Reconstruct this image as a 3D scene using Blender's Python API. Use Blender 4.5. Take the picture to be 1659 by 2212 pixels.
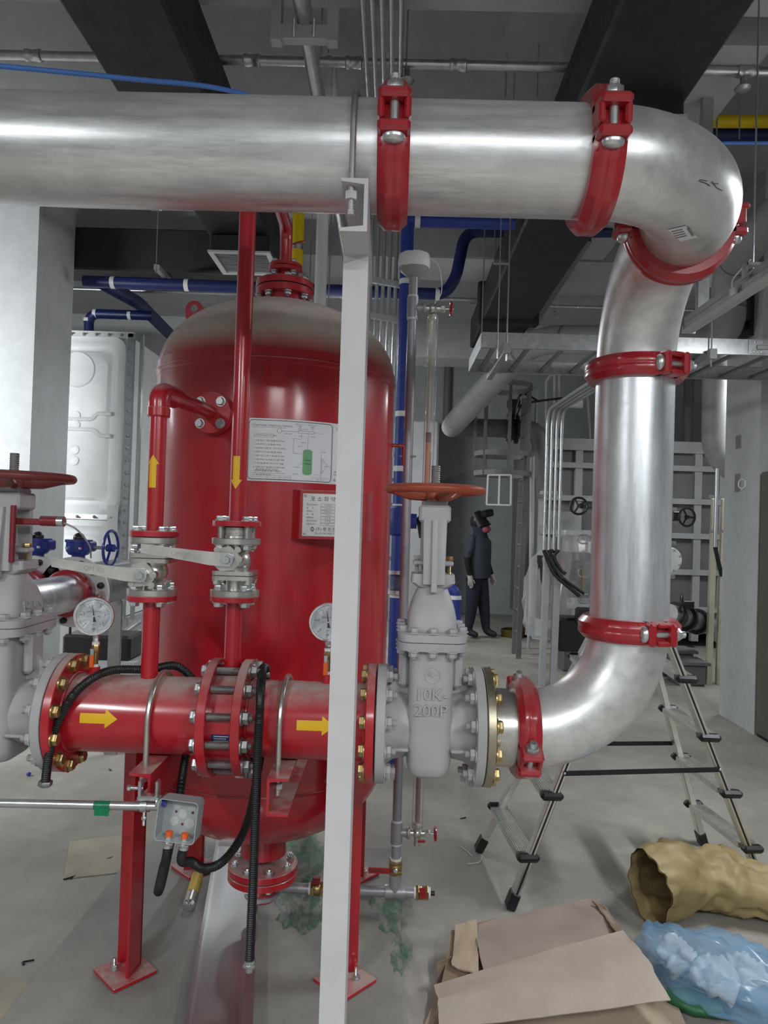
import bpy, math, random
from math import pi, sin, cos, radians
from mathutils import Vector as V, Matrix as M4
import mathutils
random.seed(7)
for o in list(bpy.data.objects): bpy.data.objects.remove(o)
sc = bpy.context.scene
C = sc.collection
# ------------------------------------------------------------------ camera
F, CX, CY, H = 1534.0, 829.5, 1106.0, 1.6
_y = V(((850 - CX) / F, -(1130 - CY) / F, -1)).normalized()
_z = V((.031, 1, 0)); _z = (_z - _y * _z.dot(_y)).normalized()
_x = _y.cross(_z)
RC = mathutils.Matrix((_x, _y, _z))
CAM = V((0, 0, H))
cd = bpy.data.cameras.new('camera'); cam = bpy.data.objects.new('camera', cd); C.objects.link(cam)
cd.sensor_fit = 'VERTICAL'; cd.sensor_height = 36; cd.lens = F / 2212 * 36
cd.clip_start = .05; cd.clip_end = 100
cam.matrix_world = M4.Translation(CAM) @ RC.to_4x4()
sc.camera = cam
def ray(px, py): return RC @ V(((px - CX) / F, -(py - CY) / F, -1))
def at(px, py, Y): d = ray(px, py); return CAM + d * (Y / d.y)
def atz(px, py, z=0.): d = ray(px, py); return CAM + d * ((z - H) / d.z)
# ------------------------------------------------------------------ world, exposure
w = bpy.data.worlds.new('world'); sc.world = w; w.use_nodes = True
w.node_tree.nodes['Background'].inputs[0].default_value = (.75, .85, 1, 1)
w.node_tree.nodes['Background'].inputs[1].default_value = .0
vs = sc.view_settings
vs.view_transform = 'Standard'; vs.look = 'None'; vs.gamma = 1; vs.use_curve_mapping = False
vs.exposure = 0.63
# ceiling-hung batten lights, those ahead of the viewer unseen and added for brightness: (x, y, z, along, watts, tilt)
BATTENS = [(-2.0, -.9, 2.75, 'y', 32), (.35, -1.6, 2.9, 'x', 28), (1.5, -.8, 2.75, 'y', 32), (-4.3, 3.5, 2.5, 'x', 90, 66),
           (2.45, 2.9, 2.95, 'y', 27), (-.95, 8.7, 3.0, 'x', 44, 46), (3.9, 7.4, 3.3, 'y', 26), (-.72, 6.0, 3.05, 'y', 14)]
# ------------------------------------------------------------------ mesh builder
def frame(axis, up=None):
    a = V(axis).normalized()
    u = V(up) if up is not None else (V((0, 0, 1)) if abs(a.z) < .9 else V((0, 1, 0)))
    u = u - a * u.dot(a)
    if u.length < 1e-6: u = a.orthogonal()
    u.normalize()
    return u, a.cross(u), a
def mtx(p, xa, ya, za):
    return M4(((xa[0], ya[0], za[0], p[0]), (xa[1], ya[1], za[1], p[1]), (xa[2], ya[2], za[2], p[2]), (0, 0, 0, 1)))
class MB:
    def __init__(s): s.v = []; s.f = []
    def add(s, vs, fs, M=None):
        o = len(s.v)
        s.v += [(M @ V(p)) if M is not None else V(p) for p in vs]
        s.f += [tuple(i + o for i in f) for f in fs]; return s
    def box(s, c, d, M=None, b=0.):
        x, y, z = d[0] / 2, d[1] / 2, d[2] / 2
        if b <= 0:
            vs = [V((c[0] + sx * x, c[1] + sy * y, c[2] + sz * z)) for sx in (-1, 1) for sy in (-1, 1) for sz in (-1, 1)]
            return s.add(vs, [(0, 1, 3, 2), (4, 6, 7, 5), (0, 4, 5, 1), (2, 3, 7, 6), (0, 2, 6, 4), (1, 5, 7, 3)], M)
        b = min(b, x * .98, y * .98, z * .98); vs = []; idx = {}
        for sx in (-1, 1):
            for sy in (-1, 1):
                for sz in (-1, 1):
                    for k in range(3):
                        e = [x - b, y - b, z - b]; e[k] += b
                        idx[sx, sy, sz, k] = len(vs); vs.append(V((c[0] + sx * e[0], c[1] + sy * e[1], c[2] + sz * e[2])))
        fs = []
        for k in range(3):
            i, j = (k + 1) % 3, (k + 2) % 3
            for sg in (-1, 1):
                q = []
                for (p, r) in ((-1, -1), (1, -1), (1, 1), (-1, 1)):
                    t = [0, 0, 0]; t[k] = sg; t[i] = p; t[j] = r; q.append(idx[t[0], t[1], t[2], k])
                fs.append(tuple(q if sg > 0 else q[::-1]))
            for p in (-1, 1):
                for r in (-1, 1):
                    def g(sk, kk):
                        t = [0, 0, 0]; t[k] = sk; t[i] = p; t[j] = r; return idx[t[0], t[1], t[2], kk]
                    q = (g(-1, i), g(1, i), g(1, j), g(-1, j))
                    fs.append(q if p * r > 0 else q[::-1])
        for sx in (-1, 1):
            for sy in (-1, 1):
                for sz in (-1, 1):
                    q = tuple(idx[sx, sy, sz, k] for k in range(3))
                    fs.append(q if sx * sy * sz > 0 else q[::-1])
        return s.add(vs, fs, M)
    def bar(s, p0, p1, w, h, up=None, b=0.):
        p0, p1 = V(p0), V(p1); u, r, a = frame(p1 - p0, up)
        return s.box((0, 0, 0), (w, h, (p1 - p0).length), mtx((p0 + p1) / 2, r, u, a), b)
    def cyl(s, p0, p1, r, r1=None, n=24, caps=True):
        p0, p1 = V(p0), V(p1); return s.tube([p0, p1], [r, r if r1 is None else r1], n, caps)
    def tube(s, pts, r, n=14, caps=True, closed=False):
        pts = [V(p) for p in pts]; m = len(pts)
        rr = r if isinstance(r, (list, tuple)) else [r] * m
        T = []
        for i in range(m):
            if closed: t = pts[(i + 1) % m] - pts[i - 1]
            else: t = pts[min(i + 1, m - 1)] - pts[max(i - 1, 0)]
            T.append(t.normalized())
        u, _, _ = frame(T[0]); vs = []; fs = []
        for i in range(m):
            u = u - T[i] * u.dot(T[i]); u.normalize(); b = T[i].cross(u)
            for k in range(n):
                a = 2 * pi * k / n; vs.append(pts[i] + (u * cos(a) + b * sin(a)) * rr[i])
        for i in range(m if closed else m - 1):
            j = (i + 1) % m
            for k in range(n):
                k2 = (k + 1) % n; fs.append((i * n + k, i * n + k2, j * n + k2, j * n + k))
        if caps and not closed:
            fs.append(tuple(range(n - 1, -1, -1))); fs.append(tuple((m - 1) * n + k for k in range(n)))
        return s.add(vs, fs)
    def lathe(s, prof, o, axis, n=32, up=None, a0=0., a1=2 * pi, sc=(1, 1)):
        u, b, a = frame(axis, up); o = V(o); full = abs(a1 - a0 - 2 * pi) < 1e-6
        m = n if full else n + 1; vs = []; fs = []
        for (r, h) in prof:
            for k in range(m):
                t = a0 + (a1 - a0) * k / n
                vs.append(o + a * h + u * (r * cos(t) * sc[0]) + b * (r * sin(t) * sc[1]))
        for i in range(len(prof) - 1):
            for k in range(n):
                k2 = (k + 1) % m; fs.append((i * m + k, i * m + k2, (i + 1) * m + k2, (i + 1) * m + k))
        if full:
            if prof[0][0] > 1e-5 and prof[0] != prof[-1]: fs.append(tuple(range(m - 1, -1, -1)))
            if prof[-1][0] > 1e-5 and prof[0] != prof[-1]: fs.append(tuple((len(prof) - 1) * m + k for k in range(m)))
        else:
            L = len(prof); fs.append(tuple(i * m for i in range(L))); fs.append(tuple(i * m + m - 1 for i in range(L - 1, -1, -1)))
        return s.add(vs, fs)
    def ext(s, poly, M, d):      # polygon in local xy, extruded along local z from 0 to d
        n = len(poly)
        vs = [V((p[0], p[1], 0)) for p in poly] + [V((p[0], p[1], d)) for p in poly]
        fs = [tuple(range(n - 1, -1, -1)), tuple(range(n, 2 * n))] + [(i, (i + 1) % n, n + (i + 1) % n, n + i) for i in range(n)]
        return s.add(vs, fs, M)
    def loft(s, secs, caps=True):
        n = len(secs[0]); vs = [V(p) for q in secs for p in q]; fs = []
        for i in range(len(secs) - 1):
            for k in range(n):
                k2 = (k + 1) % n; fs.append((i * n + k, i * n + k2, (i + 1) * n + k2, (i + 1) * n + k))
        if caps: fs.append(tuple(range(n - 1, -1, -1))); fs.append(tuple((len(secs) - 1) * n + k for k in range(n)))
        return s.add(vs, fs)
    def hexp(s, p, d, af, h, rot=0.):
        u, b, a = frame(d); r = af / math.sqrt(3); p = V(p); c = .12 * r
        rings = [(r * .95, 0), (r, c * .5), (r, h - c), (r * .9, h)]
        vs = [p + a * q + (u * cos(rot + pi * k / 3) + b * sin(rot + pi * k / 3)) * rad for rad, q in rings for k in range(6)]
        fs = [(i * 6 + k, i * 6 + (k + 1) % 6, (i + 1) * 6 + (k + 1) % 6, (i + 1) * 6 + k) for i in range(3) for k in range(6)]
        fs += [tuple(range(5, -1, -1)), tuple(18 + k for k in range(6))]
        return s.add(vs, fs)
    def torus(s, c, axis, R, r, n=48, m=12, sc=(1, 1)):
        u, b, a = frame(axis); c = V(c)
        return s.tube([c + u * (R * sc[0] * cos(2 * pi * k / n)) + b * (R * sc[1] * sin(2 * pi * k / n)) for k in range(n)], r, m, closed=True)
    def ball(s, c, r, sc=(1, 1, 1), n=20, m=12):
        vs = []; fs = []; c = V(c)
        for i in range(m + 1):
            t = pi * i / m
            for k in range(n):
                a = 2 * pi * k / n
                vs.append(c + V((r * sc[0] * sin(t) * cos(a), r * sc[1] * sin(t) * sin(a), -r * sc[2] * cos(t))))
        for i in range(m):
            for k in range(n):
                k2 = (k + 1) % n; fs.append((i * n + k, i * n + k2, (i + 1) * n + k2, (i + 1) * n + k))
        return s.add(vs, fs)
    def thread(s, p0, p1, r, pitch=.0025, n=12):
        p0, p1 = V(p0), V(p1); L = (p1 - p0).length; k = max(2, int(L / pitch)); prof = []
        for i in range(k): prof += [(r * .88, L * i / k), (r, L * (i + .5) / k)]
        prof.append((r * .88, L)); return s.lathe(prof, p0, p1 - p0, n)
def arc(c, e1, e2, R, a0, a1, n=16):
    c, e1, e2 = V(c), V(e1), V(e2)
    return [c + (e1 * cos(a0 + (a1 - a0) * k / n) + e2 * sin(a0 + (a1 - a0) * k / n)) * R for k in range(n + 1)]
def fillet(pts, R, n=8):          # polyline with rounded corners
    pts = [V(p) for p in pts]; out = [pts[0]]
    for i in range(1, len(pts) - 1):
        a, b, c = pts[i - 1], pts[i], pts[i + 1]
        u = (a - b); v = (c - b); r = min(R, u.length * .49, v.length * .49); u.normalize(); v.normalize()
        p, q = b + u * r, b + v * r
        for k in range(n + 1):
            t = k / n; out.append(p * (1 - t) ** 2 + b * (2 * t * (1 - t)) + q * t * t)
    out.append(pts[-1]); return out
def spline(pts, n=8):             # Catmull-Rom
    pts = [V(p) for p in pts]; P = [pts[0] * 2 - pts[1]] + pts + [pts[-1] * 2 - pts[-2]]; out = []
    for i in range(1, len(P) - 2):
        for k in range(n):
            t = k / n; a, b, c, d = P[i - 1], P[i], P[i + 1], P[i + 2]
            out.append(((b * 2) + (c - a) * t + (a * 2 - b * 5 + c * 4 - d) * t * t + (b * 3 - a - c * 3 + d) * t ** 3) * .5)
    out.append(pts[-1]); return out
def rrect(hx, hy, r, n=5):
    out = []
    for (sx, sy, a0) in ((1, 1, 0), (-1, 1, pi / 2), (-1, -1, pi), (1, -1, 1.5 * pi)):
        for k in range(n + 1):
            a = a0 + pi / 2 * k / n; out.append((sx * (hx - r) + r * cos(a), sy * (hy - r) + r * sin(a)))
    return out
# ------------------------------------------------------------------ objects
LOC = {}; SOFT = radians(38)
def mesh_of(name, mb, mat, off=V((0, 0, 0)), ang=SOFT):
    me = bpy.data.meshes.new(name); me.from_pydata([tuple(p - off) for p in mb.v], [], mb.f)
    me.materials.append(MAT[mat] if isinstance(mat, str) else mat)
    me.polygons.foreach_set('use_smooth', [True] * len(me.polygons))
    me.update(); me.set_sharp_from_angle(angle=ang); return me
def tag(o, label=None, cat=None, group=None, kind=None):
    if label: o['label'] = label
    if cat: o['category'] = cat
    if group: o['group'] = group
    if kind: o['kind'] = kind
    return o
def thing(name, label, cat, loc, group=None):
    o = bpy.data.objects.new(name, None); C.objects.link(o); o.location = loc; o.empty_display_size = .05
    LOC[o.name] = V(loc); return tag(o, label, cat, group)
def part(parent, name, mb, mat, label=None, ang=SOFT):
    L = LOC[parent.name]
    o = bpy.data.objects.new(name, mesh_of(name, mb, mat, L, ang)); C.objects.link(o); o.parent = parent
    LOC[o.name] = L
    if label: o['label'] = label
    return o
def solo(name, mb, mat, label, cat, group=None, kind=None, ang=SOFT):
    xs = [p.x for p in mb.v]; ys = [p.y for p in mb.v]; zs = [p.z for p in mb.v]
    L = V(((min(xs) + max(xs)) / 2, (min(ys) + max(ys)) / 2, min(zs)))
    o = bpy.data.objects.new(name, mesh_of(name, mb, mat, L, ang)); C.objects.link(o); o.location = L
    LOC[o.name] = L; return tag(o, label, cat, group, kind)
def struct(name, mb, mat, label=None, ang=SOFT):
    o = solo(name, mb, mat, label, None, None, 'structure', ang); return o
CACHE = {}
def put(parent, name, key, maker, mat, p, d, up=None):   # shared-mesh piece, local +Z along d
    k = (key, mat)
    if k not in CACHE: m = MB(); maker(m); CACHE[k] = mesh_of(name, m, mat)
    o = bpy.data.objects.new(name, CACHE[k]); C.objects.link(o); o.parent = parent
    u, b, a = frame(d, up); L = LOC[parent.name]
    o.matrix_local = mtx(V(p) - L, u, b, a); LOC[o.name] = L; return o
def bolt_head(af, h, wash=True):
    def f(m):
        if wash: m.cyl((0, 0, 0), (0, 0, .0035), af * .72, n=18)
        m.hexp((0, 0, .003), (0, 0, 1), af, h)
    return f
def bolt_nut(af, h, sr, sl):
    def f(m):
        m.cyl((0, 0, 0), (0, 0, .0035), af * .72, n=18); m.hexp((0, 0, .003), (0, 0, 1), af, h)
        m.thread((0, 0, h), (0, 0, h + sl), sr)
    return f
# ------------------------------------------------------------------ text
def text_geo(s, size, ext=0., align='CENTER', res=2):
    cu = bpy.data.curves.new('t', 'FONT'); cu.body = s; cu.size = size; cu.extrude = ext
    cu.align_x = align; cu.align_y = 'CENTER'; cu.resolution_u = res
    ob = bpy.data.objects.new('t', cu); C.objects.link(ob)
    dg = bpy.context.evaluated_depsgraph_get(); me = bpy.data.meshes.new_from_object(ob.evaluated_get(dg))
    vs = [v.co.copy() for v in me.vertices]; fs = [tuple(p.vertices) for p in me.polygons]
    bpy.data.objects.remove(ob); bpy.data.curves.remove(cu); bpy.data.meshes.remove(me)
    return vs, fs
def add_text(mb, s, size, fn, ext=0., align='CENTER', at0=(0, 0), res=2):
    vs, fs = text_geo(s, size, ext, align, res)
    mb.add([fn(v.x + at0[0], v.y + at0[1], v.z) for v in vs], fs)
# ------------------------------------------------------------------ materials
MAT = {}
def nt(name):
    m = bpy.data.materials.new(name); m.use_nodes = True; t = m.node_tree; MAT[name] = m
    return m, t, t.nodes['Principled BSDF']
def N(t, ty, **kw):
    n = t.nodes.new(ty)
    for k, v in kw.items():
        if isinstance(k, str) and hasattr(n, k): setattr(n, k, v)
    return n
def coord(t, scale=(1, 1, 1)):
    tc = N(t, 'ShaderNodeTexCoord'); mp = N(t, 'ShaderNodeMapping'); mp.inputs['Scale'].default_value = scale
    t.links.new(tc.outputs['Object'], mp.inputs['Vector']); return mp.outputs[0]
def noise(t, vec, scale, detail=4, rough=.6):
    n = N(t, 'ShaderNodeTexNoise'); n.inputs['Scale'].default_value = scale; n.inputs['Detail'].default_value = detail
    n.inputs['Roughness'].default_value = rough; t.links.new(vec, n.inputs['Vector']); return n.outputs['Fac']
def ramp(t, fac, stops):
    r = N(t, 'ShaderNodeValToRGB'); t.links.new(fac, r.inputs[0]); e = r.color_ramp.elements
    while len(e) < len(stops): e.new(.5)
    for i, (p, c) in enumerate(stops):
        e[i].position = p; e[i].color = c if len(c) == 4 else (*c, 1)
    return r.outputs[0]
def mix(t, fac, a, b):
    n = N(t, 'ShaderNodeMix'); n.data_type = 'RGBA'
    for s, q in ((n.inputs[0], fac), (n.inputs[6], a), (n.inputs[7], b)):
        if isinstance(q, (tuple, list)): s.default_value = (*q, 1) if len(q) == 3 else q
        elif isinstance(q, (int, float)): s.default_value = q
        else: t.links.new(q, s)
    return n.outputs[2]
def math_(t, op, a, b=0.):
    n = N(t, 'ShaderNodeMath'); n.operation = op
    for s, q in ((n.inputs[0], a), (n.inputs[1], b)):
        if isinstance(q, (int, float)): s.default_value = q
        else: t.links.new(q, s)
    return n.outputs[0]
def bump(t, b, fac, st, dist=.01):
    n = N(t, 'ShaderNodeBump'); n.inputs['Strength'].default_value = st; n.inputs['Distance'].default_value = dist
    t.links.new(fac, n.inputs['Height']); t.links.new(n.outputs[0], b.inputs['Normal'])
def plain(name, col, rough=.5, metal=0., var=.12, scale=14, bmp=0., coat=0., spec=.5):
    m, t, b = nt(name); c = coord(t); f = noise(t, c, scale)
    lo = tuple(max(0, x * (1 - var)) for x in col); hi = tuple(min(1, x * (1 + var)) for x in col)
    t.links.new(ramp(t, f, [(.3, lo), (.7, hi)]), b.inputs['Base Color'])
    t.links.new(ramp(t, noise(t, c, scale * 2.3), [(.3, (max(.02, rough - .06),) * 3), (.7, (min(1, rough + .08),) * 3)]), b.inputs['Roughness'])
    b.inputs['Metallic'].default_value = metal; b.inputs['Specular IOR Level'].default_value = spec
    if coat: b.inputs['Coat Weight'].default_value = coat; b.inputs['Coat Roughness'].default_value = .12
    if bmp: bump(t, b, noise(t, c, scale * 5), bmp, .004)
    return m
def dusty(name, col, rough, dust=(.43, .38, .35), amount=.8, lo=.55, hi=.95, metal=0., coat=0., nlo=.25):
    """gloss paint whose upward faces carry settled building dust, wiped in places"""
    m, t, b = nt(name); c = coord(t)
    g = N(t, 'ShaderNodeNewGeometry'); sp = N(t, 'ShaderNodeSeparateXYZ'); t.links.new(g.outputs['Normal'], sp.inputs[0])
    up = N(t, 'ShaderNodeMapRange'); up.inputs['From Min'].default_value = lo; up.inputs['From Max'].default_value = hi
    t.links.new(sp.outputs['Z'], up.inputs['Value'])
    n1 = ramp(t, noise(t, c, 9, 5, .65), [(.36, (nlo,) * 3), (.55, (1,) * 3)])
    d = math_(t, 'MULTIPLY', up.outputs[0], n1); d = math_(t, 'MULTIPLY', d, amount)
    base = ramp(t, noise(t, c, 7), [(.3, tuple(x * .9 for x in col)), (.7, tuple(min(1, x * 1.08) for x in col))])
    t.links.new(mix(t, d, base, dust), b.inputs['Base Color'])
    rr = math_(t, 'ADD', math_(t, 'MULTIPLY', d, .6), rough); t.links.new(rr, b.inputs['Roughness'])
    b.inputs['Metallic'].default_value = metal
    if coat:
        b.inputs['Coat Roughness'].default_value = .16
        t.links.new(math_(t, 'SUBTRACT', coat, math_(t, 'MULTIPLY', d, coat)), b.inputs['Coat Weight'])
    bump(t, b, noise(t, c, 60, 2), .04, .004); return m
def galv(name, col=(.62, .64, .66), rough=.33, streak=(1, 1, 1), dust=.0, spang=.5, metal=.9, mark=.35):
    """hot-dip galvanised steel: spangle, drawn streaks, scuffs"""
    m, t, b = nt(name); c = coord(t, streak); c2 = coord(t)
    vo = N(t, 'ShaderNodeTexVoronoi'); vo.inputs['Scale'].default_value = 70; t.links.new(c2, vo.inputs['Vector'])
    st = noise(t, c, 22, 5, .7); bl = noise(t, c2, 6, 6, .7)
    k = ramp(t, st, [(.3, tuple(x * (1 - mark) for x in col)), (.55, col), (.75, tuple(min(1, x * 1.12) for x in col))])
    k = mix(t, ramp(t, bl, [(.42, (0, 0, 0)), (.62, (mark * 1.5,) * 3)]), k, tuple(x * .78 for x in col))
    if dust:
        g = N(t, 'ShaderNodeNewGeometry'); sp = N(t, 'ShaderNodeSeparateXYZ'); t.links.new(g.outputs['Normal'], sp.inputs[0])
        u = N(t, 'ShaderNodeMapRange'); u.inputs['From Min'].default_value = .25; u.inputs['From Max'].default_value = .9
        t.links.new(sp.outputs['Z'], u.inputs['Value']); dd = math_(t, 'MULTIPLY', u.outputs[0], dust)
        k = mix(t, dd, k, (.42, .4, .37)); me = math_(t, 'SUBTRACT', metal, math_(t, 'MULTIPLY', dd, .9)); t.links.new(me, b.inputs['Metallic'])
    else: b.inputs['Metallic'].default_value = metal
    t.links.new(k, b.inputs['Base Color'])
    r = math_(t, 'ADD', math_(t, 'MULTIPLY', vo.outputs['Distance'], .12 * spang), math_(t, 'ADD', math_(t, 'MULTIPLY', st, .22), rough - .11))
    t.links.new(r, b.inputs['Roughness']); bump(t, b, st, .10, .003); return m
def concrete(name, col, var=.2, scale=1.2, rough=.75, stain=None, bmp=.15):
    m, t, b = nt(name); c = coord(t)
    a = ramp(t, noise(t, c, scale, 8, .62), [(.3, tuple(x * (1 - var) for x in col)), (.7, tuple(min(1, x * (1 + var)) for x in col))])
    f = ramp(t, noise(t, c, scale * 12, 6, .7), [(.35, (.88,) * 3), (.65, (1.0,) * 3)])
    mm = N(t, 'ShaderNodeMix'); mm.data_type = 'RGBA'; mm.blend_type = 'MULTIPLY'; mm.inputs[0].default_value = 1
    t.links.new(a, mm.inputs[6]); t.links.new(f, mm.inputs[7]); k = mm.outputs[2]
    if stain:
        k = mix(t, ramp(t, noise(t, c, stain[1], 5, .7), [(stain[2], (0, 0, 0)), (stain[2] + .12, (.8,) * 3)]), k, stain[0])
    t.links.new(k, b.inputs['Base Color']); b.inputs['Roughness'].default_value = rough
    bump(t, b, noise(t, c, 40, 6), bmp, .01); return m
def emis(name, col, st):
    m, t, b = nt(name); b.inputs['Emission Color'].default_value = (*col, 1); b.inputs['Emission Strength'].default_value = st
    b.inputs['Base Color'].default_value = (.9, .9, .9, 1); return m
def clear(name, col=(1, 1, 1), rough=.02, alpha=.25, trans=0.):
    m, t, b = nt(name); b.inputs['Base Color'].default_value = (*col, 1); b.inputs['Roughness'].default_value = rough
    b.inputs['Alpha'].default_value = alpha; b.inputs['Transmission Weight'].default_value = trans; return m
RED = (.44, .008, .018)
dusty('red_gloss', RED, .30, amount=.85, lo=.45, hi=.9, coat=.7)
dusty('red_tank', RED, .30, dust=(.66, .60, .54), amount=.97, lo=.08, hi=.46, coat=.6, nlo=.8)
dusty('red_cast', (.34, .008, .016), .33, dust=(.5, .3, .28), amount=.5, lo=.6, hi=1., coat=.5)
dusty('red_dull', (.20, .012, .02), .45, amount=.4)
dusty('valve_grey', (.41, .405, .42), .5, dust=(.42, .4, .39), amount=.6, lo=.5, hi=1.)
dusty('wheel_red', (.33, .06, .03), .42, dust=(.38, .28, .24), amount=.5, lo=.5, hi=1.)
dusty('wheel_maroon', (.17, .03, .028), .4, dust=(.3, .22, .2), amount=.4, lo=.5, hi=1.)
plain('post_grey', (.53, .52, .53), .5, var=.05, scale=6)
galv('galv_h', (.78, .79, .80), .32, streak=(.10, 1, 1), dust=.8, mark=.5, metal=.78)
galv('galv_v', (.74, .77, .80), .33, streak=(1, 1, .10), mark=.4, metal=.82)
galv('galv_e', (.76, .77, .77), .34, streak=(.6, .6, .6), dust=.5, mark=.26, metal=.8)
galv('galv', (.60, .62, .64), .33, streak=(1, 1, 1), mark=.3)
galv('galv_dark', (.30, .31, .32), .4, mark=.35)
galv('zinc', (.62, .64, .65), .3, mark=.15, spang=.2)
galv('stainless', (.63, .62, .58), .30, mark=.15, spang=.1)
galv('aluminium', (.74, .74, .70), .34, mark=.12, spang=.1)
galv('gold_zinc', (.55, .42, .20), .34, mark=.3, spang=.1)
galv('olive_zinc', (.44, .40, .30), .38, mark=.25, spang=.1)
galv('brass', (.50, .36, .16), .32, mark=.3, spang=.1)
galv('chrome', (.78, .79, .80), .12, mark=.05, spang=.05)
galv('dull_steel', (.42, .42, .42), .45, mark=.2, spang=.1)
m_, t_, b_ = nt('sheet_steel'); t_.links.new(ramp(t_, noise(t_, coord(t_, (1, .2, 1)), 5), [(.3, (.56, .57, .58)), (.7, (.64, .65, .66))]), b_.inputs['Base Color']); b_.inputs['Metallic'].default_value = .9; b_.inputs['Roughness'].default_value = .3
plain('sight_grey', (.36, .36, .39), .4, metal=.4, var=.05)
plain('rubber', (.012, .012, .013), .42, var=.3, scale=30)
plain('black_iron', (.012, .012, .014), .35, var=.3)
plain('black_duct', (.014, .015, .015), .62, var=.35, scale=5, bmp=.3)
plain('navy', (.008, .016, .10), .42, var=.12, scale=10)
plain('blue_paint', (.02, .04, .30), .32, var=.1, coat=.4)
plain('hose_blue', (.10, .26, .75), .35, var=.06)
plain('yellow_pipe', (.72, .52, .0), .45, var=.06)
plain('yellow_sticker', (.80, .47, .01), .4, var=.04)
plain('white_plastic', (.72, .73, .74), .45, var=.04)
plain('white_grp', (.76, .78, .79), .45, var=.06, scale=5)
plain('paper', (.75, .77, .80), .55, var=.02)
plain('ink', (.03, .03, .04), .6, var=.0)
plain('ink_soft', (.22, .22, .23), .6, var=.0)
plain('green_print', (.17, .42, .20), .6, var=.05)
plain('plate_metal', (.63, .64, .63), .42, metal=.55, var=.05)
plain('box_grey', (.40, .44, .45), .42, metal=.25, var=.06)
plain('orange_plastic', (.75, .12, .02), .4, var=.06)
plain('green_tape', (.0, .17, .07), .35, var=.2, scale=40)
plain('label_blue', (.02, .03, .14), .4, var=.1)
plain('cream', (.62, .60, .46), .45, var=.04)
plain('rust_orange', (.50, .17, .05), .45, var=.15)
plain('copper_liquid', (.23, .10, .07), .3, var=.1, spec=.7)
plain('violet', (.13, .03, .07), .4)
plain('pipe_grey', (.30, .30, .30), .55, var=.12, scale=6)
plain('pipe_dark', (.14, .14, .145), .5, var=.15, scale=6)
plain('steel_grey', (.15, .15, .155), .55, var=.12, scale=4)
plain('steel_light', (.36, .37, .38), .5, var=.1, scale=4)
plain('dark_olive', (.12, .12, .095), .5, var=.05)
plain('plywood', (.34, .31, .25), .7, var=.15, scale=6)
plain('green_paint', (.02, .13, .05), .5, var=.3, scale=12)
plain('basket_yellow', (.09, .075, .01), .5)
plain('board_label', (.50, .36, .05), .5, var=.1)
plain('lamp_white', (.62, .63, .64), .4, var=.03)
plain('grille_grey', (.48, .49, .50), .4, var=.04)
emis('tube_lit', (.96, .98, 1), 22)
concrete('floor_mat', (.335, .32, .285), .34, .9, .62)
concrete('pad_mat', (.27, .27, .25), .22, 1.6, .6)
concrete('ceiling_mat', (.36, .37, .375), .12, .5, .8)
concrete('beam_mat', (.43, .44, .445), .08, .5, .8)
concrete('wall_mat', (.36, .38, .39), .16, .45, .8)
concrete('wall_side_mat', (.64, .65, .66), .08, .4, .8)
concrete('column_mat', (.52, .54, .55), .05, .6, .7)
# ------------------------------------------------------------------ the room
X0, X1, YA, YB, ZC = -6.2, 6.2, -4.2, 13.0, 4.55
struct('floor', MB().box(((X0 + X1) / 2, (YA + YB) / 2, -.05), (X1 - X0 + .4, YB - YA + .4, .1)), 'floor_mat', 'dusty grey concrete floor of the plant room')
struct('ceiling', MB().box(((X0 + X1) / 2, (YA + YB) / 2, ZC + .06), (X1 - X0 + .4, YB - YA + .4, .12)), 'ceiling_mat', 'bare grey concrete ceiling slab')
struct('wall_back', MB().box((0, YB + .06, ZC / 2), (X1 - X0, .12, ZC)), 'wall_mat', 'dim grey concrete wall at the far end')
struct('wall_left', MB().box((X0 - .06, (YA + YB) / 2, ZC / 2), (.12, YB - YA, ZC)), 'wall_side_mat', 'grey side wall left of the tank')
struct('wall_right', MB().box((X1 + .06, (YA + YB) / 2, ZC / 2), (.12, YB - YA, ZC)), 'wall_side_mat', 'grey side wall on the right')
struct('wall_front', MB().box((0, YA - .06, ZC / 2), (X1 - X0, .12, ZC)), 'wall_side_mat', 'grey wall behind the viewer')
for i, (y0, y1, zb) in enumerate(((2.75, 3.35, 4.05), (6.5, 7.1, 4.05), (10.4, 11.0, 4.05))):
    struct('trim_%d' % (i + 1), MB().box(((X0 + X1) / 2, (y0 + y1) / 2, (zb + ZC) / 2), (X1 - X0, y1 - y0, ZC - zb)), 'beam_mat',
           ['near', 'middle', 'far'][i] + ' concrete ceiling beam crossing the room')
struct('trim_4', MB().box((1.62, 5.0, 4.3), (.42, 2.9, .5)), 'beam_mat', 'short concrete beam beside the right black duct')
struct('column', MB().box((-3.06, 5.6, ZC / 2), (.62, .6, ZC)), 'column_mat', 'light grey square concrete column left of the red tank')
struct('column', MB().box((3.28, 6.05, ZC / 2), (.70, .6, ZC)), 'column_mat', 'light grey square concrete column at the right edge')
PAD = struct('floor_pad', MB().box((-.545, 2.0, .01), (1.25, 2.95, .02)), 'pad_mat', 'low concrete pad with green paint stains under the tank')
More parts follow.
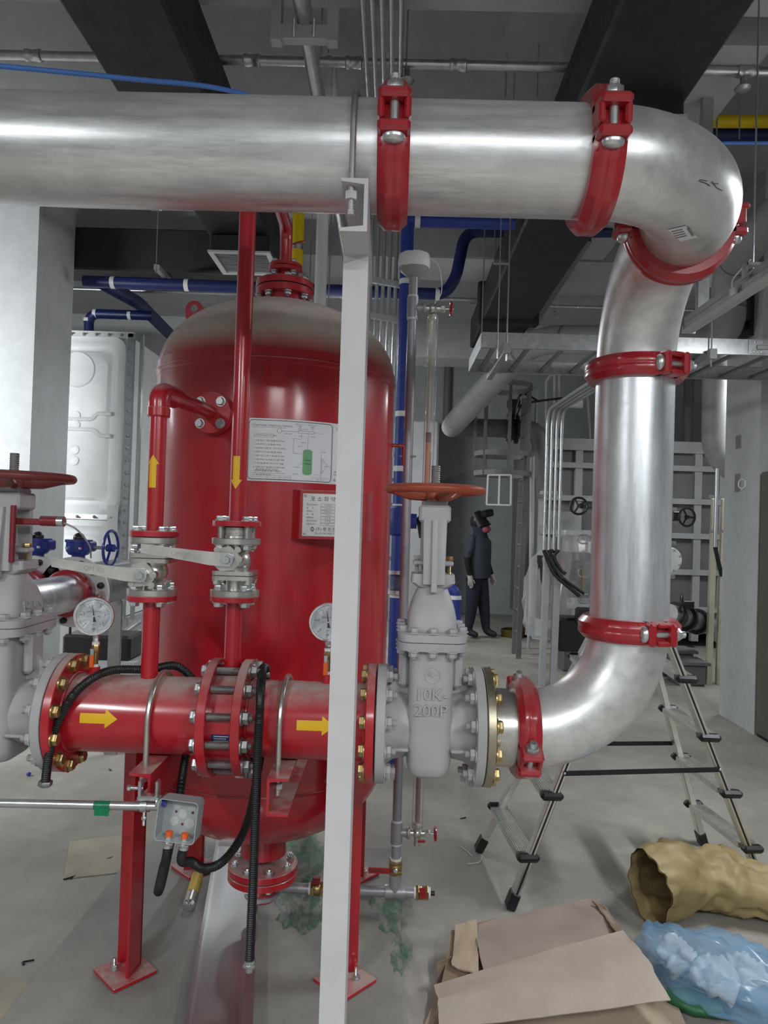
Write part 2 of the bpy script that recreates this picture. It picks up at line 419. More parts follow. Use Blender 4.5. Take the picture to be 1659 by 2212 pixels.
# ------------------------------------------------------------------ green paint smears on the pad
m_, t_, b_ = nt('paint_smear'); c_ = coord(t_); t_.links.new(ramp(t_, noise(t_, c_, 9), [(.3, (.02, .10, .04)), (.7, (.05, .20, .10))]), b_.inputs['Base Color'])
t_.links.new(ramp(t_, noise(t_, coord(t_, (1.6, .6, 1)), 16, 6, .75), [(.40, (0, 0, 0)), (.62, (.75,) * 3)]), b_.inputs['Alpha']); b_.inputs['Roughness'].default_value = .55
for i, (cx_, cy_, rx_, ry_) in enumerate(((640, 1850, 75, 70), (650, 1960, 60, 60), (845, 1960, 45, 60), (868, 2060, 26, 48), (120, 2190, 120, 60))):
    z_ = .0215 if cx_ < 880 and cx_ > 200 else .0015; ps = []; rn = random.Random(i)
    for k in range(28): a_ = 2 * pi * k / 28; f_ = .75 + .35 * rn.random(); ps.append(atz(cx_ + rx_ * f_ * cos(a_), cy_ + ry_ * f_ * sin(a_), z_))
    cen = sum(ps, V((0, 0, 0))) / 28; m = MB(); m.add([cen] + ps, [(0, 1 + (k + 1) % 28, 1 + k) for k in range(28)])
    if i < 4: part(PAD, 'paint_smear', m, 'paint_smear')
# ------------------------------------------------------------------ batten lights
def batten(x, y, z, along, watts, label, L=1.2, lit=True, tilt=0):
    t = thing('batten_light', label, 'light', (x, y, z), 'hanging batten lights')
    d = V((0, 1, 0)) if along == 'y' else V((1, 0, 0)); c = V((x, y, z)); r = V((d.y, d.x, 0))
    m = MB(); m.bar(c - d * L / 2 + V((0, 0, .03)), c + d * L / 2 + V((0, 0, .03)), .10, .05, (0, 0, 1), .008); part(t, 'housing', m, 'lamp_white')
    m = MB(); u = V((0, 0, 1))
    prof = [r * .055 * cos(a) - u * .035 * sin(a) for a in [pi * k / 8 for k in range(9)]]
    m.loft([[c - d * L / 2 + q for q in prof], [c + d * L / 2 + q for q in prof]]); part(t, 'diffuser', m, 'tube_lit' if lit else 'lamp_white')
    for s in (-1, 1):
        m = MB(); m.cyl(c + d * s * L * .35 + V((0, 0, .05)), V((x, y, ZC)) + d * s * L * .35, .004, n=6); part(t, 'hanger_wire', m, 'zinc')
    if lit:
        ld = bpy.data.lights.new('batten_lamp', 'AREA'); ld.shape = 'RECTANGLE'; ld.size = L if along == 'x' else .14; ld.size_y = .14 if along == 'x' else L
        ld.energy = watts; ld.color = (.955, .985, 1)
        lo = bpy.data.objects.new('lamp', ld); C.objects.link(lo); lo.parent = t; lo.location = (0, .05 * sin(radians(tilt)), -.045 * cos(radians(tilt)) - .002); lo.rotation_euler = (radians(tilt), 0, 0)
        ld.spread = pi
    return t
BL = ['behind the viewer on the left', 'behind the viewer across the middle', 'behind the viewer on the right', 'added unseen to light the left column and white panel tank',
      'added out of view right of the step ladder to light the right column', 'added unseen far behind the red tank to light the back wall', 'added unseen beyond the right column to light the back', 'added unseen just behind the red tank']
for b, l in zip(BATTENS, BL): batten(*b[:5], 'white hanging batten light ' + l, tilt=b[5] if len(b) > 5 else 0)
# ================================================================== foreground pipework
YT, ZT, YP, ZP, RP, XV, YV, RE = 1.45, 2.35, 2.05, 1.027, .1082, .68, 2.03, .29
Xa, Ya, Za = V((1, 0, 0)), V((0, 1, 0)), V((0, 0, 1))
def pipe(name, pts, r, mat, label, n=48, cat='pipe', group=None):
    return solo(name, MB().tube(pts, r, n), mat, label, cat, group)
# ---- grooved galvanised pipe run
pipe('steel_pipe', [(-2.6, YT, ZT), (-.03, YT, ZT)], RP, 'galv_h', 'long galvanised steel pipe across the top left', 64)
pipe('steel_pipe', [(-.015, YT, ZT), (XV - RE - .008, YT, ZT)], RP, 'galv_h', 'short galvanised pipe length between the two upper red couplings', 64)
pipe('pipe_elbow', arc((XV - RE, YT + RE, ZT), -Ya, Xa, RE, 0, pi / 2, 24), RP, 'galv_e', 'large galvanised elbow at upper right turning away from viewer', 64, 'pipe elbow')
pipe('pipe_elbow', arc((XV, YT + RE + .012, ZT - RE), Za, Ya, RE, 0, pi / 2, 24), RP, 'galv_e', 'galvanised elbow turning down behind the round red coupling', 64, 'pipe elbow')
YV = YT + 2 * RE + .012
pipe('steel_pipe', [(XV, YV, ZT - RE - .012), (XV, YV, ZP + RE + .015)], RP, 'galv_v', 'vertical galvanised steel pipe on the right between red couplings', 64)
YP2 = YV
el = arc((XV - RE, YV, ZP + RE), Xa, -Za, RE, 0, pi / 2, 24)
pipe('pipe_elbow', el, RP, 'galv_e', 'galvanised elbow curving from the lower coupling up to the vertical pipe', 64, 'pipe elbow')
def coupling(label, c, axis, s, R=RP, w=.031, mat='red_cast', flip=1, two=True, k=1.0):
    c = V(c); a = V(axis).normalized(); s = V(s).normalized(); t = a.cross(s) * flip
    T = thing('pipe_coupling', label, 'pipe coupling', c - V((0, 0, R)), 'red grooved couplings')
    pr = [(R - .001, -w), (R + .018, -w), (R + .0285, -w * .5), (R + .0285, -w * .12), (R + .0275, -w * .05), (R + .0275, w * .05), (R + .0285, w * .12), (R + .0285, w * .5), (R + .018, w), (R - .001, w), (R - .001, -w)]
    fr = lambda p: mtx(p, a, s, t)
    for h in (1, -1):
        m = MB()
        # half ring: angles measured from s towards h*t
        vs = []; fs = []; n = 40; A0, A1 = radians(1.6), pi - radians(1.6)
        for i in range(n + 1):
            q = A0 + (A1 - A0) * i / n; d = s * cos(q) + t * (h * sin(q))
            e = .0035 if .9 < q < pi - .9 else 0.
            for (r, x) in pr[:-1]: vs.append(c + a * x + d * (r + (e if r > R + .02 else 0)))
        L = len(pr) - 1
        for i in range(n):
            for j in range(L):
                j2 = (j + 1) % L; fs.append((i * L + j, i * L + j2, (i + 1) * L + j2, (i + 1) * L + j))
        fs += [tuple(range(L)), tuple(n * L + j for j in range(L - 1, -1, -1))]
        m.add(vs, fs)
        for sg in (1, -1):
            B = mtx(c, a, s * sg, t)
            if h == 1:
                m.box((0, R + .022, .046), (w * 2, .062, .020), B, .007)
                for e in (-1, 1): m.box((e * w * .80, R + .018, .022), (w * .42, .050, .042), B, .004)
                m.box((0, R + .002, .03), (w * 2, .02, .05), B, .003)
            else:
                m.box((0, R + .020, -.014), (w * 2, .058, .022), B, .006)
                m.box((0, R + .006, -.030), (w * 1.8, .026, .030), B, .005)
        part(T, 'housing_half', m, mat)
    for sg in ((1, -1) if two else (1,)):
        p = c + s * sg * (R + .027)
        m = MB(); m.cyl(p + t * -.03, p + t * .055, .0095, n=16); m.thread(p + t * .055, p + t * .088, .0095, .003, 14)
        m.lathe([(.0215, 0), (.0215, .004), (.019, .010), (.012, .014), (0, .0155)], p - t * .026, -t, 24, up=a, sc=(1, .72))
        b = part(T, 'bolt', m, 'zinc')
        m = MB(); m.hexp(p + t * .0565, t, .030, .017); part(b, 'nut', m, 'zinc')
    return T
coupling('red grooved coupling around the top pipe beside the grey post', (-.022, YT, ZT), Xa, -Ya, flip=-1)
coupling('red grooved coupling between top pipe and upper right elbow', (XV - RE - .004, YT, ZT), Xa, -Ya, flip=-1)
coupling('round red coupling under the big upper elbow, seen face on', (XV, YT + RE + .006, ZT), Ya, Xa, flip=-1)
coupling('red coupling at the head of the vertical galvanised pipe', (XV, YV, ZT - RE - .006), Za, (.35, -.94, 0), flip=1)
coupling('red coupling at the foot of the vertical galvanised pipe', (XV, YV, ZP + RE + .007), Za, (.19, -.98, 0), flip=1)
coupling('dusty red coupling joining the brass-coloured stub to the lower elbow', (XV - RE - .004, YV, ZP), Xa, (0, -.86, -.5), flip=-1)
# ---- sticker and scribble on the elbow
m = MB(); m.add([at(1430, 512, 1.515), at(1478, 488, 1.515), at(1512, 512, 1.52), at(1468, 526, 1.515)], [(0, 1, 2, 3)])
def on_torus(px, py, out=.0015):       # point on the elbow surface under a pixel
    d = ray(px, py); t = 1.2 / d.y; cc = V((XV - RE, YT + RE, ZT))
    for _ in range(900):
        p = CAM + d * t; q = p - cc; h = V((q.x, q.y, 0)); hl = max(h.length, 1e-6); ring = cc + h / hl * RE
        dist = (p - ring).length - RP - out
        if dist < 1e-5: break
        t += max(dist, 1e-5) / d.length
    return CAM + d * t
def torus_patch(mb, quad, n=6, out=.0015):
    g = []
    for i in range(n + 1):
        for j in range(n + 1):
            u, v = i / n, j / n
            x = (quad[0][0] * (1 - u) + quad[1][0] * u) * (1 - v) + (quad[3][0] * (1 - u) + quad[2][0] * u) * v
            y = (quad[0][1] * (1 - u) + quad[1][1] * u) * (1 - v) + (quad[3][1] * (1 - u) + quad[2][1] * u) * v
            g.append(on_torus(x, y, out))
    mb.add(g, [(i * (n + 1) + j, i * (n + 1) + j + 1, (i + 1) * (n + 1) + j + 1, (i + 1) * (n + 1) + j) for i in range(n) for j in range(n)])
T = thing('elbow_label', 'small white paper label stuck on the underside of big elbow', 'label', on_torus(1470, 510))
m = MB(); torus_patch(m, [(1442, 497), (1481, 488), (1508, 513), (1470, 522)]); part(T, 'paper', m, 'paper')
m = MB()
for k in range(4): torus_patch(m, [(1450 + k * 3, 500 + k * 4.5), (1474 + k * 3, 494.5 + k * 4.5), (1475 + k * 3, 496.5 + k * 4.5), (1451 + k * 3, 502 + k * 4.5)], 2, .002)
torus_patch(m, [(1483, 494), (1489, 493), (1500, 509), (1494, 510)], 2, .002); part(T, 'print', m, 'ink_soft')
m = MB()
for a_, b_ in (((1510, 391), (1526, 396)), ((1512, 388), (1528, 391)), ((1526, 396), (1534, 402)), ((1538, 392), (1548, 405)), ((1548, 405), (1560, 412)), ((1541, 396), (1552, 397))):
    m.tube([on_torus(*a_), on_torus((a_[0] + b_[0]) / 2, (a_[1] + b_[1]) / 2), on_torus(*b_)], .0007, 5)
solo('marker_scribble', m, 'ink', 'black marker scribble on the big upper elbow', 'marking')
# ---- post, bracket and U-bolt under the top pipe
PX = -.093
T = thing('pipe_support_post', 'tall pale grey steel post with channel bracket carrying the top pipe', 'post', (PX, 1.5, .02))
def channel(m, p0, p1, h, wd, th, side, up):   # C section swept p0->p1; web on side*right
    p0, p1 = V(p0), V(p1); u, r, a = frame(p1 - p0, up); s = side
    poly = [(s * wd / 2, -h / 2), (s * wd / 2, h / 2), (-s * wd / 2, h / 2), (-s * wd / 2, h / 2 - th * .8), (s * (wd / 2 - th), h / 2 - th * 1.5), (s * (wd / 2 - th), -h / 2 + th * 1.5), (-s * wd / 2, -h / 2 + th * .8), (-s * wd / 2, -h / 2)]
    if s < 0: poly = poly[::-1]
    m.ext(poly, mtx(p0, r, u, a), (p1 - p0).length)
m = MB(); channel(m, (PX, 1.485, .032), (PX, 1.485, ZT - RP - .100), .10, .051, .007, 1, (0, -1, 0)); part(T, 'upright', m, 'post_grey')
m = MB(); channel(m, (PX + .001, 1.315, ZT - RP - .05), (PX + .001, 1.62, ZT - RP - .05), .10, .051, .0075, 1, (0, 0, 1)); part(T, 'channel_bracket', m, 'post_grey')
m = MB(); m.box((PX, 1.485, .027), (.16, .18, .012)); part(T, 'base_plate', m, 'post_grey')
def ubolt(label, x, yc, zc, r, rod, zlow, mat, nutz=None, group='u-bolts', nutmat='zinc'):
    T = thing('u_bolt', label, 'u-bolt', (x, yc - r, zlow), group)
    pts = [V((x, yc - r, zlow))] + [V((x, yc - r * cos(q), zc + r * sin(q))) for q in [pi * k / 24 for k in range(25)]] + [V((x, yc + r, zlow))]
    m = MB(); m.tube(pts, rod, 12); part(T, 'rod', m, mat)
    m = MB()
    for e in (-1, 1): m.thread((x, yc + e * r, zlow - .01), (x, yc + e * r, zlow + .07), rod * 1.03)
    part(T, 'thread', m, nutmat)
    if nutz is not None:
        for e in (-1, 1):
            m = MB(); m.hexp((x, yc + e * r, nutz - .016), (0, 0, 1), rod * 3.4, .016); part(T, 'nut', m, nutmat)
    return T
ubolt('grey u-bolt clamping the top pipe to the post bracket', PX - .006, YT, ZT, RP + .0085, .0062, ZT - RP - .052, 'dull_steel', ZT - RP - .018, nutmat='post_grey')
# ---- red main line: spools with flanges
FB = [(.33 / 2)]
def flange(parent, x0, x1, mat='red_gloss', c=(YP, ZP), R=.165, name='flange', hole=0):
    m = MB(); m.lathe([(.02, 0), (R - .002, 0), (R, .002), (R, x1 - x0 - .002), (R - .002, x1 - x0), (.02, x1 - x0)], (x0, c[0], c[1]), (1, 0, 0), 64); return part(parent, name, m, mat)
def ring_bolts(parent, x, d, mat, R=.145, n=12, nut=False, ph=.5, c=(YP, ZP), af=.030, h=.014, skip=()):
    for k in range(n):
        if k in skip: continue
        a = 2 * pi * (k + ph) / n; p = (x, c[0] + R * cos(a), c[1] + R * sin(a))
        if nut: put(parent, 'nut', ('nut', af, h), bolt_nut(af, h, af * .32, .016), mat, p, (d, 0, 0))
        else: put(parent, 'bolt', ('head', af, h), bolt_head(af, h), mat, p, (d, 0, 0))
XFL, XFA, XFB, XFR = -.925, -.512, -.418, -.033
T = thing('red_pipe_spool', 'dusty red flanged pipe left of the twin flanges', 'pipe', (-.70, YP, ZP - .165), 'red main pipe spools')
m = MB(); m.cyl((XFL + .01, YP, ZP), (XFA + .02, YP, ZP), RP, n=64, caps=False); part(T, 'pipe', m, 'red_gloss')
flange(T, XFL, XFL + .024); flange(T, XFA, XFA + .026)
m = MB(); m.torus((XFL + .026, YP, ZP), (1, 0, 0), RP + .001, .005, 64, 8); part(T, 'weld_bead', m, 'red_gloss'); m = MB(); m.torus((XFA - .002, YP, ZP), (1, 0, 0), RP + .001, .005, 64, 8); part(T, 'weld_bead', m, 'red_gloss')
ring_bolts(T, XFL + .024, 1, 'gold_zinc')
T = thing('red_pipe_spool', 'dusty red flanged pipe between twin flanges and centre gate valve', 'pipe', (-.22, YP, ZP - .165), 'red main pipe spools')
m = MB(); m.cyl((XFB + .01, YP, ZP), (XFR - .01, YP, ZP), RP, n=64, caps=False); part(T, 'pipe', m, 'red_gloss')
flange(T, XFB, XFB + .026); flange(T, XFR - .026, XFR - .002)
m = MB(); m.torus((XFB + .029, YP, ZP), (1, 0, 0), RP + .001, .005, 64, 8); part(T, 'weld_bead', m, 'red_gloss'); m = MB(); m.torus((XFR - .029, YP, ZP), (1, 0, 0), RP + .001, .005, 64, 8); part(T, 'weld_bead', m, 'red_gloss')
ring_bolts(T, XFR - .026, -1, 'gold_zinc')
# proportioner between the twin flanges with long studs
T = thing('foam_proportioner', 'red wafer proportioner with blue label clamped by long studs', 'proportioner', ((XFA + XFB) / 2, YP, ZP - .16))
m = MB(); m.cyl((XFA + .026, YP, ZP), (XFB, YP, ZP), .128, n=56); part(T, 'wafer_body', m, 'red_gloss')
m = MB(); m.add([V((x, YP - .1292 * cos(q), ZP - .1292 * sin(q))) for q in (.10, .16, .22, .28) for x in (XFA + .036, XFB - .004)], [(0, 1, 3, 2), (2, 3, 5, 4), (4, 5, 7, 6)]); lab = part(T, 'label_plate', m, 'label_blue', 'small dark blue maker label')
m = MB()
for i in range(3):
    q = .13 + i * .05; m.add([V((x, YP - .1296 * cos(qq), ZP - .1296 * sin(qq))) for qq in (q, q + .022) for x in (XFA + .044, XFB - .010 - .006 * (i % 2))], [(0, 1, 3, 2)])
part(lab, 'print', m, 'plate_metal')
for k in range(12):
    a = 2 * pi * (k + .5) / 12; y, z = YP + .145 * cos(a), ZP + .145 * sin(a)
    m = MB(); m.thread((XFA + .02, y, z), (XFB + .01, y, z), .0105, .0028, 12); st = part(T, 'stud', m, 'dull_steel')
    put(T, 'bolt_head', ('head', .030, .014), bolt_head(.030, .014), 'zinc', (XFA, y, z), (-1, 0, 0))
    put(T, 'nut', ('nut', .031, .017), bolt_nut(.031, .017, .0095, .014), 'dull_steel', (XFB + .026, y, z), (1, 0, 0))
ubolt('galvanised u-bolt over the red pipe left of the twin flanges', -.652, YP, ZP, RP + .012, .0078, ZP - RP - .03, 'stainless', ZP - RP - .02)
ubolt('galvanised u-bolt over the red pipe right of the twin flanges', -.292, YP, ZP, RP + .012, .0078, ZP - RP - .055, 'stainless', ZP - RP - .03)
# arrows on pipes
def cyl_sticker(name, label, mapf, poly, mat='yellow_sticker', nsub=6, cat='sticker', group='yellow flow arrows'):
    # poly: list of (u0,u1,v0,v1)-style convex quads in arrow space, subdivided
    m = MB()
    for q in poly:
        g = []
        for i in range(nsub + 1):
            for j in range(nsub + 1):
                u, v = i / nsub, j / nsub
                x = (q[0][0] * (1 - u) + q[1][0] * u) * (1 - v) + (q[3][0] * (1 - u) + q[2][0] * u) * v
                y = (q[0][1] * (1 - u) + q[1][1] * u) * (1 - v) + (q[3][1] * (1 - u) + q[2][1] * u) * v
                g.append(mapf(x, y))
        n = nsub; m.add(g, [(i * (n + 1) + j, i * (n + 1) + j + 1, (i + 1) * (n + 1) + j + 1, (i + 1) * (n + 1) + j) for i in range(n) for j in range(n)])
    return solo(name, m, mat, label, cat, group)
def arrow(L, w, hw, hl):   # along +x from 0 to L
    return [((0, -w), (L - hl, -w), (L - hl, w), (0, w)), ((L - hl, -hw), (L, -.0005), (L, .0005), (L - hl, hw))]
R1 = RP + .0012
def main_map(x0, q0): return lambda x, y: V((x0 + x, YP - R1 * cos(q0 + y / R1), ZP + R1 * sin(q0 + y / R1)))
AR = arrow(.103, .0135, .026, .034)
cyl_sticker('flow_arrow', 'yellow arrow pointing right on the left red pipe', main_map(-.842, .12), AR)
cyl_sticker('flow_arrow', 'yellow arrow pointing right on red pipe beside the grey post', main_map(-.247, .13), AR)
# ---- gate valves
def gate_valve(cx, label, xl, xr, wheel_r, wheel_mat, letters, dome_text=None, extra=None):
    T = thing('gate_valve', label, 'valve', (cx, YP, ZP - .165)); o = V((cx, YP, ZP)); hl, hr = xl - cx, xr - cx
    def sec(z, hx, hy, r): return [o + V((p[0], p[1], z)) for p in rrect(hx, hy, min(r, hx * .98, hy * .98))]
    m = MB(); m.loft([sec(-.135, .03, .05, .02), sec(-.131, .043, .07, .03), sec(-.118, .054, .088, .035), sec(-.09, .061, .098, .035), sec(-.02, .0625, .102, .03), sec(.10, .0605, .104, .028), sec(.235, .0605, .106, .028)])
    for sg, hx in ((-1, hl), (1, hr)):
        L = abs(hx)
        m.lathe([(.088, .03), (.090, .06), (.098, L - .05), (.112, L - .03), (.125, L - .018)], o, (sg, 0, 0), 48)
        m.lathe([(.125, .03), (.105, .05), (.092, .075), (.09, .1)], o + V((sg * .0, 0, .13)), (sg, 0, 0), 4) if False else None
        m.box((sg * (.055 + (L - .075) / 2 + .01), 0, -.045), (L - .06, .215, .009), M4.Translation(o), .003)
        m.ext([(0, 0), (L - .078, 0), (0, .105)], mtx(o + V((sg * .06, -.006, .085)), (sg, 0, 0), (0, 0, 1), (0, -1, 0)), .012) if sg < 0 else m.ext([(0, 0), (0, .105), (L - .078, 0)][::-1], mtx(o + V((sg * .06, .006, .085)), (sg, 0, 0), (0, 0, 1), (0, -1, 0)), .012)
        m.box((sg * .075, -.0, .17), (.03, .08, .12), M4.Translation(o), .01)
    m.lathe([(.03, 0), (.028, .008), (.0, .01)], o + V((0, 0, -.133)), (0, 0, -1), 20)
    body = part(T, 'body', m, 'valve_grey')
    for sg, hx in ((-1, hl), (1, hr)):
        x0, x1 = sorted((cx + hx, cx + hx - sg * .026)); flange(T, x0, x1, 'valve_grey')
        ring_bolts(T, cx + hx - sg * .026, -sg, 'valve_grey', nut=True)
    m = MB(); m.loft([sec(.228, .094, .128, .04), sec(.2505, .096, .13, .04)]); m.loft([sec(.2525, .094, .13, .04), sec(.272, .096, .13, .04), sec(.277, .09, .124, .04)]); part(T, 'bonnet_flange', m, 'valve_grey')
    for k in range(12):
        a = 2 * pi * k / 12; rx, ry = .083, .116
        p = o + V((rx * max(-1, min(1, 1.25 * cos(a))), ry * max(-1, min(1, 1.15 * sin(a))), 0))
        put(T, 'bonnet_bolt', ('head', .024, .012), bolt_head(.024, .012), 'valve_grey', p + V((0, 0, .275)), (0, 0, 1))
        put(T, 'bonnet_nut', ('nut', .024, .014), bolt_nut(.024, .014, .0075, .008), 'valve_grey', p + V((0, 0, .229)), (0, 0, -1))
    m = MB(); prof = [(.272, .070, .100), (.288, .0685, .096), (.315, .066, .09), (.345, .060, .078), (.37, .051, .062), (.39, .043, .048), (.405, .04, .042)]
    m.loft([sec(z, hx, hy, .034) for z, hx, hy in prof]); bon = part(T, 'bonnet', m, 'valve_grey')
    m = MB(); m.loft([sec(.395, .046, .046, .02), sec(.408, .062, .052, .012), sec(.432, .060, .05, .012)])
    m.box((0, 0, .462), (.115, .045, .014), M4.Translation(o), .004); m.cyl(o + V((0, 0, .43)), o + V((0, 0, .48)), .02, n=18)
    part(T, 'gland_plate', m, 'valve_grey')
    for e in (-1, 1):
        m = MB(); m.thread(o + V((e * .046, 0, .43)), o + V((e * .046, 0, .478)), .006); m.hexp(o + V((e * .046, 0, .470)), (0, 0, 1), .022, .012); part(T, 'gland_bolt', m, 'gold_zinc' if e > 0 else 'valve_grey')
    m = MB()
    for e in (-1, 1):
        m.loft([[o + V((p[0], e * yy + p[1], z)) for p in rrect(hx, .009, .004, 2)] for z, yy, hx in ((.405, .058, .031), (.44, .056, .031), (.59, .044, .034))])
        m.loft([[o + V((p[0], e * yy + p[1], z)) for p in rrect(.0085, d, .003, 2)] for z, yy, d in ((.385, .068, .014), (.43, .070, .013), (.585, .054, .012))])
    m.box((0, 0, .603), (.088, .10, .048), M4.Translation(o), .006); m.box((0, 0, .632), (.072, .07, .016), M4.Translation(o), .004); part(T, 'yoke', m, 'valve_grey')
    zw = .672
    m = MB(); m.torus(o + V((0, 0, zw)), (0, 0, 1), wheel_r - .013, .013, 56, 12)
    m.cyl(o + V((0, 0, .643)), o + V((0, 0, zw + .004)), .028, n=20)
    for k in range(3):
        a = 2 * pi * k / 3 + .9; d = V((cos(a), sin(a), 0))
        m.tube([o + V((0, 0, .652)) + d * .02, o + V((0, 0, .654)) + d * wheel_r * .5, o + V((0, 0, zw)) + d * (wheel_r - .012)], [.013, .012, .010], 8)
    part(T, 'handwheel', m, wheel_mat)
    m = MB(); m.cyl(o + V((0, 0, .45)), o + V((0, 0, .66)), .012, n=14); m.thread(o + V((0, 0, .66)), o + V((0, 0, .742)), .0135, .006, 16); part(T, 'stem', m, 'dull_steel')
    m = MB(); m.cyl(o + V((0, 0, .636)), o + V((0, 0, .646)), .025, n=20); part(T, 'stem_bush', m, 'brass')
    if letters:
        fn = lambda x, y, z: o + V((x, -.1050 - z, y)); m = MB()
        add_text(m, '10K-', .046, fn, .005, at0=(.0, .108)); add_text(m, '200P', .046, fn, .005, at0=(0, .064))
        for a0, a1, R in ((.35, 2 * pi - .5, .0195), (pi + .6, 3 * pi - .6, .0225)):
            m.tube([fn(R * cos(a0 + (a1 - a0) * k / 20), .163 + R * sin(a0 + (a1 - a0) * k / 20), 0) for k in range(21)], .0022, 8)
        add_text(m, 'K', .024, fn, .003, at0=(-.003, .163)); m.tube([fn(.006, .163, 0), fn(.020, .163, 0)], .002, 6); m.tube([fn(-.021, .163, 0), fn(-.009, .163, 0)], .002, 6)
        part(body, 'cast_letters', m, 'valve_grey')
    if dome_text:
        fn = lambda x, y, z: o + V((.060 + z - abs(y) * .25, x - .02, .318 + y)) if False else o + V((.068 + z - y * .12, x + .0, .305 + y)); m = MB()
        add_text(m, dome_text, .034, fn, .004); part(bon, 'cast_letters', m, 'valve_grey')
    return T, o
gate_valve(.1175, 'pale grey gate valve with cast lettering and orange-red handwheel in the centre', -.031, .266, .146, 'wheel_red', True)
T, o = gate_valve(-1.108, 'pale grey gate valve with maroon handwheel cut by the left edge', -1.291, -.928, .17, 'wheel_maroon', False, 'JOEUN')
m = MB(); m.box((.045, -.03, .545), (.12, .022, .018), M4.Translation(o), .003); part(T, 'switch_arm', m, 'red_dull')
m = MB(); m.cyl(o + V((.10, -.03, .548)), o + V((.148, -.03, .548)), .0145, n=20); part(T, 'limit_switch', m, 'red_dull', 'dark red limit switch barrel')
m = MB(); m.cyl(o + V((.148, -.03, .548)), o + V((.166, -.03, .548)), .0148, n=20); part(T, 'switch_collar', m, 'zinc')
m = MB(); m.tube(spline([o + V((.163, -.03, .545)), o + V((.195, -.01, .525)), o + V((.215, .03, .48)), o + V((.20, .08, .44))]), .0026, 6); part(T, 'switch_cable', m, 'sight_grey')
m = MB(); m.thread(o + V((.038, -.066, .43)), o + V((.038, -.066, .59)), .008, .006); part(T, 'indicator_screw', m, 'red_dull')
m = MB(); m.cyl((-.9275, YP, ZP), (-.925, YP, ZP), .16, n=48); m.cyl((-.033, YP, ZP), (-.031, YP, ZP), .16, n=48); solo('flange_gasket', MB().cyl((-.9275, YP, ZP), (-.925, YP, ZP), .16, n=48), 'rubber', 'thin black gasket between left gate valve and red flange', 'gasket')
solo('flange_gasket', MB().cyl((-.033, YP, ZP), (-.031, YP, ZP), .16, n=48), 'rubber', 'thin black gasket between red flange and centre gate valve', 'gasket')
solo('flange_gasket', MB().cyl((.266, YP, ZP), (.2685, YP, ZP), .161, n=48), 'rubber', 'thin black gasket between centre gate valve and brass-coloured flange', 'gasket')
# brass-coloured flange adaptor
T = thing('flange_adaptor', 'olive brass-coloured flange with short stub right of centre gate valve', 'flange', (.30, YP, ZP - .165))
flange(T, .2685, .292, 'olive_zinc'); ring_bolts(T, .292, 1, 'gold_zinc')
m = MB(); m.cyl((.28, YP, ZP), (XV - RE - .006, YV, ZP), RP, n=56); part(T, 'stub_pipe', m, 'stainless')
# ---- risers and ball valves
XR1, XR2, RR = -.692, -.452, .0243
zA = lambda py, px: at(px, py, YP).z
def vflange(parent, x, z0, z1, mat, R=.070, name='flange'):
    m = MB(); m.lathe([(.01, 0), (R - .0015, 0), (R, .0015), (R, z1 - z0 - .0015), (R - .0015, z1 - z0), (.01, z1 - z0)], (x, YP, z0), (0, 0, 1), 44); part(parent, name, m, mat)
def vbolts(parent, x, z, d, nut, mat='zinc', R=.0525, ph=.5, af=.024):
    for k in range(4):
        a = 2 * pi * (k + ph) / 4; p = (x + R * cos(a), YP + R * sin(a), z)
        if nut: put(parent, 'nut', ('nut', af, .012), bolt_nut(af, .012, .0075, .010), mat, p, (0, 0, d))
        else: put(parent, 'bolt', ('head', af, .011), bolt_head(af, .011), mat, p, (0, 0, d))
def riser(label, x, path, z_fl, up, bolts=True):
    T = thing('red_riser_pipe', label, 'pipe', path[0], 'red riser pipes')
    m = MB(); m.tube(path, RR, 32); part(T, 'pipe', m, 'red_gloss')
    if up: vflange(T, x, z_fl - .016, z_fl, 'red_gloss')
    else: vflange(T, x, z_fl, z_fl + .016, 'red_gloss')
    if bolts: vbolts(T, x, z_fl - .016 if up else z_fl + .016, -1 if up else 1, False)
    return T
# heights
zl = [zA(p, 322) for p in (1298, 1270, 1174, 1158)]   # left stack: red top of lower, lower grey bottom, upper grey top, red bottom of upper
z1 = zA(1284, 322); z2 = zA(1158, 322)
z1r = zA(1286, 508); z2r = zA(1162, 508); z3r = zA(1137, 508)
riser('red riser stub from the left red pipe up to the lower left ball valve', XR1, [(XR1, YP, ZP + RP * .9), (XR1, YP, z1 - .004)], z1, True)
riser('red riser stub from the proportioner up to the right ball valve', XR2, [(XR2, YP, ZP + .118), (XR2, YP, z1r - .004)], z1r, True)
zel = at(325, 845, YP).z; TKX, TKY, TKR = -.482, 2.86, .468
yn = TKY - math.sqrt(TKR ** 2 - (XR1 + .075 - TKX) ** 2)
T = riser('red riser with yellow up arrow bending over to the tank nozzle', XR1, fillet([(XR1, YP, z2 + .002), (XR1, YP, zel), (XR1 + .075, yn + .02, zel - .01)], .045, 10), z2, False)
m = MB(); m.lathe([(.031, -.012), (.033, -.010), (.033, .012), (.031, .014)], (XR1, YP, zel - .062), (0, 0, 1), 28); m.lathe([(.030, 0), (.032, .004), (.032, .016), (.030, .02)], (XR1 + .014, YP + .07, zel - .003), (.075, yn - YP, 0), 28)
m.tube(fillet([(XR1, YP, zel - .075), (XR1, YP, zel), (XR1 + .02, YP + .09, zel - .002)], .05, 10), .0305, 28); part(T, 'elbow_fitting', m, 'red_gloss')
ztop = 2.78
T = riser('tall red riser with yellow down arrow standing before the tank', XR2, fillet([(XR2, YP, z3r + .002), (XR2, YP, ztop), (TKX + .012, TKY - .02, ztop), (TKX + .012, TKY - .0, ztop - .10), (TKX + .012, TKY, 2.56)], .05, 8), z3r, False)
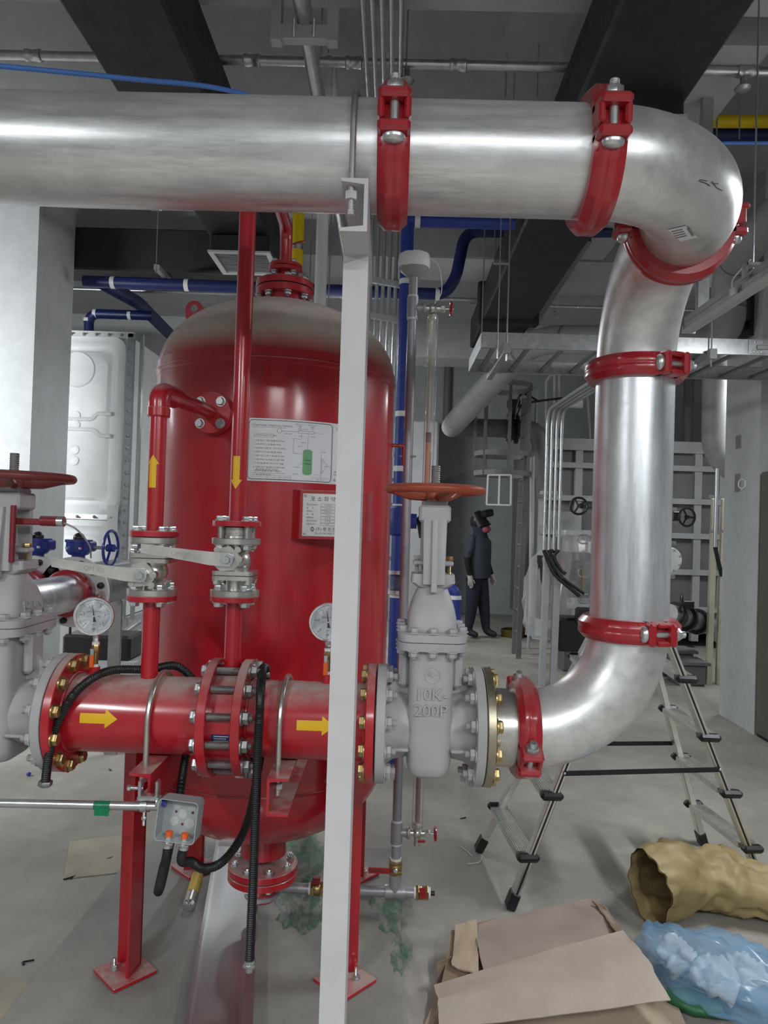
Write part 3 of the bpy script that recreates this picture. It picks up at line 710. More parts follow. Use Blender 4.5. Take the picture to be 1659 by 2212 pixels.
for (x, q0, lab, pz, d) in ((XR1, .0, 'yellow arrow pointing up on the left red riser', at(322, 1053, YP - RR).z, 1), (XR2, .0, 'yellow arrow pointing down on the tall red riser', at(512, 985, YP - RR).z, -1)):
    Rr = RR + .001
    cyl_sticker('flow_arrow', lab, (lambda x, pz, d: lambda u, v: V((x + Rr * sin(v / Rr - .12), YP - Rr * cos(v / Rr - .12), pz + d * u)))(x, pz, d), arrow(.094, .0105, .018, .026))
def ball_valve(label, x, zb, zt, flip, lever_tip, check=None):
    T = thing('ball_valve', label, 'valve', (x, YP, zb), 'stainless ball valves'); Hh = zt - zb
    vflange(T, x, zb, zb + .018, 'stainless'); vflange(T, x, zt - .018, zt, 'stainless')
    vbolts(T, x, zb + .018, 1, True); vbolts(T, x, zt - .018, -1, True)
    def Z(f): return zb + Hh * (f if not flip else 1 - f)
    s = -1 if flip else 1
    m = MB(); m.cyl((x, YP, zb + .01), (x, YP, zt - .01), .026, n=28)
    m.ball((x, YP, Z(.40)), .043, (1, 1, .95), 28, 14); m.cyl((x, YP, Z(.40)), (x, YP, Z(.60)), .038, n=28); part(T, 'body', m, 'stainless')
    for f in (.60, .685):
        m = MB(); m.loft([[V((x + p[0], YP + p[1], Z(f) + e)) for p in rrect(.058, .05, .012, 3)] for e in (-.006, .006)]); sq = part(T, 'body_flange', m, 'stainless')
    for e in (-1, 1):
        for g in (-1, 1):
            put(T, 'body_bolt', ('nut', .017, .010), bolt_nut(.017, .010, .005, .006), 'stainless', (x + e * .045, YP + g * .038, Z(.685) + s * .006), (0, 0, s))
    # stem boss toward viewer with lever
    zc = Z(.36); xs = x - .012; yb = YP - .044
    m = MB(); m.cyl((xs, YP, zc), (xs, yb - .018, zc), .019, n=20)
    m.ext([(-.036, -.02), (-.02, -.034), (.018, -.03), (.034, -.012), (.030, .016), (.006, .038), (-.030, .03)], mtx((xs, yb - .004, zc), (1, 0, 0), (0, 0, 1), (0, -1, 0)), .006)
    for (dx, dz) in ((-.03, -.026), (.028, -.028)): m.cyl((xs + dx, yb - .004, zc + dz * s), (xs + dx, yb - .013, zc + dz * s), .009, n=14)
    part(T, 'stem_boss', m, 'stainless')
    m = MB(); m.cyl((xs + .034, yb, zc + .002), (xs + .034, yb - .022, zc + .002), .010, n=16); m.cyl((xs + .034, yb - .02, zc + .002), (xs + .034, yb - .024, zc + .002), .0055, n=12); part(T, 'stop_pin', m, 'stainless')
    p0 = V((xs + .012, yb - .022, zc)); tip = V(lever_tip)
    m = MB(); d1 = V((xs - .045, yb - .026, zc + .002)); d2 = tip
    def strip(p, hw, th): return [p + V((0, -th, hw)), p + V((0, th, hw)), p + V((0, th, -hw)), p + V((0, -th, -hw))]
    m.loft([strip(p0, .019, .0028), strip(d1, .019, .0028), strip(d1 + (d2 - d1) * .25, .0165, .0028), strip(d1 + (d2 - d1) * .7, .0135, .0028), strip(d2, .0125, .0028)])
    lv = part(T, 'lever', m, 'stainless')
    fn = lambda u, v, z: d1 + (d2 - d1) * u + V((0, -.0035 - z, v)); mm = MB()
    tx = text_geo('QM 1SI', .018, .0006)
    mm.add([fn(.42 - p.x / (d2 - d1).length, p.y, p.z) for p in tx[0]], [f[::-1] for f in tx[1]]); part(lv, 'stamped_text', mm, 'dull_steel')
    m = MB(); m.cyl((xs, yb - .022, zc), (xs, yb - .029, zc), .019, n=22); m.hexp((xs, yb - .028, zc), (0, -1, 0), .022, .010); part(T, 'stem_nut', m, 'zinc'); return T
ball_valve('stainless ball valve in the left riser, lever reaching over the gauge', XR1, z1, z2 - .002, False, at(112, 1214, 1.90))
ball_valve('stainless ball valve under a check valve on the tall riser', XR2, z1r, z2r, True, at(305, 1184, 1.91))
T = thing('check_valve', 'small steel wafer check valve clamped between flanges of tall riser', 'valve', (XR2, YP, z2r))
m = MB(); m.lathe([(.03, 0), (.044, 0), (.045, .004), (.045, .008), (.043, .009), (.043, z3r - z2r - .003), (.03, z3r - z2r)], (XR2, YP, z2r), (0, 0, 1), 36); part(T, 'wafer_body', m, 'stainless')
m = MB(); fn = lambda x, y, z: V((XR2 + .0435 * sin(x / .0435), YP - .0435 * cos(x / .0435) - z, z2r + .022 + y)); add_text(m, '80E1', .009, fn, .0004); add_text(m, '40A-10K', .007, fn, .0004, at0=(0, -.008)); part(T, 'stamped_text', m, 'dull_steel')
for k in range(4):
    a = 2 * pi * (k + .5) / 4; m = MB(); m.cyl((XR2 + .0525 * cos(a), YP + .0525 * sin(a), z2r), (XR2 + .0525 * cos(a), YP + .0525 * sin(a), z3r), .0085, n=12); part(T, 'stud', m, 'dull_steel')
# ---- the foam tank
T = TANK = thing('foam_tank', 'big glossy red cylindrical foam tank with dusty domed top on four legs', 'tank', (TKX, TKY, .02))
def tp(r, z, ang): return V((TKX + r * sin(ang), TKY - r * cos(ang), z))
ZS1, ZS0, DH = 2.165, .655, .29
prof = []
for k in range(21):
    a = pi / 2 * k / 20; prof.append((max(.001, TKR * sin(a)), ZS0 - DH * cos(a) * (1 if True else 1)))
prof += [(TKR, ZS0 + (ZS1 - ZS0) * k / 6) for k in range(1, 6)]
for k in range(21):
    a = pi / 2 * k / 20; prof.append((max(.001, TKR * cos(a) ** .92), ZS1 + (DH + .01) * sin(a)))
m = MB(); m.lathe(prof, (TKX, TKY, 0), (0, 0, 1), 96); part(T, 'shell', m, 'red_tank')
m = MB(); m.torus((TKX, TKY, ZS1 - .012), (0, 0, 1), TKR + .001, .005, 96, 8); part(T, 'weld_seam', m, 'red_gloss'); m = MB(); m.torus((TKX, TKY, ZS0 + .005), (0, 0, 1), TKR + .001, .005, 96, 8); part(T, 'weld_seam', m, 'red_gloss'); m = MB()
m.lathe([(TKR + .0005, -.032), (TKR + .0025, -.03), (TKR + .0025, .02), (TKR + .0005, .022)], (TKX, TKY, ZS1), (0, 0, 1), 96); part(T, 'cap_strip', m, 'red_gloss')
ztop_d = ZS1 + DH
def discs(parent, name, cx, cy, zs, mat, n=48):
    m = MB(); 
    for (r, z0, z1) in zs: m.lathe([(.005, 0), (r - .002, 0), (r, .002), (r, z1 - z0 - .002), (r - .002, z1 - z0), (.005, z1 - z0)], (cx, cy, z0), (0, 0, 1), n)
    return part(parent, name, m, mat)
zf = at(605, 640, TKY).z
cxn = TKX + .012
discs(T, 'top_neck', cxn, TKY, [(.086, ztop_d - .03, zf)], 'red_gloss')
discs(T, 'top_flange', cxn, TKY, [(.117, zf - .006, zf + .022)], 'red_gloss')
discs(T, 'gasket', cxn, TKY, [(.113, zf + .022, zf + .026)], 'rubber')
discs(T, 'cover_flange', cxn, TKY, [(.117, zf + .026, zf + .052)], 'red_gloss')
z5 = zf + .092
discs(T, 'outlet_stub', cxn, TKY, [(.036, zf + .05, z5), (.024, z5, 2.80)], 'red_gloss', 32)
discs(T, 'outlet_flange', cxn, TKY, [(.070, z5, z5 + .016)], 'red_gloss', 40); discs(T, 'outlet_flange', cxn, TKY, [(.068, z5 + .019, z5 + .034)], 'red_gloss', 40)
for k in range(8):
    a = 2 * pi * (k + .35) / 8; p = V((cxn + .098 * cos(a), TKY + .098 * sin(a), 0))
    put(T, 'nut', ('nut', .024, .013), bolt_nut(.024, .013, .0075, .010), 'zinc', p + V((0, 0, zf - .006)), (0, 0, -1)); put(T, 'bolt', ('head', .024, .011), bolt_head(.024, .011), 'zinc', p + V((0, 0, zf + .052)), (0, 0, 1))
for k in range(4):
    a = 2 * pi * (k + .5) / 4; p = V((cxn + .053 * cos(a), TKY + .053 * sin(a), 0))
    put(T, 'bolt', ('head', .020, .010), bolt_head(.020, .010), 'zinc', p + V((0, 0, z5 + .034)), (0, 0, 1)); put(T, 'nut', ('nut', .020, .012), bolt_nut(.020, .012, .006, .010), 'zinc', p + V((0, 0, z5)), (0, 0, -1))
# lifting lugs
for e, (px, py) in ((-1, (424, 690)), (1, (752, 705))):
    b = at(px, py, TKY); m = MB(); pts = [(-.042, -.07), (.042, -.07), (.042, .0)] + [(.036 * cos(q), .03 + .036 * sin(q)) for q in [pi * k / 14 for k in range(15)]] + [(-.042, .0)]
    hole = [(.013 * cos(2 * pi * k / 16), .034 + .013 * sin(2 * pi * k / 16)) for k in range(16)]
    # plate with a hole: ring sectors
    import itertools
    n = 48; outer = []
    per = pts + [pts[0]]; seg = [(V((*per[i], 0)), V((*per[i + 1], 0))) for i in range(len(pts))]; tot = sum((q - p).length for p, q in seg)
    for k in range(n):
        ang = 2 * pi * k / n; d = V((cos(ang), sin(ang), 0)); c0 = V((0, .034, 0)); best = None
        for p, q in seg:
            ee = q - p; den = d.x * ee.y - d.y * ee.x
            if abs(den) < 1e-9: continue
            w_ = p - c0; tt = (w_.x * ee.y - w_.y * ee.x) / den; uu = (w_.x * d.y - w_.y * d.x) / den
            if tt > 0 and -1e-6 <= uu <= 1 + 1e-6 and (best is None or tt < best): best = tt
        outer.append(c0 + d * best)
    inn = [V((.015 * cos(2 * pi * k / n), .034 + .015 * sin(2 * pi * k / n), 0)) for k in range(n)]
    vs = []; tilt = e * .28
    for yy in (-.006, .006):
        for q in outer + inn: vs.append(b + V((q.x * cos(tilt) + q.y * sin(tilt), yy, q.y * cos(tilt) - q.x * sin(tilt) + .01)))
    fs = []
    for k in range(n):
        k2 = (k + 1) % n
        fs += [(k, k2, n + k2, n + k), (2 * n + k, 3 * n + k, 3 * n + k2, 2 * n + k2), (k, 2 * n + k, 2 * n + k2, k2), (n + k, n + k2, 3 * n + k2, 3 * n + k)]
    m.add(vs, fs); part(T, 'lifting_lug', m, 'red_gloss')
# side nozzle flange of the tank
nd = V((XR1 + .075 - TKX, yn - TKY, 0)).normalized(); nd2 = V((.075, yn - YP, 0)).normalized(); cN = V((XR1 + .068, yn - .045, zel - .01))
m = MB(); m.lathe([(.005, 0), (.069, 0), (.07, .002), (.07, .016), (.068, .018), (.005, .018)], cN, nd2, 44); part(T, 'nozzle_flange', m, 'red_gloss')
m = MB(); m.lathe([(.068, 0), (.07, .002), (.07, .018), (.04, .02)], cN + nd2 * .02, nd2, 44); m.cyl(cN + nd2 * .03, cN + nd2 * .12, .028, n=28); part(T, 'nozzle', m, 'red_gloss')
u_, b_, _ = frame(nd2)
for k in range(4):
    a = 2 * pi * (k + .5) / 4; put(T, 'nozzle_bolt', ('head', .024, .011), bolt_head(.024, .011), 'zinc', cN + (u_ * cos(a) + b_ * sin(a)) * .052, -nd2)
# legs: angle iron with base plates
for (px, py, sx, sy) in ((296, 2108, -1, -1), (738, 2103, 1, -1), (402, 1880, -1, 1), (772, 1884, 1, 1)):
    b = atz(px, py, .035); b.x = TKX + (-.365 if sx < 0 else .335) if sy < 0 else TKX + sx * .33; b.y = TKY + (-.39 if sy < 0 else .33)
    D = V((b.x + sx * -.015, b.y + .02, 0)); zt = .95 if sy < 0 else .75
    d1 = V((sx * .17, -.985, 0)) * .085; d2 = V((sx * .985, .17, 0)) * .085
    if sy > 0: d1.y *= -1; d2.y *= -1; D.y -= .04
    m = MB(); th = .010
    for d, nn in ((d1, V((d1.y, -d1.x, 0)).normalized()), (d2, V((d2.y, -d2.x, 0)).normalized())):
        if nn.dot(d1 + d2) < 0: nn = -nn
        q = [D, D + d, D + d + nn * th, D + nn * th]
        vs = [V((p.x, p.y, .036)) for p in q] + [V((p.x, p.y, zt)) for p in q]
        m.add(vs, [(0, 3, 2, 1), (4, 5, 6, 7), (0, 1, 5, 4), (1, 2, 6, 5), (2, 3, 7, 6), (3, 0, 4, 7)])
    m.bar((D.x, D.y, zt - .3), (TKX + (D.x - TKX) * .78, TKY + (D.y - TKY) * .78, zt - .12), .1, .012) if sy < 0 else None
    lg = part(T, 'leg', m, 'red_gloss')
    c = D + (d1 + d2) * .45; m = MB(); m.box((0, 0, 0), (.155, .155, .014), M4.Translation((c.x, c.y, .029)) @ M4.Rotation(radians(47), 4, 'Z'), .002); part(lg, 'base_plate', m, 'red_gloss')
    bp = D + (d1 + d2) * .72 + (d2 - d1) * .15; m = MB(); m.cyl((bp.x, bp.y, .035), (bp.x, bp.y, .04), .015, n=14); m.hexp((bp.x, bp.y, .039), (0, 0, 1), .02, .012); m.thread((bp.x, bp.y, .05), (bp.x, bp.y, .075), .006); part(lg, 'anchor_bolt', m, 'zinc')
# pipe brackets on the tank
for (x, sd, xw) in ((-.648, 1, .058), (-.283, -1, .058)):
    m = MB(); ye = TKY - math.sqrt(TKR ** 2 - (x - TKX) ** 2) + .02
    channel(m, (x, 1.875, ZP - RP - .05), (x, ye, ZP - RP - .05), .10, xw, .0075, sd, (0, 0, 1)); part(T, 'pipe_bracket', m, 'red_gloss')
# bottom outlet
zb = ZS0 - DH; cb = (TKX + .002, TKY)
discs(T, 'bottom_neck', *cb, [(.09, zb - .10, zb + .03)], 'red_gloss')
discs(T, 'bottom_flange', *cb, [(.138, .200, .226)], 'red_gloss'); discs(T, 'bottom_flange', *cb, [(.138, .170, .196)], 'red_gloss'); discs(T, 'gasket', *cb, [(.134, .196, .200)], 'rubber')
discs(T, 'outlet_stub', *cb, [(.06, .135, .17), (.058, .085, .135)], 'red_gloss'); discs(T, 'drain_flange', *cb, [(.07, .096, .112)], 'sight_grey')
for k in range(8):
    a = 2 * pi * (k + .5) / 8; p = V((cb[0] + .112 * cos(a), cb[1] + .112 * sin(a), 0))
    put(T, 'nut', ('nut', .024, .013), bolt_nut(.024, .013, .0075, .010), 'zinc', p + V((0, 0, .226)), (0, 0, 1)); put(T, 'bolt', ('head', .024, .011), bolt_head(.024, .011), 'zinc', p + V((0, 0, .170)), (0, 0, -1))
# arm holding the level pipe
za = at(845, 962, TKY).z; za2 = at(875, 990, TKY).z
p0 = V((TKX + TKR - .01, TKY, za)); p1 = V((at(873, 962, TKY).x, TKY, za))
m = MB(); m.tube(fillet([p0, p1, V((p1.x, TKY, za2 - .03))], .008, 4), .008, 10); part(T, 'level_pipe_arm', m, 'red_gloss')
# nameplate stand-off box
zc_ = at(700, 1113, 2.372).z; hc = (at(645, 1060, 2.372).z - at(645, 1165, 2.372).z) / 2
nrm = V((.09, -1, 0)).normalized(); tg = V((-nrm.y, nrm.x, 0)); w0 = .108
pB = V((at(716, 1110, 2.372).x, 2.372, zc_))
m = MB(); Mb = mtx(pB, tg, V((0, 0, 1)), nrm); m.loft([[Mb @ V((sx * (w0 + e), sy * (hc + e * .15), z)) for sx, sy in ((-1, -1), (1, -1), (1, 1), (-1, 1))] for e, z in ((.034, -.12), (.022, -.045), (0., -.004), (-.004, 0))]); part(T, 'nameplate_box', m, 'red_gloss')
T = thing('nameplate', 'brushed metal nameplate with printed specification rows on red box', 'nameplate', pB - V((0, 0, hc)))
pF = pB + nrm * .0005; fnp = lambda x, y, z=0: pF + tg * x + V((0, 0, y)) + nrm * (.0028 + z)
hx, hy = w0 - .012, hc - .010
m = MB(); m.box((0, 0, .001), (2 * hx, 2 * hy, .002), mtx(pF, tg, V((0, 0, 1)), nrm), .0005); part(T, 'plate', m, 'plate_metal')
m = MB()
add_text(m, '포 소 화 약 제 탱 크', .0185, fnp, at0=(.004, hy - .019))
rows = [('형식인증번호', 'FT 18-01', '모델명(구분)'), ('내      경', '910 mm', '높      이'), ('동체길이', '1524 mm', '설계온도'), ('두      께', '9 mm', '최고사용압력'), ('설계온도', 'A M B', '용량(저장량)'), ('최고사용온도', 'A M B', '충전비율'), ('시험검사서', 'H T', '제조번호')]
for i, (a_, b_, c_) in enumerate(rows):
    y = hy - .038 - i * .0107
    add_text(m, a_, .0066, fnp, align='LEFT', at0=(-hx + .013, y), res=1); add_text(m, b_, .0068, fnp, at0=(-hx + .084, y), res=1); add_text(m, c_, .0066, fnp, align='LEFT', at0=(-hx + .120, y), res=1)
    for xo in (-hx + .084,):
        for (dx, dy, ww, hh) in ((0, .0042, .048, .0006), (0, -.0042, .048, .0006), (-.024, 0, .0006, .009), (.024, 0, .0006, .009)):
            m.add([fnp(xo + dx - ww / 2, y + dy - hh / 2), fnp(xo + dx + ww / 2, y + dy - hh / 2), fnp(xo + dx + ww / 2, y + dy + hh / 2), fnp(xo + dx - ww / 2, y + dy + hh / 2)], [(0, 1, 2, 3)])
add_text(m, '(주) 황 돈 엔 지 니 어 링', .0135, fnp, align='LEFT', at0=(-hx + .044, -hy + .0235)); add_text(m, 'TEL.031-981-5328  FAX.031-981-5329', .0078, fnp, at0=(.006, -hy + .010), res=1)
m.tube([fnp(-hx + .034 + .005 * cos(a), -hy + .0235 + .0065 * sin(a), 0) for a in [2 * pi * k / 16 for k in range(16)]], .0009, 5, closed=True); m.tube([fnp(-hx + .034, -hy + .032), fnp(-hx + .034, -hy + .018), fnp(-hx + .038, -hy + .0175)], .0009, 5)
part(T, 'engraved_text', m, 'ink')
for ex in (-1, 1):
    for ey in (-1, 1): m = MB(); m.lathe([(.0045, 0), (.004, .002), (0, .003)], fnp(ex * (hx - .008), ey * (hy - .008)), nrm, 12); part(T, 'rivet', m, 'dull_steel')
# operating manual sheet wrapped on the shell
Rs = TKR + .0025
aL = math.asin((at(538, 975, 2.42).x - TKX) / Rs)
def sheet(x, y, z=0.): return tp(Rs + z, ZM + y, aL + x / Rs)
ZM = at(538, 972, 2.42).z; Hs = (at(538, 906, 2.42).z - at(538, 1040, 2.42).z); Ws = .40
def quad_s(m, x0, x1, y0, y1, z=.0008, n=1):
    k = max(n, int(abs(x1 - x0) / .02) + 1)
    for i in range(k):
        a, b = x0 + (x1 - x0) * i / k, x0 + (x1 - x0) * (i + 1) / k
        m.add([sheet(a, y0, z), sheet(b, y0, z), sheet(b, y1, z), sheet(a, y1, z)], [(0, 1, 2, 3)])
def line_s(m, pts, wd=.0006, z=.0008):
    for (x0, y0), (x1, y1) in zip(pts[:-1], pts[1:]):
        L = math.hypot(x1 - x0, y1 - y0)
        if L < 1e-6: continue
        k = max(1, int(L / .02)); nx, ny = -(y1 - y0) / L * wd, (x1 - x0) / L * wd
        for i in range(k):
            a, b = i / k, (i + 1) / k; p = (x0 + (x1 - x0) * a, y0 + (y1 - y0) * a); q = (x0 + (x1 - x0) * b, y0 + (y1 - y0) * b)
            m.add([sheet(p[0] - nx, p[1] - ny, z), sheet(q[0] - nx, q[1] - ny, z), sheet(q[0] + nx, q[1] + ny, z), sheet(p[0] + nx, p[1] + ny, z)], [(0, 1, 2, 3)])
T = thing('operating_manual_sheet', 'white printed manual sheet with green tank diagram on the shell', 'sign', sheet(0, -Hs / 2))
m = MB(); quad_s(m, 0, Ws, -Hs / 2, Hs / 2, 0, 20); part(T, 'sheet', m, 'paper')
m = MB(); wf = .290; bo = [(p[0] + wf / 2 + .004, p[1]) for p in rrect(wf / 2, Hs / 2 - .006, .012, 4)]; line_s(m, bo + [bo[0]], .0009); part(T, 'border_line', m, 'ink')
m = MB(); fs_ = lambda x, y, z=0: sheet(x, y, .0009 + z)
add_text(m, 'FOAM TANK OPERATING MANUAL', .0085, fs_, align='LEFT', at0=(.016, Hs / 2 - .024), res=1); line_s(m, [(.014, Hs / 2 - .030), (.128, Hs / 2 - .030)], .0004)
add_text(m, '[ FOAM TANK SYSTEM ]', .007, fs_, align='LEFT', at0=(.024, Hs / 2 - .058), res=1)
line_s(m, [(.022, Hs / 2 - .052), (.088, Hs / 2 - .052), (.088, Hs / 2 - .064), (.022, Hs / 2 - .064), (.022, Hs / 2 - .052)], .0003)
ko = ['1. 각종 밸브의 개폐 상태를 확인하세요.', '2. 약제 충전후 1,2번 밸브를 여세요.', '3. FOAM탱크 압력 계기 상태 확인하세요.', '4. 시험시 시험 MAIN 밸브를 여세요.', '5. 방출 시험 후 반드시 밸브를 닫으세요', '6. 시험 MAIN VALVE 를 닫고 배수 밸브', '7. 1, 5번 밸브를 열어 용수와 공기 배출', '8. 약제를 VENT 밸브를 닫고 충전하세요', '9. 충전후 시험밸브를 열고 상태 확인.', '10. 점검 밸브를 닫는다.']
for i, s_ in enumerate(ko): add_text(m, s_, .0064, fs_, align='LEFT', at0=(.022, Hs / 2 - .076 - i * .0128), res=1)
add_text(m, '(주)황돈엔지니어링', .0095, fs_, align='LEFT', at0=(.028, -Hs / 2 + .038), res=1)
add_text(m, 'E-MAIL  HOME PAGE  http://www  TEL.031-981-5328', .0048, fs_, align='LEFT', at0=(.020, -Hs / 2 + .027), res=1)
line_s(m, [(.018, -Hs / 2 + .020), (.150, -Hs / 2 + .020), (.150, -Hs / 2 + .008), (.018, -Hs / 2 + .008), (.018, -Hs / 2 + .020)], .0003); line_s(m, [(.018, -Hs / 2 + .014), (.150, -Hs / 2 + .014)], .0003)
for xx in (.045, .068, .092, .112, .13): line_s(m, [(xx, -Hs / 2 + .020), (xx, -Hs / 2 + .008)], .0003)
# schematic
cxs, cy0 = .205, -.012
line_s(m, [(.112, .066), (.170, .066)], .0005); line_s(m, [(.170, .070), (.225, .070), (.225, .062), (.170, .062), (.170, .070)], .0005); line_s(m, [(.225, .066), (.262, .066)], .0003)
line_s(m, [(.112 + .008 * cos(q) - .006, .066 + .008 * sin(q)) for q in [2 * pi * k / 14 for k in range(15)]], .0005)
for xx in (.176, .220): line_s(m, [(xx, .070), (xx, .085)], .0004); line_s(m, [(xx - .004, .082), (xx + .004, .082), (xx + .004, .086), (xx - .004, .086), (xx - .004, .082)], .0004); add_text(m, 'PRESSURE GAUGE', .004, fs_, at0=(xx, .091), res=1)
line_s(m, [(cxs, .062), (cxs, .0)], .0004); line_s(m, [(.182, .062), (.182, .042), (.155, .042), (.155, -.008), (.183, -.008)], .0004)
for (xx, yy, s_) in ((.135, .057, 'MAIN VALVE'), (.180, .052, '1 BALL V.'), (.222, .052, '2 CHECK V.'), (.19, .030, '3 VENT V.'), (.178, .016, 'SAFETY V.'), (.17, -.055, 'BLADDER'), (.165, -.078, '4 DRAIN V.'), (.236, -.078, '5 FILL V.'), (.252, -.094, 'LEVEL GAUGE'), (.278, -.046, 'GLASS TUBE'), (.262, .002, 'AIR VENT'), (.185, .0755, 'PROPORTIONER')): add_text(m, s_, .0045, fs_, at0=(xx, yy), res=1)
line_s(m, [(.254, -.004), (.254, -.088)], .0005); line_s(m, [(.258, -.020), (.258, -.072)], .0005); line_s(m, [(.258, -.020), (.278, -.044), (.258, -.072)], .0004); line_s(m, [(.222, -.088), (.28, -.088)], .0003); line_s(m, [(.172, -.05), (.19, -.036)], .0003)
add_text(m, '약 제 충', .014, fs_, align='LEFT', at0=(.309, .085)); add_text(m, '황돈엔지', .007, fs_, align='LEFT', at0=(.305, -.064)); add_text(m, '약제충전시', .0065, fs_, align='LEFT', at0=(.303, -.074)); line_s(m, [(.304, -.094), (.312, -.094), (.308, -.086), (.304, -.094)], .0008); line_s(m, [(.297, -Hs / 2 + .001), (.297, Hs / 2 - .001)], .0003)
part(T, 'print', m, 'ink_soft')['kind'] = 'stuff'
m = MB()
for k in range(20):
    q = k / 20; hw = .0165; 
hw, ht, hb = .0165, .004, -.072; cap = .008
pl = [(cxs + hw * cos(q), ht + cap * sin(q) - .004) for q in [pi * k / 10 for k in range(11)]] + [(cxs - hw * cos(q), hb - cap * sin(q)) for q in [pi * k / 10 for k in range(11)]]
m.add([sheet(x, y, .001) for x, y in pl], [tuple(range(len(pl)))]); gp = part(T, 'tank_picture', m, 'green_print')
m = MB(); f3 = lambda x, y, z=0: sheet(x, y, .0016 + z); add_text(m, 'FOAM', .0085, f3, at0=(cxs, -.030)); part(gp, 'print', m, 'ink'); m = MB(); add_text(m, 'TANK', .0085, f3, at0=(cxs, -.042)); part(gp, 'print', m, 'ink')
# ---- pressure gauges
def gauge(label, px, py, r_px, sock, turn):
    c = at(px, py, 2.03); R = .0535; T = thing('pressure_gauge', label, 'pressure gauge', (c.x, YP, ZP + RP - .004), 'pressure gauges on the red pipe')
    d = V((turn, -1, 0)).normalized(); u, b, a = frame(d, (0, 0, 1)); xr = u.cross(a) * 1; xr = V((0, 0, 1)).cross(-d) * -1
    xr = d.cross(V((0, 0, 1))) * -1
    fn = lambda x, y, z=0: c + xr * x + V((0, 0, 1)) * y + d * (.001 + z)
    m = MB(); m.lathe([(.0, -.034), (R - .006, -.034), (R - .003, -.030), (R - .002, -.002)], c, d, 48); part(T, 'case', m, 'red_cast')
    m = MB(); m.lathe([(R - .003, -.008), (R + .001, -.007), (R + .002, .003), (R, .007), (R - .004, .0075), (R - .006, .004), (R - .006, -.001)], c, d, 56); part(T, 'bezel', m, 'chrome')
    m = MB(); m.lathe([(0, 0), (R - .005, 0)], c + d * .0005, d, 48); dl = part(T, 'dial', m, 'paper')
    m = MB(); rr = .041
    for i in range(51):
        q = radians(225 - 270 * i / 50); L = .006 if i % 10 == 0 else (.0045 if i % 5 == 0 else .003); wd = .00035 if i % 10 else .0006
        t_ = V((-sin(q), cos(q), 0)) * wd; p, p2 = V((cos(q), sin(q), 0)) * rr, V((cos(q), sin(q), 0)) * (rr - L)
        m.add([fn(*(p + t_)[:2]), fn(*(p - t_)[:2]), fn(*(p2 - t_)[:2]), fn(*(p2 + t_)[:2])], [(0, 1, 2, 3)])
    for i, s_ in enumerate(('0', '0.5', '1', '1.5', '2', '2.5')):
        q = radians(225 - 54 * i); add_text(m, s_, .0095, fn, at0=(.030 * cos(q), .030 * sin(q)), res=1)
    add_text(m, 'PRESSURE GAUGE', .0048, fn, at0=(0, .013), res=1); add_text(m, 'MPa', .0045, fn, at0=(0, -.024), res=1); add_text(m, 'IL 1.6', .004, fn, at0=(-.012, .0), res=1); add_text(m, '(K)', .006, fn, at0=(.014, -.001), res=1); add_text(m, '(JK)', .006, fn, at0=(0, -.036), res=1)
    part(dl, 'scale', m, 'ink')
    m = MB(); q = radians(98); n_ = V((cos(q), sin(q), 0)); t_ = V((-sin(q), cos(q), 0))
    m.add([fn(*(n_ * .036 + t_ * .0002)[:2], .002), fn(*(n_ * .036 - t_ * .0002)[:2], .002), fn(*(t_ * -.0016)[:2], .002), fn(*(n_ * -.010 - t_ * .0028)[:2], .002), fn(*(n_ * -.016 - t_ * .004)[:2], .002), fn(*(n_ * -.016 + t_ * .004)[:2], .002), fn(*(n_ * -.010 + t_ * .0028)[:2], .002), fn(*(t_ * .0016)[:2], .002)], [(0, 1, 2, 3, 4, 5, 6, 7)])
    nd_ = part(T, 'needle', m, 'ink'); m = MB(); m.lathe([(.002, 0), (.0016, .001), (0, .0012)], fn(0, 0, .002), d, 12); part(nd_, 'needle_cap', m, 'paper')
    zs = ZP + RP - .003; zb_ = c.z - R; x, y = c.x, 2.05; hgt = zb_ - zs
    m = MB(); m.cyl((x, y, zs), (x, y, zs + hgt * .22), .0145, n=20); part(T, 'socket', m, 'red_gloss')
    m = MB(); m.cyl((x, y, zs + hgt * .2), (x, y, zs + hgt * .28), .0105, n=16); part(T, 'sealing_tape', m, 'white_plastic'); m = MB(); m.cyl((x, y, zs + hgt * .74), (x, y, zs + hgt * .80), .0105, n=16); part(T, 'sealing_tape', m, 'white_plastic')
    m = MB(); m.cyl((x, y, zs + hgt * .26), (x, y, zs + hgt * .52), .0085, n=16); m.cyl((x, y, zs + hgt * .5), (x, y, zs + hgt * .58), .0095, n=16); m.hexp((x, y, zs + hgt * .56), (0, 0, 1), .020, hgt * .20); part(T, 'cock_body', m, 'brass')
    m = MB(); m.hexp((x, y, zs + hgt * .80), (0, 0, 1), .015, hgt * .24); part(T, 'stem_nut', m, 'chrome')
    m = MB(); m.box((x - .004, y - .014, zs + hgt * .56), (.011, .004, hgt * .2), None, .001); hd = part(T, 'cock_plate', m, 'zinc')
    m = MB(); m.box((x - .004, y - .016, zs + hgt * .36), (.013, .005, hgt * .3), None, .002); part(T, 'cock_handle', m, 'orange_plastic')
gauge('round white pressure gauge on the left end of red pipe', 203, 1331, 41, None, .35)
gauge('round white pressure gauge half hidden by the grey post', 709, 1344, 41, None, .15)
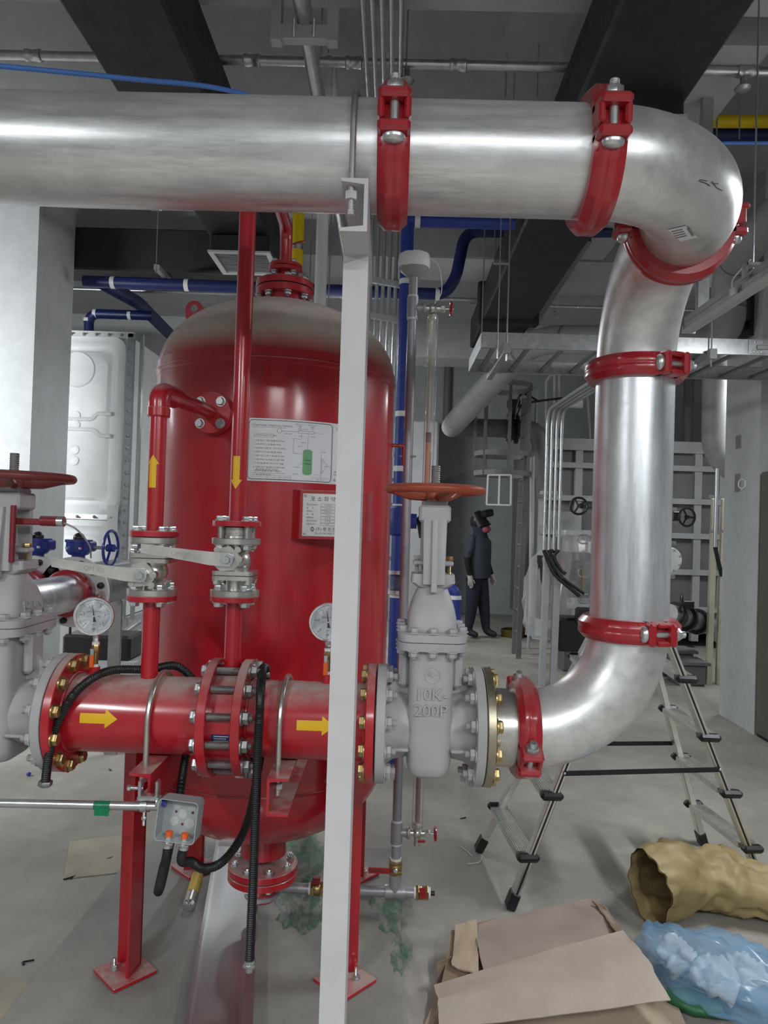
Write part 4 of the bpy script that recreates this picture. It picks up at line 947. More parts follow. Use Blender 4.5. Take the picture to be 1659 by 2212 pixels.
# ---- conduit, junction box and black flexible conduits
YC = 1.84
a_ = at(-40, 1734, YC); b_ = at(345, 1742, YC)
T = thing('conduit', 'thin shiny steel conduit at lower left with green tape', 'conduit', ((a_.x + b_.x) / 2, YC, min(a_.z, b_.z) - .011))
m = MB(); m.cyl(a_ - (b_ - a_) * 1.2, b_, .0108, n=20); part(T, 'tube', m, 'zinc')
d = (b_ - a_).normalized(); p = at(222, 1740, YC)
m = MB(); m.cyl(p - d * .021, p + d * .021, .0116, n=20); m.box((p.x + .002, YC - .0112, p.z - .012), (.038, .001, .02)); part(T, 'tape', m, 'green_tape', 'green tape band with pen mark')
T = thing('beam_clamp', 'shiny zinc clamp holding the conduit to the red bracket', 'clamp', at(320, 1760, YC))
c = at(318, 1722, YC); m = MB()
m.box((c.x + .004, YC - .004, c.z + .002), (.052, .03, .012), None, .004); m.box((c.x - .016, YC - .004, c.z + .022), (.008, .026, .05), None, .003); m.box((c.x + .028, YC - .004, c.z + .022), (.008, .026, .05), None, .003); part(T, 'jaw', m, 'zinc')
m = MB(); m.thread((c.x - .05, YC - .004, c.z + .024), (c.x - .01, YC - .004, c.z + .024), .005); m.hexp((c.x - .05, YC - .004, c.z + .024), (1, 0, 0), .014, .008); part(T, 'clamp_screw', m, 'zinc')
cc = at(312, 1741, YC); m = MB(); m.cyl(cc - d * .008, cc + d * .008, .015, n=18); m.thread(cc - V((0, 0, .05)), cc, .004); m.hexp(cc - V((0, 0, .035)), (0, 0, 1), .012, .008); part(T, 'conduit_ring', m, 'zinc')
# box
bc = at(388, 1768, YC - .01); T = thing('junction_box', 'open grey steel junction box with round knockouts hanging before the tank', 'junction box', bc - V((0, 0, .057)))
Mx = M4.Translation(bc) @ M4.Rotation(radians(-3), 4, 'Z') @ M4.Rotation(radians(4), 4, 'Y') @ M4.Rotation(radians(-4), 4, 'X')
S, Dp, th = .052, .05, .0018
m = MB(); sq = rrect(S, S, .010, 4); n = len(sq)
rings = [[V((x, Dp / 2, z)) for x, z in sq], [V((x, -Dp / 2, z)) for x, z in sq], [V((x * (1 - th / S), -Dp / 2, z * (1 - th / S))) for x, z in sq], [V((x * (1 - th / S), Dp / 2 - th, z * (1 - th / S))) for x, z in sq]]
m.loft([[Mx @ p for p in r] for r in rings]); part(T, 'box_body', m, 'box_grey')
kp = [(-.018, .028, .0125), (.022, .028, .0125), (.0, .004, .0115), (-.020, -.016, .0115), (.020, -.018, .013)]
for (x, z, r) in kp:
    m = MB(); m.lathe([(r + .0008, 0), (r + .0006, .0008), (r - .0006, .0008), (r - .0008, .0002), (0, .0006)], Mx @ V((x, Dp / 2 - th - .0002, z)), Mx.to_3x3() @ V((0, -1, 0)), 24); part(T, 'knockout', m, 'grille_grey')
for (x, z) in ((-.018, .008), (.026, .010), (.002, -.022)): m = MB(); m.lathe([(.0035, 0), (.0035, .0006), (0, .0006)], Mx @ V((x, Dp / 2 - th - .0003, z)), Mx.to_3x3() @ V((0, -1, 0)), 12); part(T, 'screw_hole', m, 'violet')
ends = []
for x in (-.021, .020):
    q0 = Mx @ V((x, -.003, -S)); ax = Mx.to_3x3() @ V((0, 0, -1)); ends.append((q0 + ax * .02, ax))
    m = MB(); m.cyl(q0 - ax * .018, q0 - ax * .006, .0092, n=18); m.torus(q0 - ax * .018, ax, .0085, .0012, 18, 6); cn = part(T, 'conduit_bush', m, 'orange_plastic')
    m = MB(); m.cyl(q0 - ax * .007, q0 + ax * .0, .0115, n=18); m.cyl(q0, q0 + ax * .022, .0125, n=20); m.hexp(q0 + ax * .006, ax, .028, .008); part(T, 'conduit_connector', m, 'zinc')
m = MB(); q0 = Mx @ V((-S, .0, .034)); ax = Mx.to_3x3() @ V((1, 0, 0)); m.cyl(q0 - ax * .012, q0 + ax * .003, .0135, n=18); m.hexp(q0 - ax * .008, ax, .032, .006); part(T, 'conduit_connector', m, 'zinc')
m = MB(); m.cyl(q0 + ax * .003, q0 + ax * .012, .0098, n=18); part(T, 'conduit_bush', m, 'blue_paint')
def flex(label, pts, r, end=True):
    path = spline(pts, 10); L = [0.]
    for i in range(1, len(path)): L.append(L[-1] + (path[i] - path[i - 1]).length)
    step = .0028; n = int(L[-1] / step); P = []; Rr = []; j = 0
    for k in range(n + 1):
        s = L[-1] * k / n
        while j < len(L) - 2 and L[j + 1] < s: j += 1
        f = (s - L[j]) / max(1e-9, L[j + 1] - L[j]); P.append(path[j].lerp(path[j + 1], f)); Rr.append(r if k % 2 else r * .86)
    T = thing('flexible_conduit', label, 'conduit', path[-1], 'black flexible conduits')
    m = MB(); m.tube(P, Rr, 14); part(T, 'sleeve', m, 'rubber', ang=radians(60))
    return T, P
e0, ax0 = ends[0]; e1, ax1 = ends[1]
yb_ = YP + .20
ptsA = [e0 - ax0 * .005, e0 + ax0 * .03, at(352, 1880, 1.84), at(342, 1925, 1.87), at(352, 1895, 1.92), at(372, 1800, 1.96), at(388, 1715, 2.0), at(402, 1630, 2.10), V((-.585, YP + .15, ZP + .02)), V((-.64, YP + .11, ZP + .115)), V((-.70, YP + .02, ZP + RP + .016)), at(250, 1447, YP - .03), at(205, 1462, YP - .075), at(160, 1500, YP - .108), at(125, 1560, YP - .128), at(106, 1630, YP - .14), at(98, 1690, YP - .14)]
T, P = flex('black corrugated conduit draped over left red pipe end', ptsA, .0125)
m = MB(); ax = (P[-1] - P[-6]).normalized(); m.hexp(P[-1] - ax * .004, ax, .032, .014); part(T, 'end_nut', m, 'dull_steel')
ptsB = [e1 - ax1 * .005, e1 + ax1 * .03, at(415, 1862, 1.86), at(440, 1876, 1.88), at(480, 1862, 1.92), at(520, 1810, 1.96), at(543, 1745, 1.99), at(558, 1660, 2.02), at(569, 1590, 2.10), V((-.375, YP + .145, ZP + .02)), V((-.372, YP + .105, ZP + .115)), V((-.368, YP + .03, ZP + RP + .030)), at(566, 1458, 1.995), at(563, 1490, 1.93), at(561, 1540, 1.905), at(557, 1620, 1.895), at(552, 1760, 1.89), at(546, 1920, 1.88), at(541, 2030, 1.875), at(539, 2082, 1.875)]
T, P = flex('black corrugated conduit hanging straight down before the tank', ptsB, .0125)
m = MB(); ax = (P[-1] - P[-6]).normalized(); m.cyl(P[-1] - ax * .012, P[-1] + ax * .006, .0145, n=18); m.hexp(P[-1] - ax * .002, ax, .031, .009); m.cyl(P[-1] + ax * .006, P[-1] + ax * .020, .009, n=16); part(T, 'end_connector', m, 'zinc')
# ================================================================== level gauge and drain line beside the tank
YL = TKY
zd = .128; xg = at(858, 1900, YL).x; xt = at(892, 640, YL).x
xg = (xg + at(886, 700, YL).x) / 2
T = thing('level_gauge_pipe', 'slim grey standpipe with taped funnel beside the red tank', 'pipe', (xg, YL, zd))
zfun = at(893, 600, YL).z
m = MB(); m.cyl((xg, YL, zd), (xg, YL, zfun + .02), .0185, n=24); part(T, 'standpipe', m, 'sight_grey')
m = MB(); m.lathe([(.019, 0), (.03, .006), (.055, .028), (.060, .042), (.062, .086), (.056, .088)], (xg, YL, zfun), (0, 0, 1), 32); fu = part(T, 'funnel', m, 'pipe_grey')
m = MB(); rnd = random.Random(3); vs = []; fs = []; n = 28
for i in range(6):
    for k in range(n): 
        r = [.0595, .064, .0655, .065, .062, .02][i] + rnd.uniform(-.0015, .0015); z = zfun + [.036, .046, .06, .076, .090, .094][i] + rnd.uniform(-.002, .002); a = 2 * pi * k / n; vs.append(V((xg + r * cos(a), YL + r * sin(a), z)))
for i in range(5):
    for k in range(n): k2 = (k + 1) % n; fs.append((i * n + k, i * n + k2, (i + 1) * n + k2, (i + 1) * n + k))
fs.append(tuple(5 * n + k for k in range(n))); m.add(vs, fs); part(fu, 'tape_cover', m, 'white_plastic', 'crumpled white tape cover')
def tee(z, side=1, mat='sight_grey'):
    m = MB(); m.cyl((xg, YL, z - .042), (xg, YL, z + .042), .0235, n=24); m.cyl((xg, YL, z), (xg + side * .052, YL, z), .017, n=20); m.lathe([(.021, 0), (.024, .004), (.024, .01), (.021, .014)], (xg + side * .04, YL, z), (side, 0, 0), 20); part(T, 'tee_fitting', m, mat)
    for e in (-1, 1): m = MB(); m.cyl((xg, YL, z + e * .042), (xg, YL, z + e * .049), .0215, n=20); part(T, 'sealing_tape', m, 'white_plastic')
ztu = at(888, 665, YL).z; ztl = at(862, 1798, YL).z
tee(ztu); tee(ztl)
xgl = xg + .082
def cock(z, up):
    m = MB(); m.cyl((xg + .05, YL, z), (xg + .125, YL, z), .0125, n=18); m.hexp((xg + .112, YL, z), (1, 0, 0), .026, .02); m.ball((xgl, YL, z), .02, n=16, m=10); m.cyl((xgl, YL, z), (xgl, YL, z + up * .045), .0165, n=18); m.hexp((xgl, YL, z + up * .02) if up > 0 else (xgl, YL, z - .038), (0, 0, 1), .036, .018); part(T, 'gauge_cock', m, 'stainless')
    m = MB(); m.cyl((xg + .13, YL, z), (xg + .165, YL, z), .004, n=8); part(T, 'cock_spindle', m, 'chrome')
    m = MB(); c = V((xg + .155, YL, z)); m.torus(c, (1, 0, 0), .024, .0055, 28, 8)
    for k in range(5): a = 2 * pi * k / 5; m.tube([c, c + V((0, cos(a), sin(a))) * .024], .004, 6)
    m.cyl(c - V((.006, 0, 0)), c + V((.006, 0, 0)), .009, n=12); part(T, 'cock_handwheel', m, 'red_cast', 'small red handwheel')
cock(ztu, -1); cock(ztl, 1)
m = MB(); m.cyl((xgl, YL, ztl - .05), (xgl, YL, ztl), .012, n=16); part(T, 'drain_spout', m, 'stainless'); m = MB(); m.box((xgl + .018, YL - .01, ztl - .028), (.03, .008, .010), None, .002); part(T, 'drain_tap', m, 'red_cast')
zo1 = at(918, 945, YL).z
m = MB(); m.cyl((xgl, YL, ztl + .03), (xgl, YL, ztl + .35), .0105, n=16); m.cyl((xgl, YL, ztl + .35), (xgl, YL, zo1 - .06), .0105, n=16); part(T, 'liquid_column', m, 'copper_liquid', 'brown liquid inside the level tube')
m = MB(); m.cyl((xgl - .002, YL, 1.55), (xgl - .002, YL, zo1 - .02), .0115, n=16); part(T, 'orange_scale', m, 'rust_orange', 'orange strip in the level tube'); m = MB(); m.cyl((xgl - .002, YL, zo1 - .02), (xgl - .002, YL, zo1 + .02), .0112, n=16); part(T, 'float_mark', m, 'violet')
m = MB(); m.cyl((xgl - .006, YL, zo1 + .02), (xgl - .004, YL, ztu - .05), .0065, n=14); part(T, 'level_scale_rod', m, 'cream', 'cream rod inside the level tube')
clear('glass_tube', (.9, .92, .9), .05, .18); MAT['glass_tube'].node_tree.nodes['Principled BSDF'].inputs['Specular IOR Level'].default_value = .6
m = MB(); m.cyl((xgl, YL, ztl + .04), (xgl, YL, ztu - .04), .0165, n=24, caps=False); part(T, 'glass_tube', m, 'glass_tube', 'clear glass level tube')
m = MB()
m.cyl((xgl + .020, YL - .004, ztl + .02), (xgl + .020, YL - .004, ztu - .03), .002, n=6); part(T, 'guard_rod', m, 'zinc'); m = MB(); m.cyl((xgl - .020, YL - .004, ztl + .02), (xgl - .020, YL - .004, ztu - .03), .002, n=6); part(T, 'guard_rod', m, 'zinc')
m = MB(); m.tube(spline([(xg + .05, YL, zfun + .09), (xg + .10, YL, zfun + .05), (xg + .115, YL, zfun - .05), (xg + .088, YL, ztu + .02)]), .0018, 6); part(T, 'vent_tube', m, 'white_plastic')
zub = at(870, 985, YL).z; m = MB(); m.tube(fillet([(xg - .035, YL, zub), (xg + .03, YL - .02, zub), (xg + .03, YL + .02, zub), (xg - .035, YL + .01, zub)], .018, 6), .003, 8); part(T, 'pipe_clamp', m, 'zinc')
# drain line
T = thing('drain_line', 'low grey drain pipe with brass ball valves from tank bottom', 'pipe', (-.2, YL, .02))
xd0 = TKX + .05; xd1 = at(895, 1922, YL).x
m = MB(); m.cyl((xd0, YL, zd), (xd1 + .01, YL, zd), .020, n=24); m.lathe([(.028, -.04), (.03, -.03), (.024, 0), (.03, .03), (.028, .04)], (xg, YL, zd), (1, 0, 0), 24); m.cyl((xg, YL, zd), (xg, YL, zd + .08), .024, n=24); part(T, 'pipe', m, 'sight_grey')
def brass(p, ax, L, r=.024):
    p = V(p); ax = V(ax); m = MB(); m.cyl(p - ax * L / 2, p + ax * L / 2, r * .92, n=20); m.hexp(p - ax * L / 2, ax, r * 2.15, L * .28); m.hexp(p + ax * (L / 2 - L * .28), ax, r * 2.15, L * .28); m.ball(p, r * 1.08, n=18, m=10); b = part(T, 'ball_valve_body', m, 'brass')
    for e in (-1, 1): m = MB(); m.cyl(p + ax * (L / 2) * e, p + ax * (L / 2 + .008) * e, r * .95, n=20); part(T, 'sealing_tape', m, 'white_plastic')
xb1 = at(686, 1924, YL).x; xb2 = at(912, 1922, YL).x; zb3 = at(860, 1872, YL).z
brass((xb1, YL, zd), (1, 0, 0), .055); brass((xb2, YL, zd), (1, 0, 0), .05); brass((xg, YL, zb3), (0, 0, 1), .055)
m = MB(); m.box((xb1 - .005, YL - .01, zd + .04), (.03, .02, .03), None, .004); part(T, 'valve_lever', m, 'red_dull')
m = MB(); m.bar((xb2 - .004, YL - .028, zd + .035), (xb2 + .006, YL - .030, zd - .006), .024, .004, b=.001); part(T, 'valve_lever', m, 'red_cast')
m = MB(); m.box((xg - .065, YL - .03, zb3 - .004), (.085, .005, .024), None, .002); lv = part(T, 'valve_lever', m, 'red_cast'); m = MB(); f_ = lambda x, y, z=0: V((xg - .072 - x, YL - .033 - z, zb3 - .004 - y)); add_text(m, 'CMK8#', .016, f_, res=1); part(lv, 'print', m, 'ink')
m = MB(); m.hexp((xg, YL - .022, zb3 - .002), (0, -1, 0), .016, .012); part(T, 'lever_nut', m, 'chrome')
m = MB(); m.cyl((xb2 + .033, YL, zd), (xb2 + .05, YL, zd), .009, n=10); part(T, 'drain_plug', m, 'black_iron')
# ================================================================== step ladder
T = thing('step_ladder', 'aluminium folding step ladder standing open on the right', 'ladder', (1.05, 3.25, 0))
FL, RL = atz(1100, 1962), atz(1032, 1838); FR, RR_ = atz(1652, 1928), atz(1519, 1824)
apF = at(1385, 1290, 3.07); apR = at(1352, 1262, 3.50); apR.z = apF.z
dxx = V((.045, 0, 0))
rails = {'FL': (FL, apF - dxx), 'RL': (RL, apR - dxx), 'FR': (FR, apF + dxx), 'RR': (RR_, apR + dxx)}
for k, (p, q) in rails.items():
    m = MB(); u = (q - p).normalized(); m.bar(p + u * .045, q, .030, .052, (0, 1, 0), .004); rl = part(T, 'rail', m, 'aluminium')
    if k[0] == 'F':
        m = MB(); m.bar(p + u * .05 + V((0, -.0262, 0)), q + V((0, -.0262, 0)), .008, .002, (0, 1, 0)); part(rl, 'rubber_strip', m, 'rubber')
    m = MB(); m.bar(p + V((0, 0, .002)), p + u * .075, .040, .062, (0, 1, 0), .006); part(rl, 'foot_cap', m, 'rubber')
for sd in 'LR':
    p, q = rails['F' + sd]; r, s_ = rails['R' + sd]
    for f in ((.165, .36, .55, .74) if sd == 'L' else (.16, .35, .54, .735)):
        a = p.lerp(q, f); b = r.lerp(s_, f); b.z = a.z; dd = (b - a).normalized(); sg = -1 if sd == 'L' else 1
        m = MB(); wv = .085; off = V((sg * .012, 0, 0))
        A, B = a + off + dd * .02, b + off - dd * .02; u, rr2, ax = frame(B - A)
        poly = []; nr = 9
        for i in range(nr): x = -wv / 2 + wv * i / nr; poly += [(x, .012), (x + wv / nr * .55, .012), (x + wv / nr * .55, .0095), (x + wv / nr, .0095)]
        poly += [(wv / 2, -.012), (-wv / 2, -.012)]
        m.ext(poly[::-1], mtx(A, rr2, u, ax), (B - A).length); stp = part(T, 'step', m, 'aluminium')
        for e, pp in ((-1, a - dd * .018), (1, b + dd * .018)):
            m = MB(); m.bar(pp + off - dd * .022, pp + off + dd * .022, .096, .034, (0, 0, 1), .012); part(stp, 'end_cap', m, 'rubber')
for f, kk in ((.435, 'F'), (.40, 'R')):
    a, b = rails[kk + 'L'], rails[kk + 'R']; p, q = a[0].lerp(a[1], f), b[0].lerp(b[1], f); q.z = p.z
    yo = V((0, -.03 if kk == 'F' else .03, 0)); m = MB(); m.bar(p + yo, q + yo, .006, .02, (0, 0, 1)); br = part(T, 'spreader_bar', m, 'black_iron')
    for e in (p, q): m = MB(); m.lathe([(.006, 0), (.004, .003), (0, .004)], e + yo * 1.12, (0, -1, 0), 10); part(br, 'rivet', m, 'zinc')
m = MB(); m.box(((apF.x + apR.x) / 2, (apF.y + apR.y) / 2, apF.z + .01), (.16, .42, .03), None, .01); part(T, 'top_platform', m, 'aluminium')
# ================================================================== cardboard, sack, plastic bag
plain('card', (.40, .335, .285), .8, var=.16, scale=4, bmp=.3); plain('card_mid', (.31, .25, .215), .8, var=.16, scale=4, bmp=.3); plain('card_dark', (.25, .18, .12), .8, var=.12, scale=6, bmp=.25)
plain('card_tan', (.42, .33, .24), .8, var=.1, scale=5, bmp=.2)
def sheet_of(name, label, corners, mat, nx=12, ny=12, amp=.006, th=.006, seed=1, curve=0., cat='cardboard', group='flattened cardboard boxes'):
    rnd = random.Random(seed); c = [V(p) for p in corners]; g = []
    nrm_ = (c[1] - c[0]).cross(c[3] - c[0]).normalized()
    if nrm_.z < 0: nrm_ = -nrm_
    for i in range(nx + 1):
        for j in range(ny + 1):
            u, v = i / nx, j / ny; p = (c[0] * (1 - u) + c[1] * u) * (1 - v) + (c[3] * (1 - u) + c[2] * u) * v
            e = amp * (sin(u * 9 + seed) * cos(v * 7 + seed * 2) + .4 * sin(u * 23 + v * 17)) + curve * sin(pi * u) + rnd.uniform(-.0008, .0008)
            if i in (0, nx) or j in (0, ny): p = p + V((rnd.uniform(-.002, .002), rnd.uniform(-.002, .002), 0))
            g.append(p + nrm_ * e)
    m = MB(); N1 = len(g); top = g; bot = [p - nrm_ * th for p in g]; w = ny + 1; fs = []
    for i in range(nx):
        for j in range(ny): a, b, cc, d = i * w + j, (i + 1) * w + j, (i + 1) * w + j + 1, i * w + j + 1; fs += [(a, b, cc, d), (N1 + a, N1 + d, N1 + cc, N1 + b)]
    bd = [(i, 0) for i in range(nx)] + [(nx, j) for j in range(ny)] + [(i, ny) for i in range(nx, 0, -1)] + [(0, j) for j in range(ny, 0, -1)]
    for (a, b), (c2, d2) in zip(bd, bd[1:] + bd[:1]): x, y = a * w + b, c2 * w + d2; fs.append((x, N1 + x, N1 + y, y))
    m.add(top + bot, fs); return solo(name, m, mat, label, cat, group)
sheet_of('cardboard_sheet', 'brown cardboard flap lying lowest at the left of the pile', [atz(930, 2250, .03), atz(975, 2010, .10), atz(1075, 1985, .11), atz(1100, 2220, .05)], 'card_dark', seed=2)
sheet_of('cardboard_sheet', 'tan cardboard sheet at the bottom edge under the pile', [atz(900, 2260, .012), atz(945, 2140, .03), atz(1440, 2110, .03), atz(1500, 2260, .012)], 'card_tan', seed=5, amp=.003)
sheet_of('cardboard_sheet', 'grey-brown upper cardboard flap with straight top edge', [atz(1050, 2120, .10), atz(1018, 1998, .115), atz(1287, 1936, .115), atz(1350, 2040, .10)], 'card_mid', seed=3, curve=.01)
sheet_of('cardboard_sheet', 'wide grey-brown cardboard front flap on top of pile', [atz(950, 2225, .10), atz(938, 2125, .165), atz(1345, 2008, .165), atz(1450, 2160, .10)], 'card', seed=9, curve=.018)
sheet_of('cardboard_sheet', 'brown folded cardboard side tucked behind the flaps', [atz(1280, 1945, .13), atz(1310, 1960, .13), atz(1400, 2085, .03), atz(1345, 2030, .13)], 'card_dark', seed=4, amp=.003)
sheet_of('cardboard_sheet', 'brown cardboard flap slanting up behind the left flaps', [atz(1035, 2105, .10), atz(975, 2085, .09), atz(985, 1998, .12), atz(1030, 1985, .13)], 'card_tan', seed=8, amp=.003)
sheet_of('cardboard_sheet', 'brown cardboard inner wall standing under the wide flap', [atz(945, 2140, .005), atz(1040, 2075, .005), atz(1040, 2075 - 38, .09), atz(945, 2140 - 60, .09)], 'card_dark', seed=6, amp=.002)
# woven sack with open mouth
def nz(p, s, k=0): return mathutils.noise.noise(V(p) * s + V((k * 7.1, k * 3.3, 0)))
def blobtube(m, cs, radii, n=36, amp=.02, s=9, seed=0, closed_ends=(True, True), zmin=.003):
    cs = [V(c) for c in cs]; secs = []
    for i, c in enumerate(cs):
        t = (cs[min(i + 1, len(cs) - 1)] - cs[max(i - 1, 0)]).normalized(); u, b, a = frame(t, (0, 0, 1)); ring = []
        for k in range(n):
            q = 2 * pi * k / n; p = c + u * (radii[i][1] * cos(q)) + b * (radii[i][0] * sin(q))
            d = (p - c).normalized(); p = p + d * (amp * nz(p, s, seed) + amp * .5 * nz(p, s * 2.7, seed + 1)); p.z = max(p.z, zmin); ring.append(p)
        secs.append(ring)
    m.loft(secs, False)
    for flag, r, c in ((closed_ends[0], secs[0], cs[0]), (closed_ends[1], secs[-1], cs[-1])):
        if flag: o_ = len(m.v); m.add(r + [c], [(k, (k + 1) % n, n) for k in range(n)])
m_, t_, b_ = nt('sack'); c_ = coord(t_); wv = N(t_, 'ShaderNodeTexChecker'); wv.inputs['Scale'].default_value = 220; t_.links.new(c_, wv.inputs['Vector'])
k_ = ramp(t_, noise(t_, c_, 6), [(.3, (.27, .205, .09)), (.7, (.40, .31, .15))]); t_.links.new(k_, b_.inputs['Base Color']); b_.inputs['Roughness'].default_value = .55; bump(t_, b_, wv.outputs[0], .15, .002)
sm = at(1396, 1902, 2.95); s1 = at(1475, 1915, 3.06); s2 = at(1560, 1955, 3.08); s3 = at(1650, 1990, 3.02); s4 = at(1760, 2020, 2.95)
for q_, z_ in ((sm, .155), (s1, .145), (s2, .12), (s3, .10), (s4, .09)): q_.z = z_
T = thing('woven_sack', 'crumpled tan woven sack lying open-mouthed on the floor', 'sack', (sm.x + .2, sm.y, 0))
def lerp3(a, b, k): return [a.lerp(b, i / k) for i in range(k)]
cs = spline([sm, s1, s2, s3, s4], 8)
rad = []
for i in range(len(cs)):
    f = i / (len(cs) - 1); r0 = .118 + .03 * sin(f * 3.2); rad.append((r0, .148 - .07 * f))
m = MB(); blobtube(m, cs, rad, 72, .042, 9, 3, (False, True)); part(T, 'outer_cloth', m, 'sack', ang=radians(180))
m = MB(); blobtube(m, cs[:14], [(a * .95, b * .95) for a, b in rad[:14]], 72, .042, 9, 3, (False, True), .006); part(T, 'inner_cloth', m, 'sack', ang=radians(180))
# blue plastic bag with white stuffing
clear('blue_film', (.24, .46, .70), .2, .42); clear('white_fluff', (.75, .78, .78), .8, 1.)
b0, b1, b2, b3 = atz(1400, 2035, .09), atz(1490, 2075, .12), atz(1600, 2120, .12), atz(1720, 2170, .08)
T = thing('plastic_bag', 'blue translucent plastic bag of white scraps on the floor', 'bag', ((b0.x + b3.x) / 2, b1.y, 0))
cs = lerp3(b0, b1, 5) + lerp3(b1, b2, 5) + lerp3(b2, b3, 4) + [b3]; rad = [(.03 + .115 * math.sin(pi * min(.97, .04 + .75 * i / 14)) ** .6, .02 + .095 * math.sin(pi * min(.97, .04 + .75 * i / 14)) ** .6) for i in range(len(cs))]
m = MB(); blobtube(m, cs, rad, 72, .045, 17, 5); part(T, 'film', m, 'blue_film', ang=radians(180))
for i, (q0, q1, r) in enumerate((((1425, 2040), (1500, 2085), .062), ((1490, 2095), (1600, 2125), .058), ((1570, 2075), (1660, 2120), .05))):
    p, q = atz(*q0, .10), atz(*q1, .10); m = MB(); blobtube(m, [p.lerp(q, k / 16) for k in range(17)], [(r * max(.12, sin(pi * (k + .5) / 17) ** .7), r * .85 * max(.12, sin(pi * (k + .5) / 17) ** .7)) for k in range(17)], 40, .045, 22, 9 + i); part(T, 'white_scrap', m, 'white_fluff', ang=radians(180))
m = MB(); blobtube(m, [atz(1440, 2150, .03), atz(1500, 2165, .03), atz(1560, 2185, .03)], [(.02, .02), (.07, .03), (.03, .02)], 24, .02, 14, 4); solo('green_scrap', m, 'green_paint', 'dark green scrap peeking out under the blue bag', 'scrap', ang=radians(180))
# ================================================================== things on the floor by the tank
# galvanised trough running under the tank
T = thing('metal_trough', 'long shiny sheet-metal trough lying under the tank', 'trough', (-.52, 2.2, .02))
pa, pb = atz(470, 2240, .022), atz(595, 1790, .022); pa2, pb2 = atz(545, 2240, .022), atz(560, 1850, .022)
xl0, xr0 = atz(400, 2212, .03).x, atz(548, 2212, .03).x
y0, y1 = 1.7, 3.42; cxL = lambda y: (xl0 + .0) - (y - atz(400, 2212, .03).y) * .17; cw = xr0 - xl0
def trough_sec(y):
    x = cxL(y); W = cw
    return [V((x, y, .055)), V((x + .012, y, .055)), V((x + .014, y, .026)), V((x + W - .036, y, .026)), V((x + W - .034, y, .075)), V((x + W, y, .075)), V((x + W, y, .068)), V((x + W - .027, y, .068)), V((x + W - .029, y, .021)), V((x + .008, y, .021)), V((x + .006, y, .049)), V((x, y, .049))]
m = MB(); m.loft([trough_sec(y0), trough_sec(y1)]); part(T, 'channel', m, 'sheet_steel')
# rolled cardboard tube with yellow label
p, q = atz(408, 1955, .045), atz(432, 1875, .045)
T = thing('foil_tube', 'short foil-ended tube with yellow label beside the trough', 'tube', (p.x, p.y, .02))
m = MB(); d = (q - p).normalized(); q = p + d * .25; m.cyl(p, q, .024, n=24); part(T, 'tube_body', m, 'stainless'); m = MB(); m.cyl(p.lerp(q, .3), p.lerp(q, .9), .0246, n=24, caps=False); part(T, 'label_wrap', m, 'board_label', 'yellow paper label')
m = MB(); rnd = random.Random(2); n = 18; vs = [p - d * .004 * rnd.random()] + [p + (frame(d)[0] * cos(2 * pi * k / n) + frame(d)[1] * sin(2 * pi * k / n)) * .012 - d * .008 * rnd.random() for k in range(n)] + [p + (frame(d)[0] * cos(2 * pi * k / n) + frame(d)[1] * sin(2 * pi * k / n)) * .0245 for k in range(n)]
m.add(vs, [(0, 1 + k, 1 + (k + 1) % n) for k in range(n)] + [(1 + k, 1 + n + k, 1 + n + (k + 1) % n, 1 + (k + 1) % n) for k in range(n)]); part(T, 'foil_end', m, 'chrome')
# sheets on floor
def slab(name, label, px, th, mat, cat):
    c = [atz(*p) for p in px]; m = MB(); n = len(c); m.add([V((q.x, q.y, .001)) for q in c] + [V((q.x, q.y, th)) for q in c], [tuple(range(n - 1, -1, -1)), tuple(range(n, 2 * n))] + [(i, (i + 1) % n, n + (i + 1) % n, n + i) for i in range(n)]); return solo(name, m, mat, label, cat)
slab('board_sheet', 'thin pale board lying flat left of the red leg', [(137, 1900), (300, 1882), (306, 1800), (150, 1820)], .005, 'plywood', 'board')
slab('board_sheet', 'brown board corner lying at the lower left edge', [(-60, 2105), (0, 2108), (92, 2140), (50, 2230), (-60, 2230)], .006, 'plywood', 'board')
p = atz(60, 1672, .01); m = MB(); m.lathe([(.009, 0), (.011, .002), (.011, .018), (.009, .02)], p, (.8, -.5, .2), 16); solo('bottle_cap', m, 'blue_paint', 'small blue plastic cap on the floor at left', 'cap')
for i, (px, py) in enumerate(((235, 1855), (140, 1662), (150, 1898), (240, 1664), (60, 2080), (1002, 1770))):
    p = atz(px, py); rnd = random.Random(i); m = MB(); m.tube(spline([p + V((rnd.uniform(-.02, .02), rnd.uniform(-.02, .02), .004)) for _ in range(4)], 4), .003, 5); solo('debris_scrap', m, 'black_iron', 'dark scrap of debris ' + ['on the pale board by the red leg', 'on the floor under the left red pipe', 'on floor just below the pale board', 'on floor left of the red bracket', 'on floor near the lower left corner', 'on the floor right of the level gauge'][i], 'debris')
for i, (a, b, c_) in enumerate((((990, 1825), (1008, 1838), (1020, 1850)), ((1010, 1866), (1035, 1862), (1042, 1848)))):
    m = MB(); m.tube(spline([atz(*a, .004), atz(*b, .006), atz(*c_, .004)]), .002, 5); solo('wire_offcut', m, 'white_plastic', ['white wire offcut behind the left ladder foot', 'white wire offcut before the left ladder foot'][i], 'wire')
